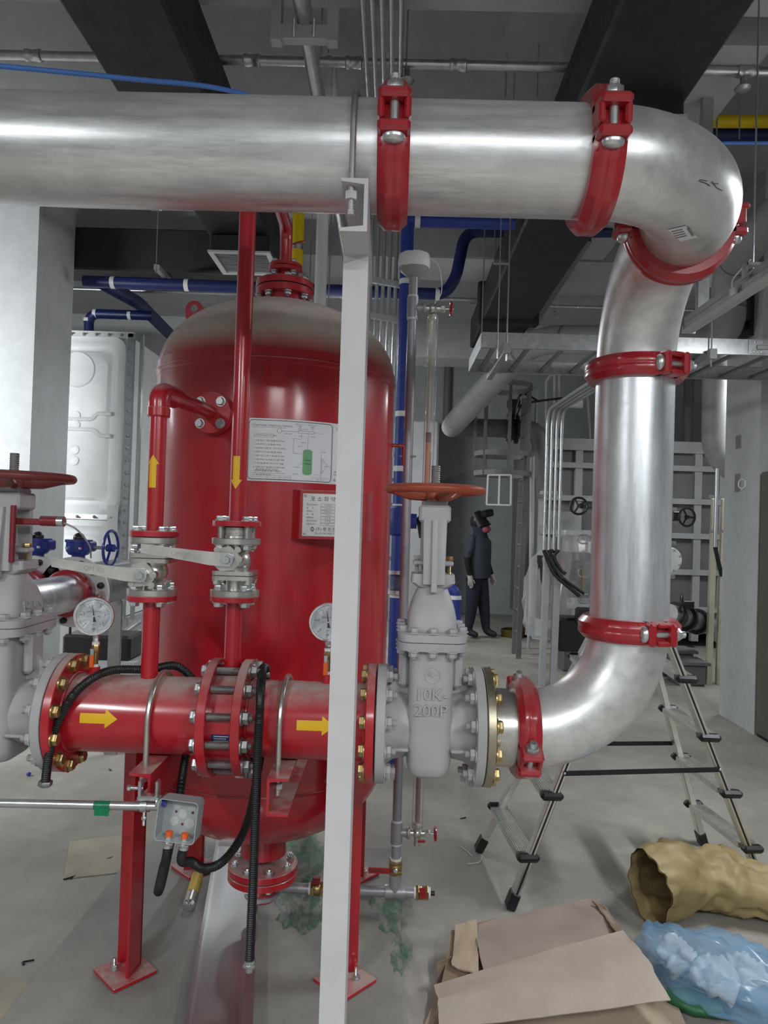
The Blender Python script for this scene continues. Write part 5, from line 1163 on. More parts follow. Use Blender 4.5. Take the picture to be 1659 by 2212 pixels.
# ================================================================== overhead services
def run(name, label, pts, r, mat, fil=.0, n=20, cat='pipe', group=None, bands=None, bandmat='white_plastic', coup=None):
    path = fillet(pts, fil) if fil else [V(p) for p in pts]
    if not bands and not coup: return solo(name, MB().tube(path, r, n), mat, label, cat, group)
    zs = min(p.z for p in path); T = thing(name, label, cat, (path[0].x, path[0].y, zs), group); part(T, 'tube', MB().tube(path, r, n), mat)
    for (p, d) in (bands or []): p = V(p); d = V(d).normalized(); part(T, 'strap_band', MB().cyl(p - d * .018, p + d * .018, r * 1.04, n=n, caps=False), bandmat)
    for (p, d) in (coup or []): p = V(p); d = V(d).normalized(); part(T, 'coupling', MB().lathe([(r * 1.1, -.045), (r * 1.32, -.04), (r * 1.32, -.02), (r * 1.18, -.015), (r * 1.18, .015), (r * 1.32, .02), (r * 1.32, .04), (r * 1.1, .045)], p, d, n), mat)
    return T
def rod(label, px, y0, y1, Y, r=.005, name='hanger_rod', mat='zinc', top=None):
    a = at(px, y0, Y); b = at(px, y1, Y); b.x = a.x; 
    if top is not None: a.z = top
    return solo(name, MB().cyl(b, a, r, n=8), mat, label, 'rod', 'thin hanger rods')
# black insulated ducts running away from the viewer
ZB = 3.6
def duct(label, x0, x1, y0, y1, zb, h, steps=()):
    T = thing('air_duct', label, 'duct', ((x0 + x1) / 2, (y0 + y1) / 2, zb), 'black insulated ducts')
    m = MB(); m.box(((x0 + x1) / 2, (y0 + y1) / 2, zb + h / 2), (x1 - x0, y1 - y0, h), None, .015); part(T, 'duct_body', m, 'black_duct')
    for (yy, ex) in steps:
        m = MB(); m.box(((x0 + x1) / 2, yy, zb + h / 2), (x1 - x0 + ex, .09, h + ex), None, .02); part(T, 'joint_collar', m, 'black_duct')
    return T
def grille(T, cx, cy, w, d, z, n=14):
    m = MB(); m.box((cx, cy, z + .06), (w - .02, d - .02, .12), None, .01); part(T, 'grille_box', m, 'black_duct')
    fr = MB(); t = .035
    for (x, y, a, b) in ((cx - w / 2 + t / 2, cy, t, d), (cx + w / 2 - t / 2, cy, t, d), (cx, cy - d / 2 + t / 2, w - 2 * t, t), (cx, cy + d / 2 - t / 2, w - 2 * t, t)): fr.box((x, y, z - .006), (a, b, .014))
    g = part(T, 'grille_frame', fr, 'grille_grey')
    for i in range(n):
        m = MB(); yy = cy - d / 2 + t + (d - 2 * t) * (i + .5) / n; m.box((0, 0, 0), (w - 2 * t, (d - 2 * t) / n * .8, .003), M4.Translation((cx, yy, z - .003)) @ M4.Rotation(radians(28), 4, 'X')); part(g, 'louvre', m, 'grille_grey')
T = duct('black insulated duct overhead left of centre', -1.376, -.956, 1.2, 8.0, ZB, .35, ((3.95, .05), (7.0, .05)))
grille(T, -1.14, 5.15, .44, .46, ZB - .13, 16)
T = duct('black insulated duct overhead on the right', .80, 1.30, 1.2, 8.0, ZB, .33, ((4.2, .04), (6.9, .1)))
grille(T, 1.10, 3.42, .36, .40, ZB - .10, 14)
T = duct('black insulated cross duct behind the left column', -4.2, -1.38, 5.92, 6.25, ZB + .06, .36, ())
# sprinkler pipes along the ceiling
def sprinkler(label, y, z, r, x0, x1, coups, heads=()):
    T = run('sprinkler_pipe', label, [(x0, y, z), (x1, y, z)], r, 'galv', 0, 18, 'pipe', 'sprinkler branch pipes', coup=[((x, y, z), (1, 0, 0)) for x in coups])
    for x in heads:
        m = MB(); m.cyl((x, y, z), (x, y, z - .07), .014, n=12); m.lathe([(.012, 0), (.03, .008), (.042, .02), (.03, .034), (.01, .04)], (x, y, z - .07), (0, 0, -1), 16); part(T, 'sprinkler_head', m, 'dull_steel')
    return T
zs = at(800, 131, 3.7).z
sprinkler('galvanised sprinkler pipe crossing high behind the ducts', 3.72, zs, .024, -4, 4.5, [at(x, y, 3.72).x for x, y in ((73, 107), (545, 122), (765, 128), (990, 138), (1610, 150))], [at(880, 133, 3.72).x, at(1605, 152, 3.72).x])
sprinkler('bright galvanised sprinkler pipe under the left cross beams', 5.35, at(300, 447, 5.35).z, .021, -4, -1.0, [at(338, 448, 5.35).x])
sprinkler('thin far sprinkler pipe behind the blue ceiling line', 7.6, at(300, 628, 7.6).z, .02, -4, 1.2, [at(480, 637, 7.6).x])
sprinkler('thin sprinkler pipe at the far end above the tray', 9.0, at(1240, 663, 9.0).z, .02, .9, 6.19, [at(1250, 663, 9).x], [at(1198, 663, 9).x])
# pipe running away overhead with trapeze support
zz = 3.82; xx = -.462
T = run('galvanised_pipe', 'dull galvanised pipe running away overhead through a trapeze', [(xx, 1.5, zz), (xx, 9, zz)], .038, 'galv', 0, 24)
T = thing('trapeze_support', 'grey channel trapeze frame hanging at the top centre', 'support', (xx, 3.12, zz - .10))
za = zz - .062
m = MB(); channel(m, (xx - .135, 3.12, za), (xx + .135, 3.12, za), .06, .05, .006, 1, (0, 0, 1)); part(T, 'cross_channel', m, 'steel_light')
for e in (-1, 1): m = MB(); m.box((xx + e * .125, 3.12, (za + ZC) / 2 - .25), (.045, .055, ZC - za - .42)); part(T, 'drop_channel', m, 'steel_light')
for e in (-1, 1): m = MB(); m.thread((xx + e * .044, 3.085, za - .03), (xx + e * .044, 3.085, za + .05), .005); part(T, 'u_bolt_leg', m, 'zinc')
m = MB(); m.torus((xx, 6.2, zz), (0, 1, 0), .043, .008, 28, 8); solo('pipe_clamp', m, 'red_dull', 'dull red clamp ring on the overhead pipe behind post', 'clamp')
# white and yellow drop pipes behind the tank
xw = at(693, 600, 4.0).x; run('white_pipe', 'white plastic pipe dropping behind the tank', [(xw, 4.6, at(709, 125, 4.0).z), (xw, 4.0, at(709, 125, 4.0).z), (xw, 4.0, .0)], .034, 'white_plastic', .06, 28, 'pipe')
xy = at(643, 530, 4.2).x; zy = at(643, 527, 4.2).z
T = run('yellow_gas_pipe', 'yellow gas pipe dropping behind the tank top', [(xy, 4.2, 3.55), (xy, 4.2, 0)], .034, 'yellow_pipe', 0, 28, 'pipe', bands=[((xy, 4.2, zy - .02), (0, 0, 1))], bandmat='zinc')
m = MB(); m.bar((xy - .07, 4.16, zy - .03), (xy + .055, 4.16, zy + .005), .012, .006); part(T, 'valve_handle', m, 'red_cast', 'red lever handle')
# conduits: along the ceiling toward the viewer and down behind the level gauge
for i in range(5):
    xt0 = [-.205, -.158, -.088, -.045, .032][i] * 1.0; xb = at(801 + i * 13.5, 600, 5.0).x
    run('steel_conduit', ['first', 'second', 'third', 'fourth', 'fifth'][i] + ' from the left of five thin conduits dropping behind the tank', [(xb, 1.4, 3.955), (xb, 5.0, 3.955), (xb, 5.0, .25)], .0135, 'zinc', .12, 12, 'conduit', 'five thin steel conduits')
for (py, nm) in ((608, 'upper'), (685, 'middle'), (975, 'lower')):
    a, b = at(800, py - 4, 4.96), at(866, py + 8, 4.96); m = MB(); m.bar(a, b, .03, .04, (0, 0, 1)); solo('conduit_strut', m, 'zinc', nm + ' zinc strut clamping the thin conduits beside the blue pipe', 'bracket', 'conduit struts')
for j, py in enumerate((1035, 1090, 1150, 1205)): 
    a, b = at(812, py, 4.96), at(858, py + 2, 4.96); m = MB(); m.bar(a, b, .02, .025, (0, 0, 1)); solo('conduit_clip', m, 'zinc', ['first', 'second', 'third', 'fourth'][j] + ' small clip bar below the lower conduit strut', 'clip', 'conduit clip bars')
# blue insulated pipes
YBp = 4.75; xbT = at(880, 480, YBp).x; xbB = at(858, 1250, YBp).x; xb = (xbT + xbB) / 2; zt_ = at(900, 477, YBp).z
bands = [((xb, YBp, at(870, y, YBp).z), (0, 0, 1)) for y in (610, 895, 1013, 1095, 1285)]
T = run('blue_pipe', 'upright blue insulated pipe behind the level gauge', [(xb + 1.3, YBp, zt_), (xb, YBp, zt_), (xb, YBp, .1)], .045, 'blue_paint' if False else 'navy_lit', .03, 28, 'pipe', 'blue insulated pipes', bands=bands + [((at(902, 478, YBp).x, YBp, zt_), (1, 0, 0))]) if False else None
plain('navy_lit', (.022, .045, .27), .45, var=.08, scale=10)  # brighter copy of navy, light on the pipe put into the colour
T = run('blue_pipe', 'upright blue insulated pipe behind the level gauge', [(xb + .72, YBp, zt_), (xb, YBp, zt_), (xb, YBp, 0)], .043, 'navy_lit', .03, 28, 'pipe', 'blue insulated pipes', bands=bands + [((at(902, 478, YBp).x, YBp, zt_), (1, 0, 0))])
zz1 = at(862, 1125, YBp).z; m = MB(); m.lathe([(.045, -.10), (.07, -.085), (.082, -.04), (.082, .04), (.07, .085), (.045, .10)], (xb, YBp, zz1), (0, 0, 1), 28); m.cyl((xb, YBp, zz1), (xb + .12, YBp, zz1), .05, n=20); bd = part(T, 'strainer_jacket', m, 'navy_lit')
m = MB(); m.lathe([(.02, 0), (.05, .02), (.055, .03)], (xb + .12, YBp, zz1), (1, 0, 0), 16); m.bar((xb + .13, YBp - .02, zz1), (xb + .15, YBp - .02, zz1 - .11), .02, .03); part(bd, 'strainer_knob', m, 'black_iron')
zz2 = at(858, 1257, YBp).z; m = MB(); pr = []
for k in range(14): pr += [(.04, -.05 + .1 * k / 14), (.05, -.05 + .1 * (k + .5) / 14)]
m.lathe(pr, (xb, YBp, zz2), (0, 0, 1), 24); part(T, 'bellows', m, 'stainless')
for e in (-1, 1): m = MB(); m.lathe([(.03, -.012), (.075, -.012), (.075, .012), (.03, .012)], (xb, YBp, zz2 + e * .065), (0, 0, 1), 28); part(T, 'bellows_flange', m, 'zinc')
run('blue_pipe', 'blue insulated pipe with kinked bend above the standpipe', [at(182, 608, 5.8), at(960, 636, 5.8), at(985, 600, 5.8), at(1005, 500, 5.8), at(1320, 500, 5.8)], .048, 'navy', .12, 24, 'pipe', 'blue insulated pipes', bands=[(at(945, 635.5, 5.8), (1, 0, 0)), (at(245, 610.3, 5.8), (1, 0, 0)), (at(404, 616, 5.8), (1, 0, 0))])
run('blue_pipe', 'blue insulated pipe slanting down overhead toward the white panel tank', [at(225, 612, 6.75), at(300, 655, 7.6), at(390, 745, 9.6)], .07, 'navy', .05, 24, 'pipe', 'blue insulated pipes')
run('blue_pipe', 'blue insulated pipe elbowing down onto the white panel tank', [at(330, 682, 7.5), at(192, 677, 7.5), at(192, 740, 7.5)], .05, 'navy', .12, 24, 'pipe', 'blue insulated pipes', bands=[(at(206, 678, 7.5), (1, 0, 0)), (at(281, 681, 7.5), (1, 0, 0)), (at(191, 692, 7.5), (0, 0, 1))])
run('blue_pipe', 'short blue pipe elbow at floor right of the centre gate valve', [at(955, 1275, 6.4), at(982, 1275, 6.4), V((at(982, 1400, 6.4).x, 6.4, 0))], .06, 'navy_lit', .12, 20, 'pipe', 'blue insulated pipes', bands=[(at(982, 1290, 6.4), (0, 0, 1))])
# right hand overhead: yellow, navy pipe, hose
run('yellow_gas_pipe', 'yellow gas pipe behind the upper right elbow', [at(1535, 262, 4.6), at(1900, 262, 4.6)], .040, 'yellow_pipe', 0, 24)
run('blue_pipe', 'navy pipe just under the yellow pipe at the right edge', [at(1525, 291, 4.7), at(1900, 291, 4.7)], .045, 'navy', 0, 24, 'pipe', 'blue insulated pipes')
run('air_hose', 'bright blue air hose crossing behind the upper right elbow', [at(1560, 309, 4.0), at(1640, 309, 4.0), at(1900, 306, 4.0)], .010, 'hose_blue', 0, 12, 'hose', 'bright blue air hoses')
run('air_hose', 'bright blue air hose sagging above the top left pipe', spline([at(-200, 125, 1.62), at(0, 143, 1.66), at(160, 158, 1.72), at(300, 172, 1.80), at(450, 187, 1.9), at(560, 215, 2.0), at(620, 260, 2.1)]), .0062, 'hose_blue', 0, 12, 'hose', 'bright blue air hoses')
# hanger rods
for lab, px, y0, y1, Y in (('thin hanger rod left of the trapeze pipe at top', 695, 60, 190, 3.9), ('thin hanger rod above the white pipe elbow', 713, 0, 115, 3.9), ('thin hanger rod right of top conduits', 882, 0, 150, 3.7), ('thin hanger rod against the ceiling left of right duct', 1097, 45, 210, 4.4),
    ('thin hanger rod beside the short concrete beam', 1165, 45, 210, 4.3), ('thin hanger rod right of the right duct grille', 1555, 40, 270, 4.4), ('thin hanger rod at the right above yellow pipe', 1604, 0, 300, 4.2),
    ('left thin rod holding the cable tray end', 1048, 470, 740, 5.2), ('right thin rod holding the cable tray end', 1083, 470, 775, 4.55), ('thin rod dropping from the top left sprinkler pipe', 342, 450, 590, 5.3), ('thin rod hanging behind the white pipe', 716, 465, 690, 4.6)):
    rod(lab, px, y0, y1, Y, .004, top=ZC if y0 < 460 else None) if y0 < 440 else rod(lab, px, y0, y1, Y, .004, top=ZC)
m = MB(); a, b = at(338, 577, 5.3), at(380, 622, 6.6); m.bar(a, b, .04, .04); solo('support_strut', m, 'dull_steel', 'slanting strut under the left cross duct', 'strut')
m = MB(); a, b = at(1066, 566, 5.4), at(1222, 568, 5.4); m.bar(a, b, .04, .025, (0, 0, 1)); solo('support_strut', m, 'zinc', 'level zinc strut under the right duct', 'strut'); rod('thin rod at left end of level strut under right duct', 1070, 470, 566, 5.4, .004, top=ZC)
m = MB(); channel(m, at(1270, 515, 5.6), at(1140, 720, 8.6), .06, .06, .006, 1, (0, 0, 1)); solo('support_strut', m, 'dull_steel', 'long dark strut running away beside the right duct', 'strut')
for i, (px, y0, y1) in enumerate(((1510, 140, 350), (1527, 170, 340))): m = MB(); a, b = at(px, y0, 4.3), at(px, y1, 4.3); m.bar(a, b, .035, .04); solo('drop_strut', m, 'dull_steel', ['left', 'right'][i] + ' of two drop struts above the upper right elbow', 'strut', 'drop struts')
m = MB(); m.bar(at(1510, 165, 4.3), at(1445, 240, 4.9), .035, .04); solo('support_strut', m, 'dull_steel', 'slanted brace strut above the upper right elbow', 'strut')
for i, (px, y0, y1) in enumerate(((1510, 590, 680), (1522, 590, 665))): m = MB(); a, b = at(px, y0 - 160, 4.0), at(px, y1, 4.0); a.z = ZC; a.x = b.x; m.bar(a, b, .03, .04); solo('drop_strut', m, 'zinc', ['left', 'right'][i] + ' of two drop struts behind the round red coupling', 'strut', 'drop struts')
# unlit batten light on the right
d0, d1 = at(1499, 703, 3.55), at(1659, 592, 2.75); zb_ = 2.52
T = thing('batten_light', 'grey unlit batten light hanging at the right edge', 'light', at(1560, 650, 3.2)); LOC[T.name] = V(T.location)
za_, zq = (d0.z + d1.z) / 2, 0; d0.z = d1.z = za_; xm = (d0.x + d1.x) / 2; d0.x = d1.x = xm; d1.y = 2.0
m = MB(); pr = [(.032 * cos(q), -.014 - .016 * sin(q)) for q in [pi * k / 8 for k in range(9)]]
m.loft([[V((xm + x, y, za_ + z)) for x, z in pr] for y in (d0.y, d1.y)]); part(T, 'diffuser', m, 'grille_grey')
m = MB(); m.box((xm, (d0.y + d1.y) / 2, za_ + .004), (.05, abs(d0.y - d1.y), .035), None, .004); part(T, 'housing', m, 'dull_steel')
m = MB(); m.box((xm, (d0.y + d1.y) / 2 - .05, za_ + .042), (.030, abs(d0.y - d1.y) + .15, .036), None, .003); part(T, 'strut_rail', m, 'dull_steel')
m = MB(); m.box((xm, d0.y, za_ - .010), (.068, .006, .038), None, .002); part(T, 'end_cap', m, 'lamp_white')
yj = at(1557, 650, 3.0).y; m = MB(); m.box((xm - .045, 3.0, za_ - .0), (.012, .03, .028), None, .002); part(T, 'terminal_block', m, 'white_plastic')
m = MB(); m.tube(spline([(xm - .045, 3.0, za_ + .01), (xm - .05, 2.98, za_ + .05), (xm - .02, 2.9, za_ + .10)]), .003, 6); part(T, 'lead_wire', m, 'white_plastic')
m = MB(); m.cyl((xm, 2.92, za_ + .07), (xm, 2.92, ZC), .004, n=8); part(T, 'hanger_wire', m, 'zinc'); m = MB(); m.box((xm, 2.92, za_ + .085), (.07, .04, .012)); m.box((xm - .033, 2.92, za_ + .06), (.006, .04, .06)); part(T, 'hanger_bracket', m, 'zinc')
# ================================================================== ladder cable tray
YN, YFt = 4.6, 5.35; zt0 = at(1180, 755, YN).z; hR = .10; xs0 = at(1040, 730, YN).x
T = thing('cable_tray', 'galvanised ladder cable tray crossing behind the vertical pipe', 'cable tray', (2.0, 5.0, zt0))
for (y, nm) in ((YN, 1), (YFt, -1)):
    m = MB(); channel(m, (xs0, y, zt0 + hR / 2), (4.8, y, zt0 + hR / 2), hR, .022, .003, nm, (0, 0, 1)); part(T, 'side_rail', m, 'galv')
m = MB(); m.box((xs0, (YN + YFt) / 2, zt0 + hR / 2), (.004, YFt - YN, hR)); part(T, 'end_plate', m, 'galv')
for k in range(16):
    x = xs0 + .09 + k * .225; m = MB(); m.box((x, (YN + YFt) / 2, zt0 + .022), (.03, YFt - YN - .02, .016)); part(T, 'rung', m, 'galv_dark')
for k, x in enumerate((xs0 + .16, at(1532, 740, YN).x)):
    m = MB(); m.bar((x, YN - .06, zt0 - .022), (x, YFt + .06, zt0 - .022), .04, .04, (0, 0, 1)); part(T, 'support_strut', m, 'zinc')
    m = MB(); m.cyl((x, YN - .035, zt0 - .09), (x, YN - .035, ZC), .005, n=8); part(T, 'tray_hanger', m, 'zinc'); m = MB(); m.box((x, YN - .045, zt0 - .013), (.045, .05, .064)); part(T, 'hanger_clip', m, 'steel_light')
xp = at(1648, 755, YN).x; m = MB(); m.box((xp + .02, YN - .014, zt0 + hR / 2), (.24, .004, .085)); sp = part(T, 'splice_plate', m, 'galv')
for k in range(5):
    for e in (-1, 1): m = MB(); m.lathe([(.007, 0), (.006, .004), (0, .005)], (xp - .06 + k * .045, YN - .016, zt0 + hR / 2 + e * .03), (0, -1, 0), 10); part(sp, 'splice_bolt', m, 'zinc')
m = MB(); m.box((xp + .05, YN - .02, zt0 + hR / 2 - .002), (.2, .01, .03), None, .003); part(sp, 'bond_strap', m, 'dull_steel')
for k in range(2): m = MB(); m.lathe([(.009, 0), (.007, .004), (0, .005)], (xs0 + .02, YN - .012, zt0 + .03 + k * .04), (0, -1, 0), 12); part(T, 'end_bolt', m, 'zinc')
# ================================================================== big grey pipes at right and back
big = [at(1760, 395, 4.2), at(1620, 520, 5.3), at(1572, 590, 5.9), at(1575, 740, 5.9), at(1150, 732, 7.0), at(984, 912, 8.6), at(976, 922, 9.35)]
T = thing('insulated_pipe', 'big grey insulated pipe winding above and behind the cable tray', 'pipe', (big[3].x, 6.5, 2.6))
path = fillet(big, .34, 12); part(T, 'jacket', MB().tube(path, .135, 36), 'pipe_grey')
for i in (14, 27, 40, 50): 
    i = min(i, len(path) - 2); p, d = path[i], (path[i + 1] - path[i]).normalized(); part(T, 'jacket_band', MB().cyl(p - d * .012, p + d * .012, .1365, n=36, caps=False), 'pipe_dark')
T = thing('header_pipe', 'dark horizontal pipe with black flanged valve at the back', 'pipe', at(1050, 950, 9.35))
a, b = at(972, 922, 9.35), at(1165, 928, 9.35); part(T, 'pipe', MB().tube(fillet([a, b, b + V((.12, 0, -.9))], .2), .12, 28), 'pipe_dark')
c = at(1108, 926, 9.35); m = MB(); m.lathe([(.1, -.06), (.2, -.06), (.2, -.03), (.15, -.02), (.15, .02), (.2, .03), (.2, .06), (.1, .06)], c, (1, 0, 0), 28); vb = part(T, 'valve_body', m, 'black_iron')
m = MB(); m.cyl(c, c + V((0, 0, .33)), .05, n=16); m.box(c + V((0, 0, .33)), (.16, .14, .1), None, .01); part(vb, 'valve_actuator', m, 'black_iron')
for k in range(8): a_ = 2 * pi * k / 8; put(vb, 'flange_bolt', ('head', .05, .03), bolt_head(.05, .03), 'zinc', c + V((-.06, .17 * cos(a_), .17 * sin(a_))), (-1, 0, 0))
for i, (x0, y0, x1, y1, x2, y2) in enumerate(((1112, 905, 1130, 850, 1165, 868), (1118, 900, 1140, 870, 1215, 860))): run('cable', ['looped black cable above the dark back valve', 'black cable running right from the dark back valve'][i], spline([at(x0, y0, 9), at((x0 + x1) / 2 - 4, (y0 + y1) / 2 - 6, 9), at(x1, y1, 9), at(x2, y2, 9)]), .015, 'black_iron', 0, 8, 'cable')
run('vertical_pipe', 'grey upright pipe with bottom bend left of the right column', [at(1541, 790, 7.3) + V((0, 0, 1.27)), at(1541, 985, 7.3), at(1610, 1035, 7.3)], .115, 'pipe_grey', .3, 28)
run('vertical_pipe', 'dark upright pipe behind the vertical galvanised pipe', [V((at(1487, 880, 10.3).x, 10.3, ZC)), V((at(1487, 880, 10.3).x, 10.3, at(1487, 962, 9.9).z - .02))], .07, 'pipe_dark', 0, 24)
run('vertical_pipe', 'dim upright channel-like pipe on the far wall centre', [V((at(965, 900, 12.9).x, 12.92, ZC)), V((at(965, 900, 12.9).x, 12.92, at(965, 930, 12.9).z))], .07, 'pipe_dark', 0, 16)
# steel framed tank wall at the back right
YS = 9.9; T = thing('steel_tank', 'grey ribbed steel panel tank at back right', 'tank', (3.4, 10.4, 0))
xl_, xr_ = at(1168, 1100, YS).x, 5.4; zt1 = at(1300, 962, YS).z
m = MB(); m.box(((xl_ + xr_) / 2, YS + 1.2, zt1 / 2 + .1), (xr_ - xl_, 2.3, zt1 - .2)); part(T, 'panel_wall', m, 'steel_grey')
for px in (1172, 1248, 1310, 1376, 1440, 1506, 1560): x = at(px, 1100, YS).x; m = MB(); m.box((x, YS + .02, zt1 / 2 + .05), (.1, .08, zt1 - .1)); part(T, 'vertical_rib', m, 'steel_light')
for py in (962, 1007, 1078, 1152, 1230, 1310): z = at(1300, py, YS).z; m = MB(); m.box(((xl_ + xr_) / 2, YS - .005, z), (xr_ - xl_, .07, .075 if py > 970 else .16)); part(T, 'horizontal_rib', m, 'steel_light')
# handrails above it
for i, pts in enumerate(([(1180, 960), (1180, 822), (1198, 803), (1198, 960)], [(1210, 960), (1208, 812), (1216, 804), (1300, 806)], [(1133, 1250), (1140, 850), (1160, 838), (1155, 1250)], [(1270, 855), (1275, 960)])):
    run('handrail', ['tall hoop handrail over the back tank edge', 'handrail with long top bar over the back tank', 'dim hoop handrail beside the caged ladder', 'short handrail post over the back tank'][i], [at(x, y, 10.0 if i != 2 else 9.4) if y < 1200 else V((at(x, 900, 9.4).x, 9.4, 0)) for x, y in pts], .02, 'steel_light', .05, 10, 'handrail', 'handrails')
# caged ladder
YCg = 8.7; cx = at(1085, 1000, YCg).x; T = thing('caged_ladder', 'dark steel access ladder with round safety cage', 'ladder', (cx + .25, YCg, 0))
for e in (0, .32): m = MB(); m.bar((cx + .26 + e * .0, YCg + .30 - e, .0), (cx + .30 + e * .0, YCg + .30 - e, at(1130, 850, YCg).z), .06, .03); part(T, 'stile', m, 'steel_grey')
for k in range(12): z = .3 + k * .27; m = MB(); m.cyl((cx + .27, YCg - .02, z), (cx + .27, YCg + .30, z), .012, n=8); part(T, 'ladder_rung', m, 'steel_grey')
for py in (1024, 982, 837):
    z = at(1085, py, YCg).z; m = MB(); m.lathe([(.335, -.03), (.345, -.03), (.345, .03), (.335, .03), (.335, -.03)], (cx, YCg, z), (0, 0, 1), 32); part(T, 'cage_hoop', m, 'steel_grey')
zc0, zc1 = at(1085, 1024, YCg).z, at(1085, 837, YCg).z
for k in range(7): a_ = 2 * pi * k / 7 + .3; m = MB(); m.box((cx + .34 * cos(a_), YCg + .34 * sin(a_), (zc0 + zc1) / 2), (.035, .012, zc1 - zc0 + .06)); part(T, 'cage_strap', m, 'steel_grey')
# white hanging frame
T = thing('hanging_frame', 'small bright white rod frame hanging below the cage', 'frame', at(1078, 1092, 8.3))
c0, c1, c2, c3 = at(1054, 1026, 8.3), at(1104, 1026, 8.3), at(1103, 1091, 8.3), at(1051, 1090, 8.3)
for p, q in ((c0, c1), (c1, c2), (c2, c3), (c3, c0), ((c0 + c1) / 2, (c2 + c3) / 2)): part(T, 'frame_bar', MB().bar(p, q, .018, .018), 'white_plastic')
# strut rack with four conduits
YK = 7.24; T = thing('strut_rack', 'two pale strut posts carrying four conduits, middle right', 'rack', atz(1183, 1478))
for px0, px1, yt in ((1170, 1182, 1160), (1194, 1206, 1160)): a, b = atz(px0, 1480), at(px1, yt, YK); b.y = a.y; b.x = a.x + .02; m = MB(); m.bar(a, b, .065, .06, (0, 1, 0), .004); part(T, 'post', m, 'steel_light')
for py in (1064, 1138): m = MB(); m.bar(at(1166, py, YK - .03), at(1214, py + 1, YK - .03), .03, .035, (0, 0, 1)); part(T, 'cross_strut', m, 'dull_steel')
a, b = at(1206, 872, YK - .1), at(1258, 873, YK - .1); m = MB(); m.bar(a, b, .05, .07, (0, 0, 1)); solo('conduit_strut', m, 'lamp_white', 'short white strut across the four conduits at their bend', 'bracket')
for i in range(4):
    pb_, pt_ = at(1174 + i * 10, 1188, YK - .06), at(1184 + i * 11, 885, YK - .06); x = (pb_.x + pt_.x) / 2
    ptn = V((x + .06, 4.9, pt_.z)); run('steel_conduit', ['first', 'second', 'third', 'fourth'][i] + ' from the left of four bright conduits on the strut rack', [V((x, YK - .06, pb_.z)), V((x, YK - .06, pt_.z)), ptn], .0165, 'zinc', .18, 12, 'conduit', 'four conduits on the rack')
    e = [(1252, 1288), (1262, 1282), (1215, 1250), (1222, 1240)][i]; pm = [(1195, 1240), (1205, 1240), (1195, 1225), (1207, 1228)][i]
    run('black_flex', ['first', 'second', 'third', 'fourth'][i] + ' from the left of four black flex tails under the rack conduits', spline([V((x, YK - .06, pb_.z)), at(pm[0] - 10, pm[1] - 25, YK - .06), at(pm[0] + 6, pm[1] + 4, YK - .08), at(*e, YK - .1)]), .019, 'rubber', 0, 10, 'conduit', 'four black flex tails')
# second rack near the right column
T = thing('strut_rack', 'two pale strut posts close to the right column', 'rack', atz(1535, 1480))
for px0, px1 in ((1530, 1537), (1552, 1558)): a, b = atz(px0, 1478), at(px1, 1072, 7.1); b.y = a.y; b.x = a.x + .02; m = MB(); m.bar(a, b, .06, .05, (0, 1, 0), .004); part(T, 'post', m, 'cream')
for py in (1073, 1148): m = MB(); m.bar(at(1530, py, 7.0), at(1562, py, 7.0), .03, .03, (0, 0, 1)); part(T, 'cross_strut', m, 'dull_steel')
a, b = at(1549, 1012, 6.98), at(1550, 1182, 6.98); run('steel_conduit', 'bright conduit on the strut rack by the right column', [a, V((a.x, a.y, b.z))], .018, 'zinc', 0, 12, 'conduit'); run('black_flex', 'black flex tail by the right column', spline([V((a.x, a.y, b.z)), at(1552, 1215, 6.98), at(1560, 1245, 6.98)]), .02, 'rubber', 0, 10, 'conduit')
# pump header behind the vertical pipe
def wheel(T, c, ax, R, mat='black_iron', name='handwheel', r=.012, sp=3):
    c = V(c); u, b, a = frame(ax); m = MB(); m.torus(c, ax, R, r, 32, 8)
    for k in range(sp): q = 2 * pi * k / sp + .5; m.tube([c, c + (u * cos(q) + b * sin(q)) * R], r * .8, 6)
    m.cyl(c - a * .02, c + a * .02, R * .22, n=12); return part(T, name, m, mat)
T = thing('pump_riser', 'steel pump riser with black handwheel valve right of vertical pipe', 'pipe', at(1440, 1340, 7.8)); x = at(1432, 1200, 7.8).x
m = MB(); m.cyl((x, 7.8, .55), (x, 7.8, at(1432, 1000, 7.8).z), .075, n=24); part(T, 'pipe', m, 'steel_light')
for py in (1100, 1130, 1172, 1245, 1310): z = at(1440, py, 7.8).z; m = MB(); m.lathe([(.05, -.018), (.13, -.018), (.13, .018), (.05, .018)], (x, 7.8, z), (0, 0, 1), 24); part(T, 'flange', m, 'dull_steel')
z = at(1440, 1115, 7.8).z; m = MB(); m.cyl((x, 7.8, z), (at(1465, 1115, 7.5).x, 7.65, z), .035, n=14); m.box((at(1463, 1115, 7.6).x, 7.66, z), (.09, .1, .1), None, .01); part(T, 'gear_box', m, 'black_iron'); wheel(T, at(1484, 1117, 7.5), (.25, -1, 0), .095)
z = at(1448, 1210, 7.6).z; c = V((at(1446, 1210, 7.6).x, 7.6, z)); m = MB(); m.lathe([(0, -.1), (.135, -.1), (.138, -.02), (.138, .0), (.13, .01), (0, .012)], c, (.1, -1, 0), 32); ds = part(T, 'blind_flange', m, 'white_grp')
for k in range(8): a_ = 2 * pi * (k + .5) / 8; put(ds, 'flange_bolt', ('head', .02, .01), bolt_head(.02, .01), 'zinc', c + V((.115 * cos(a_), -.012, .115 * sin(a_))), (0, -1, 0))
z0, z1_ = at(1440, 1305, 7.8).z, at(1440, 1250, 7.8).z; m = MB(); pr = []
for k in range(16): pr += [(.06, (z1_ - z0) * k / 16), (.075, (z1_ - z0) * (k + .5) / 16)]
m.lathe(pr, (x, 7.8, z0), (0, 0, 1), 20); part(T, 'bellows', m, 'stainless')
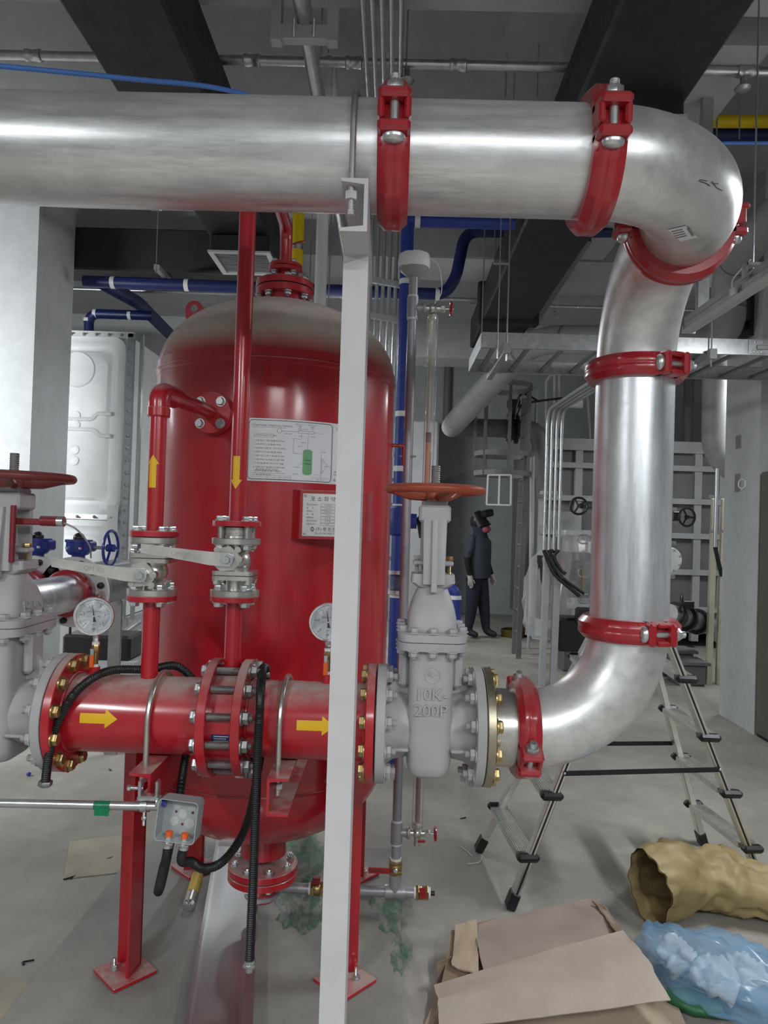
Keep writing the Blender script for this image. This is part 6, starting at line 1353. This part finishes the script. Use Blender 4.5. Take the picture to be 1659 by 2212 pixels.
T = thing('pump_riser', 'pump riser with black handwheel valve left of vertical pipe', 'pipe', at(1270, 1340, 7.8)); x = at(1290, 1200, 8.6).x
m = MB(); m.cyl((x, 8.6, .5), (x, 8.6, at(1280, 1000, 8.6).z), .075, n=24); part(T, 'pipe', m, 'steel_light'); wheel(T, at(1250, 1093, 7.6), (-.25, -1, 0), .088)
z = at(1265, 1093, 7.7).z; m = MB(); m.cyl((at(1256, 1093, 7.65).x, 7.66, z), (x, 8.55, z), .03, n=12); part(T, 'gear_box', m, 'black_iron')
for i, py in enumerate((1165, 1237, 1293)): c = at(1258, py, 7.5); m = MB(); m.tube([c + V((.06, 0, .045))] + [c + V((-.045 * sin(q), 0, .045 * cos(q))) for q in [pi * k / 10 for k in range(11)]] + [c + V((.06, 0, -.045))], .008, 8); part(T, 'u_bolt', m, 'zinc')
m = MB(); m.cyl(at(1257, 1225, 7.5), at(1257, 1290, 7.5), .009, n=8); part(T, 'tie_rod', m, 'brass')
T = thing('suction_pipe', 'dark flanged pump suction pipe with small black handwheel by right column', 'pipe', at(1490, 1340, 7.6)); a, b = at(1445, 1325, 7.4), at(1530, 1350, 7.9)
m = MB(); m.cyl(a, b, .10, n=24); part(T, 'pipe', m, 'dull_steel')
for f in (.15, .4, .7): p = a.lerp(b, f); d = (b - a).normalized(); m = MB(); m.cyl(p - d * .02, p + d * .02, .14, n=24); part(T, 'flange', m, 'black_iron')
wheel(T, at(1472, 1304, 7.3), (1, -.5, 0), .09); m = MB(); p = at(1484, 1306, 7.5); m.box(p, (.12, .1, .09), None, .01); m.cyl(p - V((.1, .1, 0)), p, .02, n=8); part(T, 'gear_box', m, 'black_iron')
for i, (px, py, w_, h_) in enumerate(((1462, 1420, .34, .26), (1490, 1440, .3, .22), (1260, 1440, .5, .5))):
    p = atz(px, py + 40 if i < 2 else 1450); m = MB(); m.box((p.x, p.y + .1, h_ / 2), (w_, .3, h_), None, .02); m.box((p.x, p.y + .1, h_ + .015), (w_ + .06, .36, .03)); solo('pump_plinth', m, 'steel_grey', ['pale steel block on the floor behind the right ladder rail', 'dark steel block behind the right ladder rail', 'grey pump base frame behind the ladder top'][i], 'plinth')
# wrapped pump
clear('film', (.66, .67, .68), .12, .34); T = thing('wrapped_pump', 'pump wrapped in crumpled clear plastic film behind strut rack', 'pump', atz(1215, 1400)); c = at(1215, 1290, 7.9)
m = MB(); m.cyl(c + V((-.1, .1, -.25)), c + V((-.1, .1, .45)), .17, n=24); m.box(c + V((.16, .1, .25)), (.3, .3, .5), None, .03); part(T, 'motor', m, 'black_iron')
m = MB(); m.box(c + V((-.04, -.08, .30)), (.05, .04, .35)); part(T, 'motor_rib', m, 'red_dull')
m = MB(); n = 40; secs = []
for i, (z, rx, ry) in enumerate(((-.45, .44, .34), (-.3, .46, .36), (-.05, .46, .36), (.2, .42, .34), (.42, .34, .30), (.62, .26, .24), (.74, .12, .12))):
    ring = []
    for k in range(n):
        q = 2 * pi * k / n; p = c + V((.06 + .06 * z + rx * cos(q), .1 + ry * sin(q), z)); d = V((cos(q), sin(q), 0)); ring.append(p + d * (.13 * nz(p, 4.2, 2) + .12 * nz(p, 11, 3)))
    secs.append(ring)
m.loft(secs); part(T, 'plastic_film', m, 'film', ang=radians(20))
p = atz(1160, 1378); m = MB(); m.box((p.x + .2, p.y + .3, .07), (.7, .6, .14), None, .02); solo('pump_plinth', m, 'green_paint', 'green painted plinth under the wrapped pump', 'plinth')
m = MB(); m.lathe([(.10, 0), (.17, .0), (.18, .10), (.16, .11), (.15, .02), (.1, .02), (.1, 0)], atz(1108, 1375), (0, 0, 1), 24); solo('cable_coil', m, 'basket_yellow', 'low yellow coil on the floor before green plinth', 'coil')
run('steel_conduit', 'single plastic-wrapped upright pipe left of the strut rack', [at(1150, 985, 8.6), at(1147, 1330, 8.6)], .03, 'steel_light', 0, 12, 'conduit')
m = MB(); p = at(1211, 1124, 8.9); m.box(p, (.32, .03, .22)); solo('wall_plate', m, 'steel_light', 'small pale plate on the back tank behind the rack', 'plate')
m = MB(); p = at(1240, 1350, 7.4); m.box(p + V((0, .1, -.1)), (.35, .3, .35), None, .03); m.box(p + V((.1, -.05, .1)), (.2, .1, .18), None, .02); solo('pump_motor', m, 'black_iron', 'black pump unit behind the ladder top', 'pump')
# ================================================================== right column details, cabinet
for i, (px, py) in enumerate(((1602, 955), (1597, 1043))):
    p = at(px, py, 6.1); p.x = 2.928; m = MB(); m.box(p, (.01, .09, .11 if i == 0 else .15)); bx = solo('socket_box', m, 'dull_steel', ['upper empty socket box on the right column', 'lower socket box with white wire on the right column'][i], 'socket box')
m = MB(); p = at(1594, 1045, 6.0); p.x = 2.915; m.torus(p, (1, .3, 0), .04, .005, 20, 6); solo('wire_loop', m, 'white_plastic', 'loop of white wire on the right column', 'wire')
T = thing('control_cabinet', 'tall olive-grey cabinet at the right edge before column', 'cabinet', (3.3, 5.2, 0)); m = MB(); m.box((3.36, 5.27, 1.06), (.86, .90, 2.08), None, .008); part(T, 'body', m, 'dark_olive')
m = MB(); m.box((3.36, 5.27, .03), (.84, .88, .06)); part(T, 'plinth', m, 'black_iron')
m = MB(); m.box((3.36, 4.815, 1.06), (.80, .012, 1.96), None, .004); dr = part(T, 'door', m, 'dark_olive'); m = MB(); m.box((3.05, 4.80, 1.1), (.03, .03, .16), None, .006); part(dr, 'handle', m, 'chrome')
m = MB(); p = at(1612, 670, 5.9); m.box((2.92, 6.0, p.z), (.05, .22, .42)); m.box((2.82, 6.0, p.z - .1), (.2, .1, .06)); solo('pipe_bracket', m, 'black_iron', 'black steel bracket on the right column beside grey pipe', 'bracket')
# ================================================================== white panel tank at left
YW = 7.0; xe = at(272, 950, YW).x; T = thing('panel_water_tank', 'white moulded panel water tank behind left column', 'tank', (xe - 1, 8, .3)); ztp = at(250, 722, YW).z; zsm = at(250, 1118, YW).z; pw = 1.08
zlo = zsm - 1.0
m = MB(); m.box((xe - 1.1, YW + 1.05, (ztp + zlo) / 2), (2.2, 2.0, ztp - zlo - .02)); part(T, 'tank_body', m, 'white_grp')
for ci in range(2):
    x1 = xe - .03 - ci * pw; x0 = x1 - pw + .04
    for (z0, z1_) in ((zsm + .02, ztp - .03), (zlo, zsm - .02)):
        m = MB(); cxm, czm, hx_, hz_ = (x0 + x1) / 2, (z0 + z1_) / 2, (x1 - x0) / 2, (z1_ - z0) / 2
        secs = [[V((cxm + p[0], YW + .05 - dy, czm + p[1])) for p in rrect(hx_ - ins, hz_ - ins, max(.02, .12 - 0 * ins), 5)] for ins, dy in ((0, 0), (.0, .06), (.07, .065), (.10, .04), (.14, .04), (.17, .07))]
        m.loft([s[::-1] for s in secs]); pn = part(T, 'panel', m, 'white_grp')
        if hz_ > .6:
            for (fx, fz, rr_) in ((.05, .62, .18), (.05, .1, .05), (.05, .0, .05), (.05, -.28, .05), (.05, -.40, .05)):
                m = MB(); m.lathe([(rr_, 0), (rr_ * .95, .015), (rr_ * .8, .012), (0, .012)], (cxm + fx, YW - .02, czm + hz_ * fz), (0, -1, 0), 24); part(pn, 'boss', m, 'white_grp')
            m = MB(); zj = at(250, 908, YW).z; m.tube(fillet([(x0 + .1, YW - .022, zj), (x1 - .30, YW - .022, zj), (x1 - .26, YW - .022, zj + .06), (x1 - .12, YW - .022, zj + .06)], .03), .02, 8); m.tube(fillet([(x0 + .1, YW - .022, zj - .1), (x1 - .28, YW - .022, zj - .1), (x1 - .22, YW - .022, zj - .16), (x1 - .12, YW - .022, zj - .16)], .03), .02, 8); part(pn, 'moulded_rib', m, 'white_grp')
m = MB(); m.box((xe + .03, YW - .02, (ztp + zlo) / 2), (.06, .05, ztp - zlo)); part(T, 'corner_angle', m, 'galv'); m = MB(); m.box((xe + .11, YW + .05, (ztp + zlo) / 2), (.03, .05, ztp - zlo + .02)); part(T, 'corner_post', m, 'zinc')
m = MB(); m.box((xe - 1.0, YW - .01, ztp - .01), (2.1, .07, .05)); part(T, 'top_angle', m, 'white_grp'); m = MB(); m.box((xe - 1.0, YW - .015, zsm), (2.0, .05, .05)); part(T, 'seam_angle', m, 'galv')
for k in range(22): z = zlo + .1 + k * .122; put(T, 'seam_bolt', ('nut', .022, .016), bolt_nut(.022, .016, .008, .03), 'dull_steel', (xe + .03, YW - .045, z), (.6, -1, 0)) if z < ztp else None
for k in range(9): put(T, 'top_bolt', ('nut', .022, .016), bolt_nut(.022, .016, .008, .03), 'dull_steel', (xe - .06 - k * .125, YW - .045, ztp - .02), (.3, -1, 0)); put(T, 'mid_bolt', ('nut', .022, .016), bolt_nut(.022, .016, .008, .03), 'dull_steel', (xe - .1 - k * .17, YW - .04, zsm), (.3, -1, 0))
p = at(243, 1120, YW - .06); m = MB(); m.box(p, (.10, .02, .26)); part(T, 'joint_plate', m, 'white_plastic')
m = MB(); m.box((xe - 1.1, YW + 1.0, zlo / 2), (2.3, 2.1, zlo)); solo('tank_plinth', m, 'steel_light', 'pale plinth carrying the white panel tank', 'plinth')
# far small panel tank seen beside blue pipe
m = MB(); a, b = at(852, 905, 11.5), at(940, 1240, 11.5); m.box(((a.x + b.x) / 2, 12.0, a.z / 2), (b.x - a.x, .9, a.z), None, .03); solo('far_panel_tank', m, 'steel_light', 'dim pale panel tank far back behind the glass tube', 'tank')
for i, px in enumerate((929, 938)): m = MB(); m.bar(at(px + 3, 912, 9.5), V((at(px + 3, 912, 9.5).x, 9.5, 0)), .04, .04); solo('upright_strut', m, 'zinc', ['left', 'right'][i] + ' of two bright thin struts behind the glass tube', 'strut', 'bright thin struts')
# ================================================================== butterfly valve line at left
def butterfly(x, label, full):
    YF_ = 3.72; zc = 1.185; T = thing('butterfly_valve_line', label, 'valve', (x, 3.7, zc - .2), 'left valve lines')
    m = MB(); m.cyl((x, 2.95, zc), (x, YF_ - .04, zc), .096, n=40); part(T, 'pipe', m, 'galv_v'); m = MB(); m.cyl((x, YF_ + .16, zc), (x, 5.0, zc), .107, n=40); part(T, 'pipe', m, 'galv_dark')
    m = MB(); m.lathe([(.09, -.03), (.106, -.03), (.122, -.02), (.122, .02), (.106, .03), (.09, .03)], (x, YF_ - .06, zc), (0, 1, 0), 40); m.box((x + .135, YF_ - .06, zc - .03), (.07, .055, .05), None, .008); m.box((x - .14, YF_ - .06, zc - .03), (.07, .055, .05), None, .008); cp = part(T, 'grooved_coupling', m, 'red_cast')
    for e in (-1, 1): m = MB(); m.cyl((x + e * .152, YF_ - .06, zc - .075), (x + e * .152, YF_ - .06, zc + .03), .010, n=10); m.hexp((x + e * .152, YF_ - .06, zc - .004), (0, 0, 1), .03, .02); part(cp, 'coupling_bolt', m, 'zinc')
    m = MB(); m.lathe([(.09, 0), (.185, 0), (.185, .026), (.09, .026)], (x, YF_, zc), (0, 1, 0), 44); part(T, 'flange', m, 'white_grp'); m = MB(); m.lathe([(.09, .03), (.15, .03), (.15, .075), (.09, .075)], (x, YF_, zc), (0, 1, 0), 44); part(T, 'valve_wafer', m, 'black_iron'); m = MB(); m.lathe([(.1, .08), (.165, .08), (.165, .106), (.1, .106)], (x, YF_, zc), (0, 1, 0), 44); part(T, 'flange', m, 'dull_steel')
    for k in range(12): a_ = 2 * pi * (k + .5) / 12; put(T, 'flange_bolt', ('bcap', 1), lambda m: m.lathe([(.0165, 0), (.0165, .02), (.013, .028), (0, .03)], (0, 0, 0), (0, 0, 1), 14), 'rubber', (x + .155 * cos(a_), YF_, zc + .155 * sin(a_)), (0, -1, 0))
    zg = 1.425; yg = YF_ + .05; m = MB(); m.cyl((x, yg, zc + .13), (x, yg, zg - .03), .034, n=20); m.lathe([(.02, 0), (.05, .01), (.064, .03), (.064, .075), (.07, .076), (.07, .09), (.02, .092)], (x, yg, zg - .055), (0, 0, 1), 24); m.box((x + .03, yg, zg), (.10, .09, .055), None, .008); gb = part(T, 'gear_box', m, 'blue_paint')
    m = MB(); m.ball((x, yg, zg + .042), .030, (1, 1, 1), 18, 10); part(gb, 'indicator_dome', m, 'black_iron')
    for k in range(6): a_ = 2 * pi * k / 6; put(gb, 'gear_bolt', ('head', .012, .008), bolt_head(.012, .008), 'zinc', (x + .06 * cos(a_), yg + .06 * sin(a_), zg - .01), (cos(a_), sin(a_), 0))
    if full:
        m = MB(); m.cyl((x + .07, yg, zg - .005), (x + .17, yg, zg - .005), .009, n=12); part(T, 'wheel_shaft', m, 'dull_steel'); wheel(T, (x + .172, yg, zg - .005), (1, -.04, 0), .092, 'blue_paint', 'handwheel', .008)
    else: m = MB(); m.cyl((x - .05, yg - .03, zg + .05), (x - .02, yg - .04, zg + .05), .016, n=12); part(T, 'position_switch', m, 'red_cast')
butterfly(at(170, 1185, 3.77).x, 'galvanised pipe with blue geared butterfly valve and blue handwheel', True)
butterfly(at(93, 1190, 3.77).x - .03, 'leftmost valve line with blue gear box behind grey gate valve', False)
m = MB(); a = at(253, 1300, 4.75); pts_ = [(-.04, -a.z), (.04, -a.z), (.04, .0), (.02, .03), (-.02, .03), (-.04, 0)]; m.ext(pts_, mtx(V((a.x, 4.75, a.z)), (1, 0, 0), (0, 0, 1), (0, -1, 0)), .03); solo('support_plate', m, 'dull_steel', 'dull grey round-topped support plate left of the red tank', 'support')
for i, (pa, pb) in enumerate((((150, 1455), (300, 1345)), ((150, 1480), (300, 1365)), ((170, 1500), (300, 1392)))): run('steel_conduit', ['upper', 'middle', 'lower'][i] + ' of three slanting bright pipes left of the tank', [at(*pa, 4.9), at(*pb, 6.2)], .03, 'zinc', 0, 14, 'conduit', 'three slanting bright pipes')
m = MB(); p = at(225, 1392, 5.3); m.box(p, (.5, .3, .18), None, .02); solo('dark_case', m, 'black_iron', 'black case resting behind the left gauge', 'case')
m = MB(); m.box((p.x, p.y, (p.z - .09) / 2), (.6, .34, p.z - .092)); solo('pedestal', m, 'steel_light', 'pale pedestal under the black case', 'pedestal')
run('cable', 'black cable hanging behind the left gauge', [at(152, 1345, 5.2), V((at(152, 1345, 5.2).x, 5.2, 0))], .010, 'rubber', 0, 8, 'cable')
# ================================================================== welder standing at the back
plain('shirt', (.030, .036, .052), .8, var=.15); plain('jeans', (.012, .016, .030), .85, var=.2); plain('sleeve_black', (.004, .004, .005), .8); plain('skin', (.35, .2, .14), .6); plain('glove', (.45, .44, .38), .8); plain('mask_pink', (.30, .06, .10), .5); plain('boot', (.012, .011, .010), .6)
base = at(1026, 1380, 10.2); base.z = 0
T = thing('person', 'person in dark work clothes, white gloves and raised welding helmet, standing far back', 'person', base)
bv = {'pel': ((0, 0, .95), .14), 'sp': ((0, 0, 1.10), .145), 'ch': ((.0, 0, 1.30), .165), 'nb': ((.01, 0, 1.46), .075), 'nk': ((.025, 0, 1.52), .055), 'hd': ((.045, 0, 1.60), .088), 'ht': ((.035, 0, 1.69), .085)}
ed = [('pel', 'sp'), ('sp', 'ch'), ('ch', 'nb'), ('nb', 'nk'), ('nk', 'hd'), ('hd', 'ht')]
for s, e in (('n', -1), ('f', 1)):
    sw = e * .04
    bv.update({s + 'sh': ((-.01, e * .17, 1.40), .075), s + 'el': ((-.06 + .10 * (e > 0), e * .245, 1.13), .052), s + 'wr': ((-.01 + .14 * (e > 0), e * .25, .90), .034), s + 'pa': ((.005 + .145 * (e > 0), e * .25, .84), .036),
               s + 'hp': ((-.01 + .02 * (e > 0), e * .10, .86), .125), s + 'kn': ((-.02 + .10 * (e > 0), e * .10, .48), .092), s + 'an': ((-.07 + .20 * (e > 0), e * .10, .09), .062), s + 'to': ((.09 + .20 * (e > 0), e * .11, .045), .042)})
    ed += [('ch', s + 'sh'), (s + 'sh', s + 'el'), (s + 'el', s + 'wr'), (s + 'wr', s + 'pa'), ('pel', s + 'hp'), (s + 'hp', s + 'kn'), (s + 'kn', s + 'an'), (s + 'an', s + 'to')]
    px_, py_ = bv[s + 'pa'][0][0], bv[s + 'pa'][0][1]
    for k in range(4):
        o1 = (px_ + .030 - .020 * k, py_ + e * .004, .80); o2 = (px_ + .034 - .020 * k, py_ - e * .004, .765); o3 = (px_ + .034 - .018 * k, py_ - e * .018, .735 + .008 * abs(k - 1))
        bv.update({f'{s}f{k}a': (o1, .012), f'{s}f{k}b': (o2, .010), f'{s}f{k}c': (o3, .008)}); ed += [(s + 'pa', f'{s}f{k}a'), (f'{s}f{k}a', f'{s}f{k}b'), (f'{s}f{k}b', f'{s}f{k}c')]
    bv.update({s + 'ta': ((px_ + .045, py_ - e * .02, .825), .012), s + 'tb': ((px_ + .055, py_ - e * .028, .785), .009)}); ed += [(s + 'pa', s + 'ta'), (s + 'ta', s + 'tb')]
keys = list(bv); me = bpy.data.meshes.new('body'); me.from_pydata([bv[k][0] for k in keys], [(keys.index(a), keys.index(b)) for a, b in ed], [])
bo_ = bpy.data.objects.new('body', me); C.objects.link(bo_)
sk = bo_.modifiers.new('Skin', 'SKIN'); sk.use_smooth_shade = True
for i, k in enumerate(keys): r = bv[k][1]; me.skin_vertices[0].data[i].radius = (r, r * (1.0 if k not in ('ch', 'sp', 'pel') else .85)); me.skin_vertices[0].data[i].use_root = (k == 'pel')
su = bo_.modifiers.new('Sub', 'SUBSURF'); su.levels = su.render_levels = 2
me2 = bpy.data.meshes.new_from_object(bo_.evaluated_get(bpy.context.evaluated_depsgraph_get())); bpy.data.objects.remove(bo_); me2.materials.clear()
for n_ in ('shirt', 'jeans', 'sleeve_black', 'skin', 'glove', 'boot'): me2.materials.append(MAT[n_])
for p in me2.polygons:
    c = p.center; arm = abs(c.y) > .195 and c.z > .70; mi = 0
    if arm: mi = 0 if c.z > 1.16 else (2 if c.z > .905 else 4)
    elif c.z < .12: mi = 5
    elif c.z < .90: mi = 1
    elif c.z > 1.475: mi = 3
    p.material_index = mi; p.use_smooth = True
bo_ = bpy.data.objects.new('body', me2); C.objects.link(bo_); bo_.parent = T; LOC[bo_.name] = base
B = lambda x, y, z: base + V((x, y, z))
m = MB(); m.loft([[B(x * sx + ox, y * sx, z) for x, y in rrect(.185, .215, .12, 4)] for z, sx, ox in ((.86, .92, .0), (1.0, .90, 0), (1.2, .92, 0), (1.38, .9, 0), (1.45, .62, .0), (1.475, .42, .01))]); part(T, 'work_shirt', m, 'shirt')
m = MB(); m.loft([[B(x * sx + .03, y * sx, z) for x, y in rrect(.105, .085, .07, 5)] for z, sx in ((1.44, 1.1), (1.50, .9), (1.56, .98), (1.62, 1.08))]); part(T, 'neck_hood', m, 'jeans')
m = MB(); vs = []; fs = []
for i in range(9):
    for k in range(13):
        q = pi * k / 12 - pi / 2; h = i / 8; r = .135 - .02 * h; vs.append(B(.05 - .10 * h + r * 1.0 * cos(q) * (.6 + .4 * (1 - h)), r * sin(q), 1.60 + .03 + .19 * h - .05 * (1 - cos(q)) * 1))
fs = [(i * 13 + k, i * 13 + k + 1, (i + 1) * 13 + k + 1, (i + 1) * 13 + k) for i in range(8) for k in range(12)]
m.add(vs, fs); m.ball(B(.0, 0, 1.66), .118, (1.1, .95, 1.), 20, 12); part(T, 'welding_helmet', m, 'black_iron', 'black welding helmet')
m = MB(); m.bar(B(.10, -.10, 1.76), B(.17, .08, 1.80), .10, .10, b=.02); part(T, 'helmet_visor', m, 'black_iron')
m = MB(); m.ball(B(.135, 0, 1.555), .05, (1.1, .9, 1.1), 16, 10); m.lathe([(.035, 0), (.042, .01), (.042, .025), (.03, .032), (0, .033)], B(.125, -.05, 1.55), (.35, -1, -.1), 16); part(T, 'respirator', m, 'mask_pink', 'pink respirator mask'); T.rotation_euler = (0, 0, radians(-28))
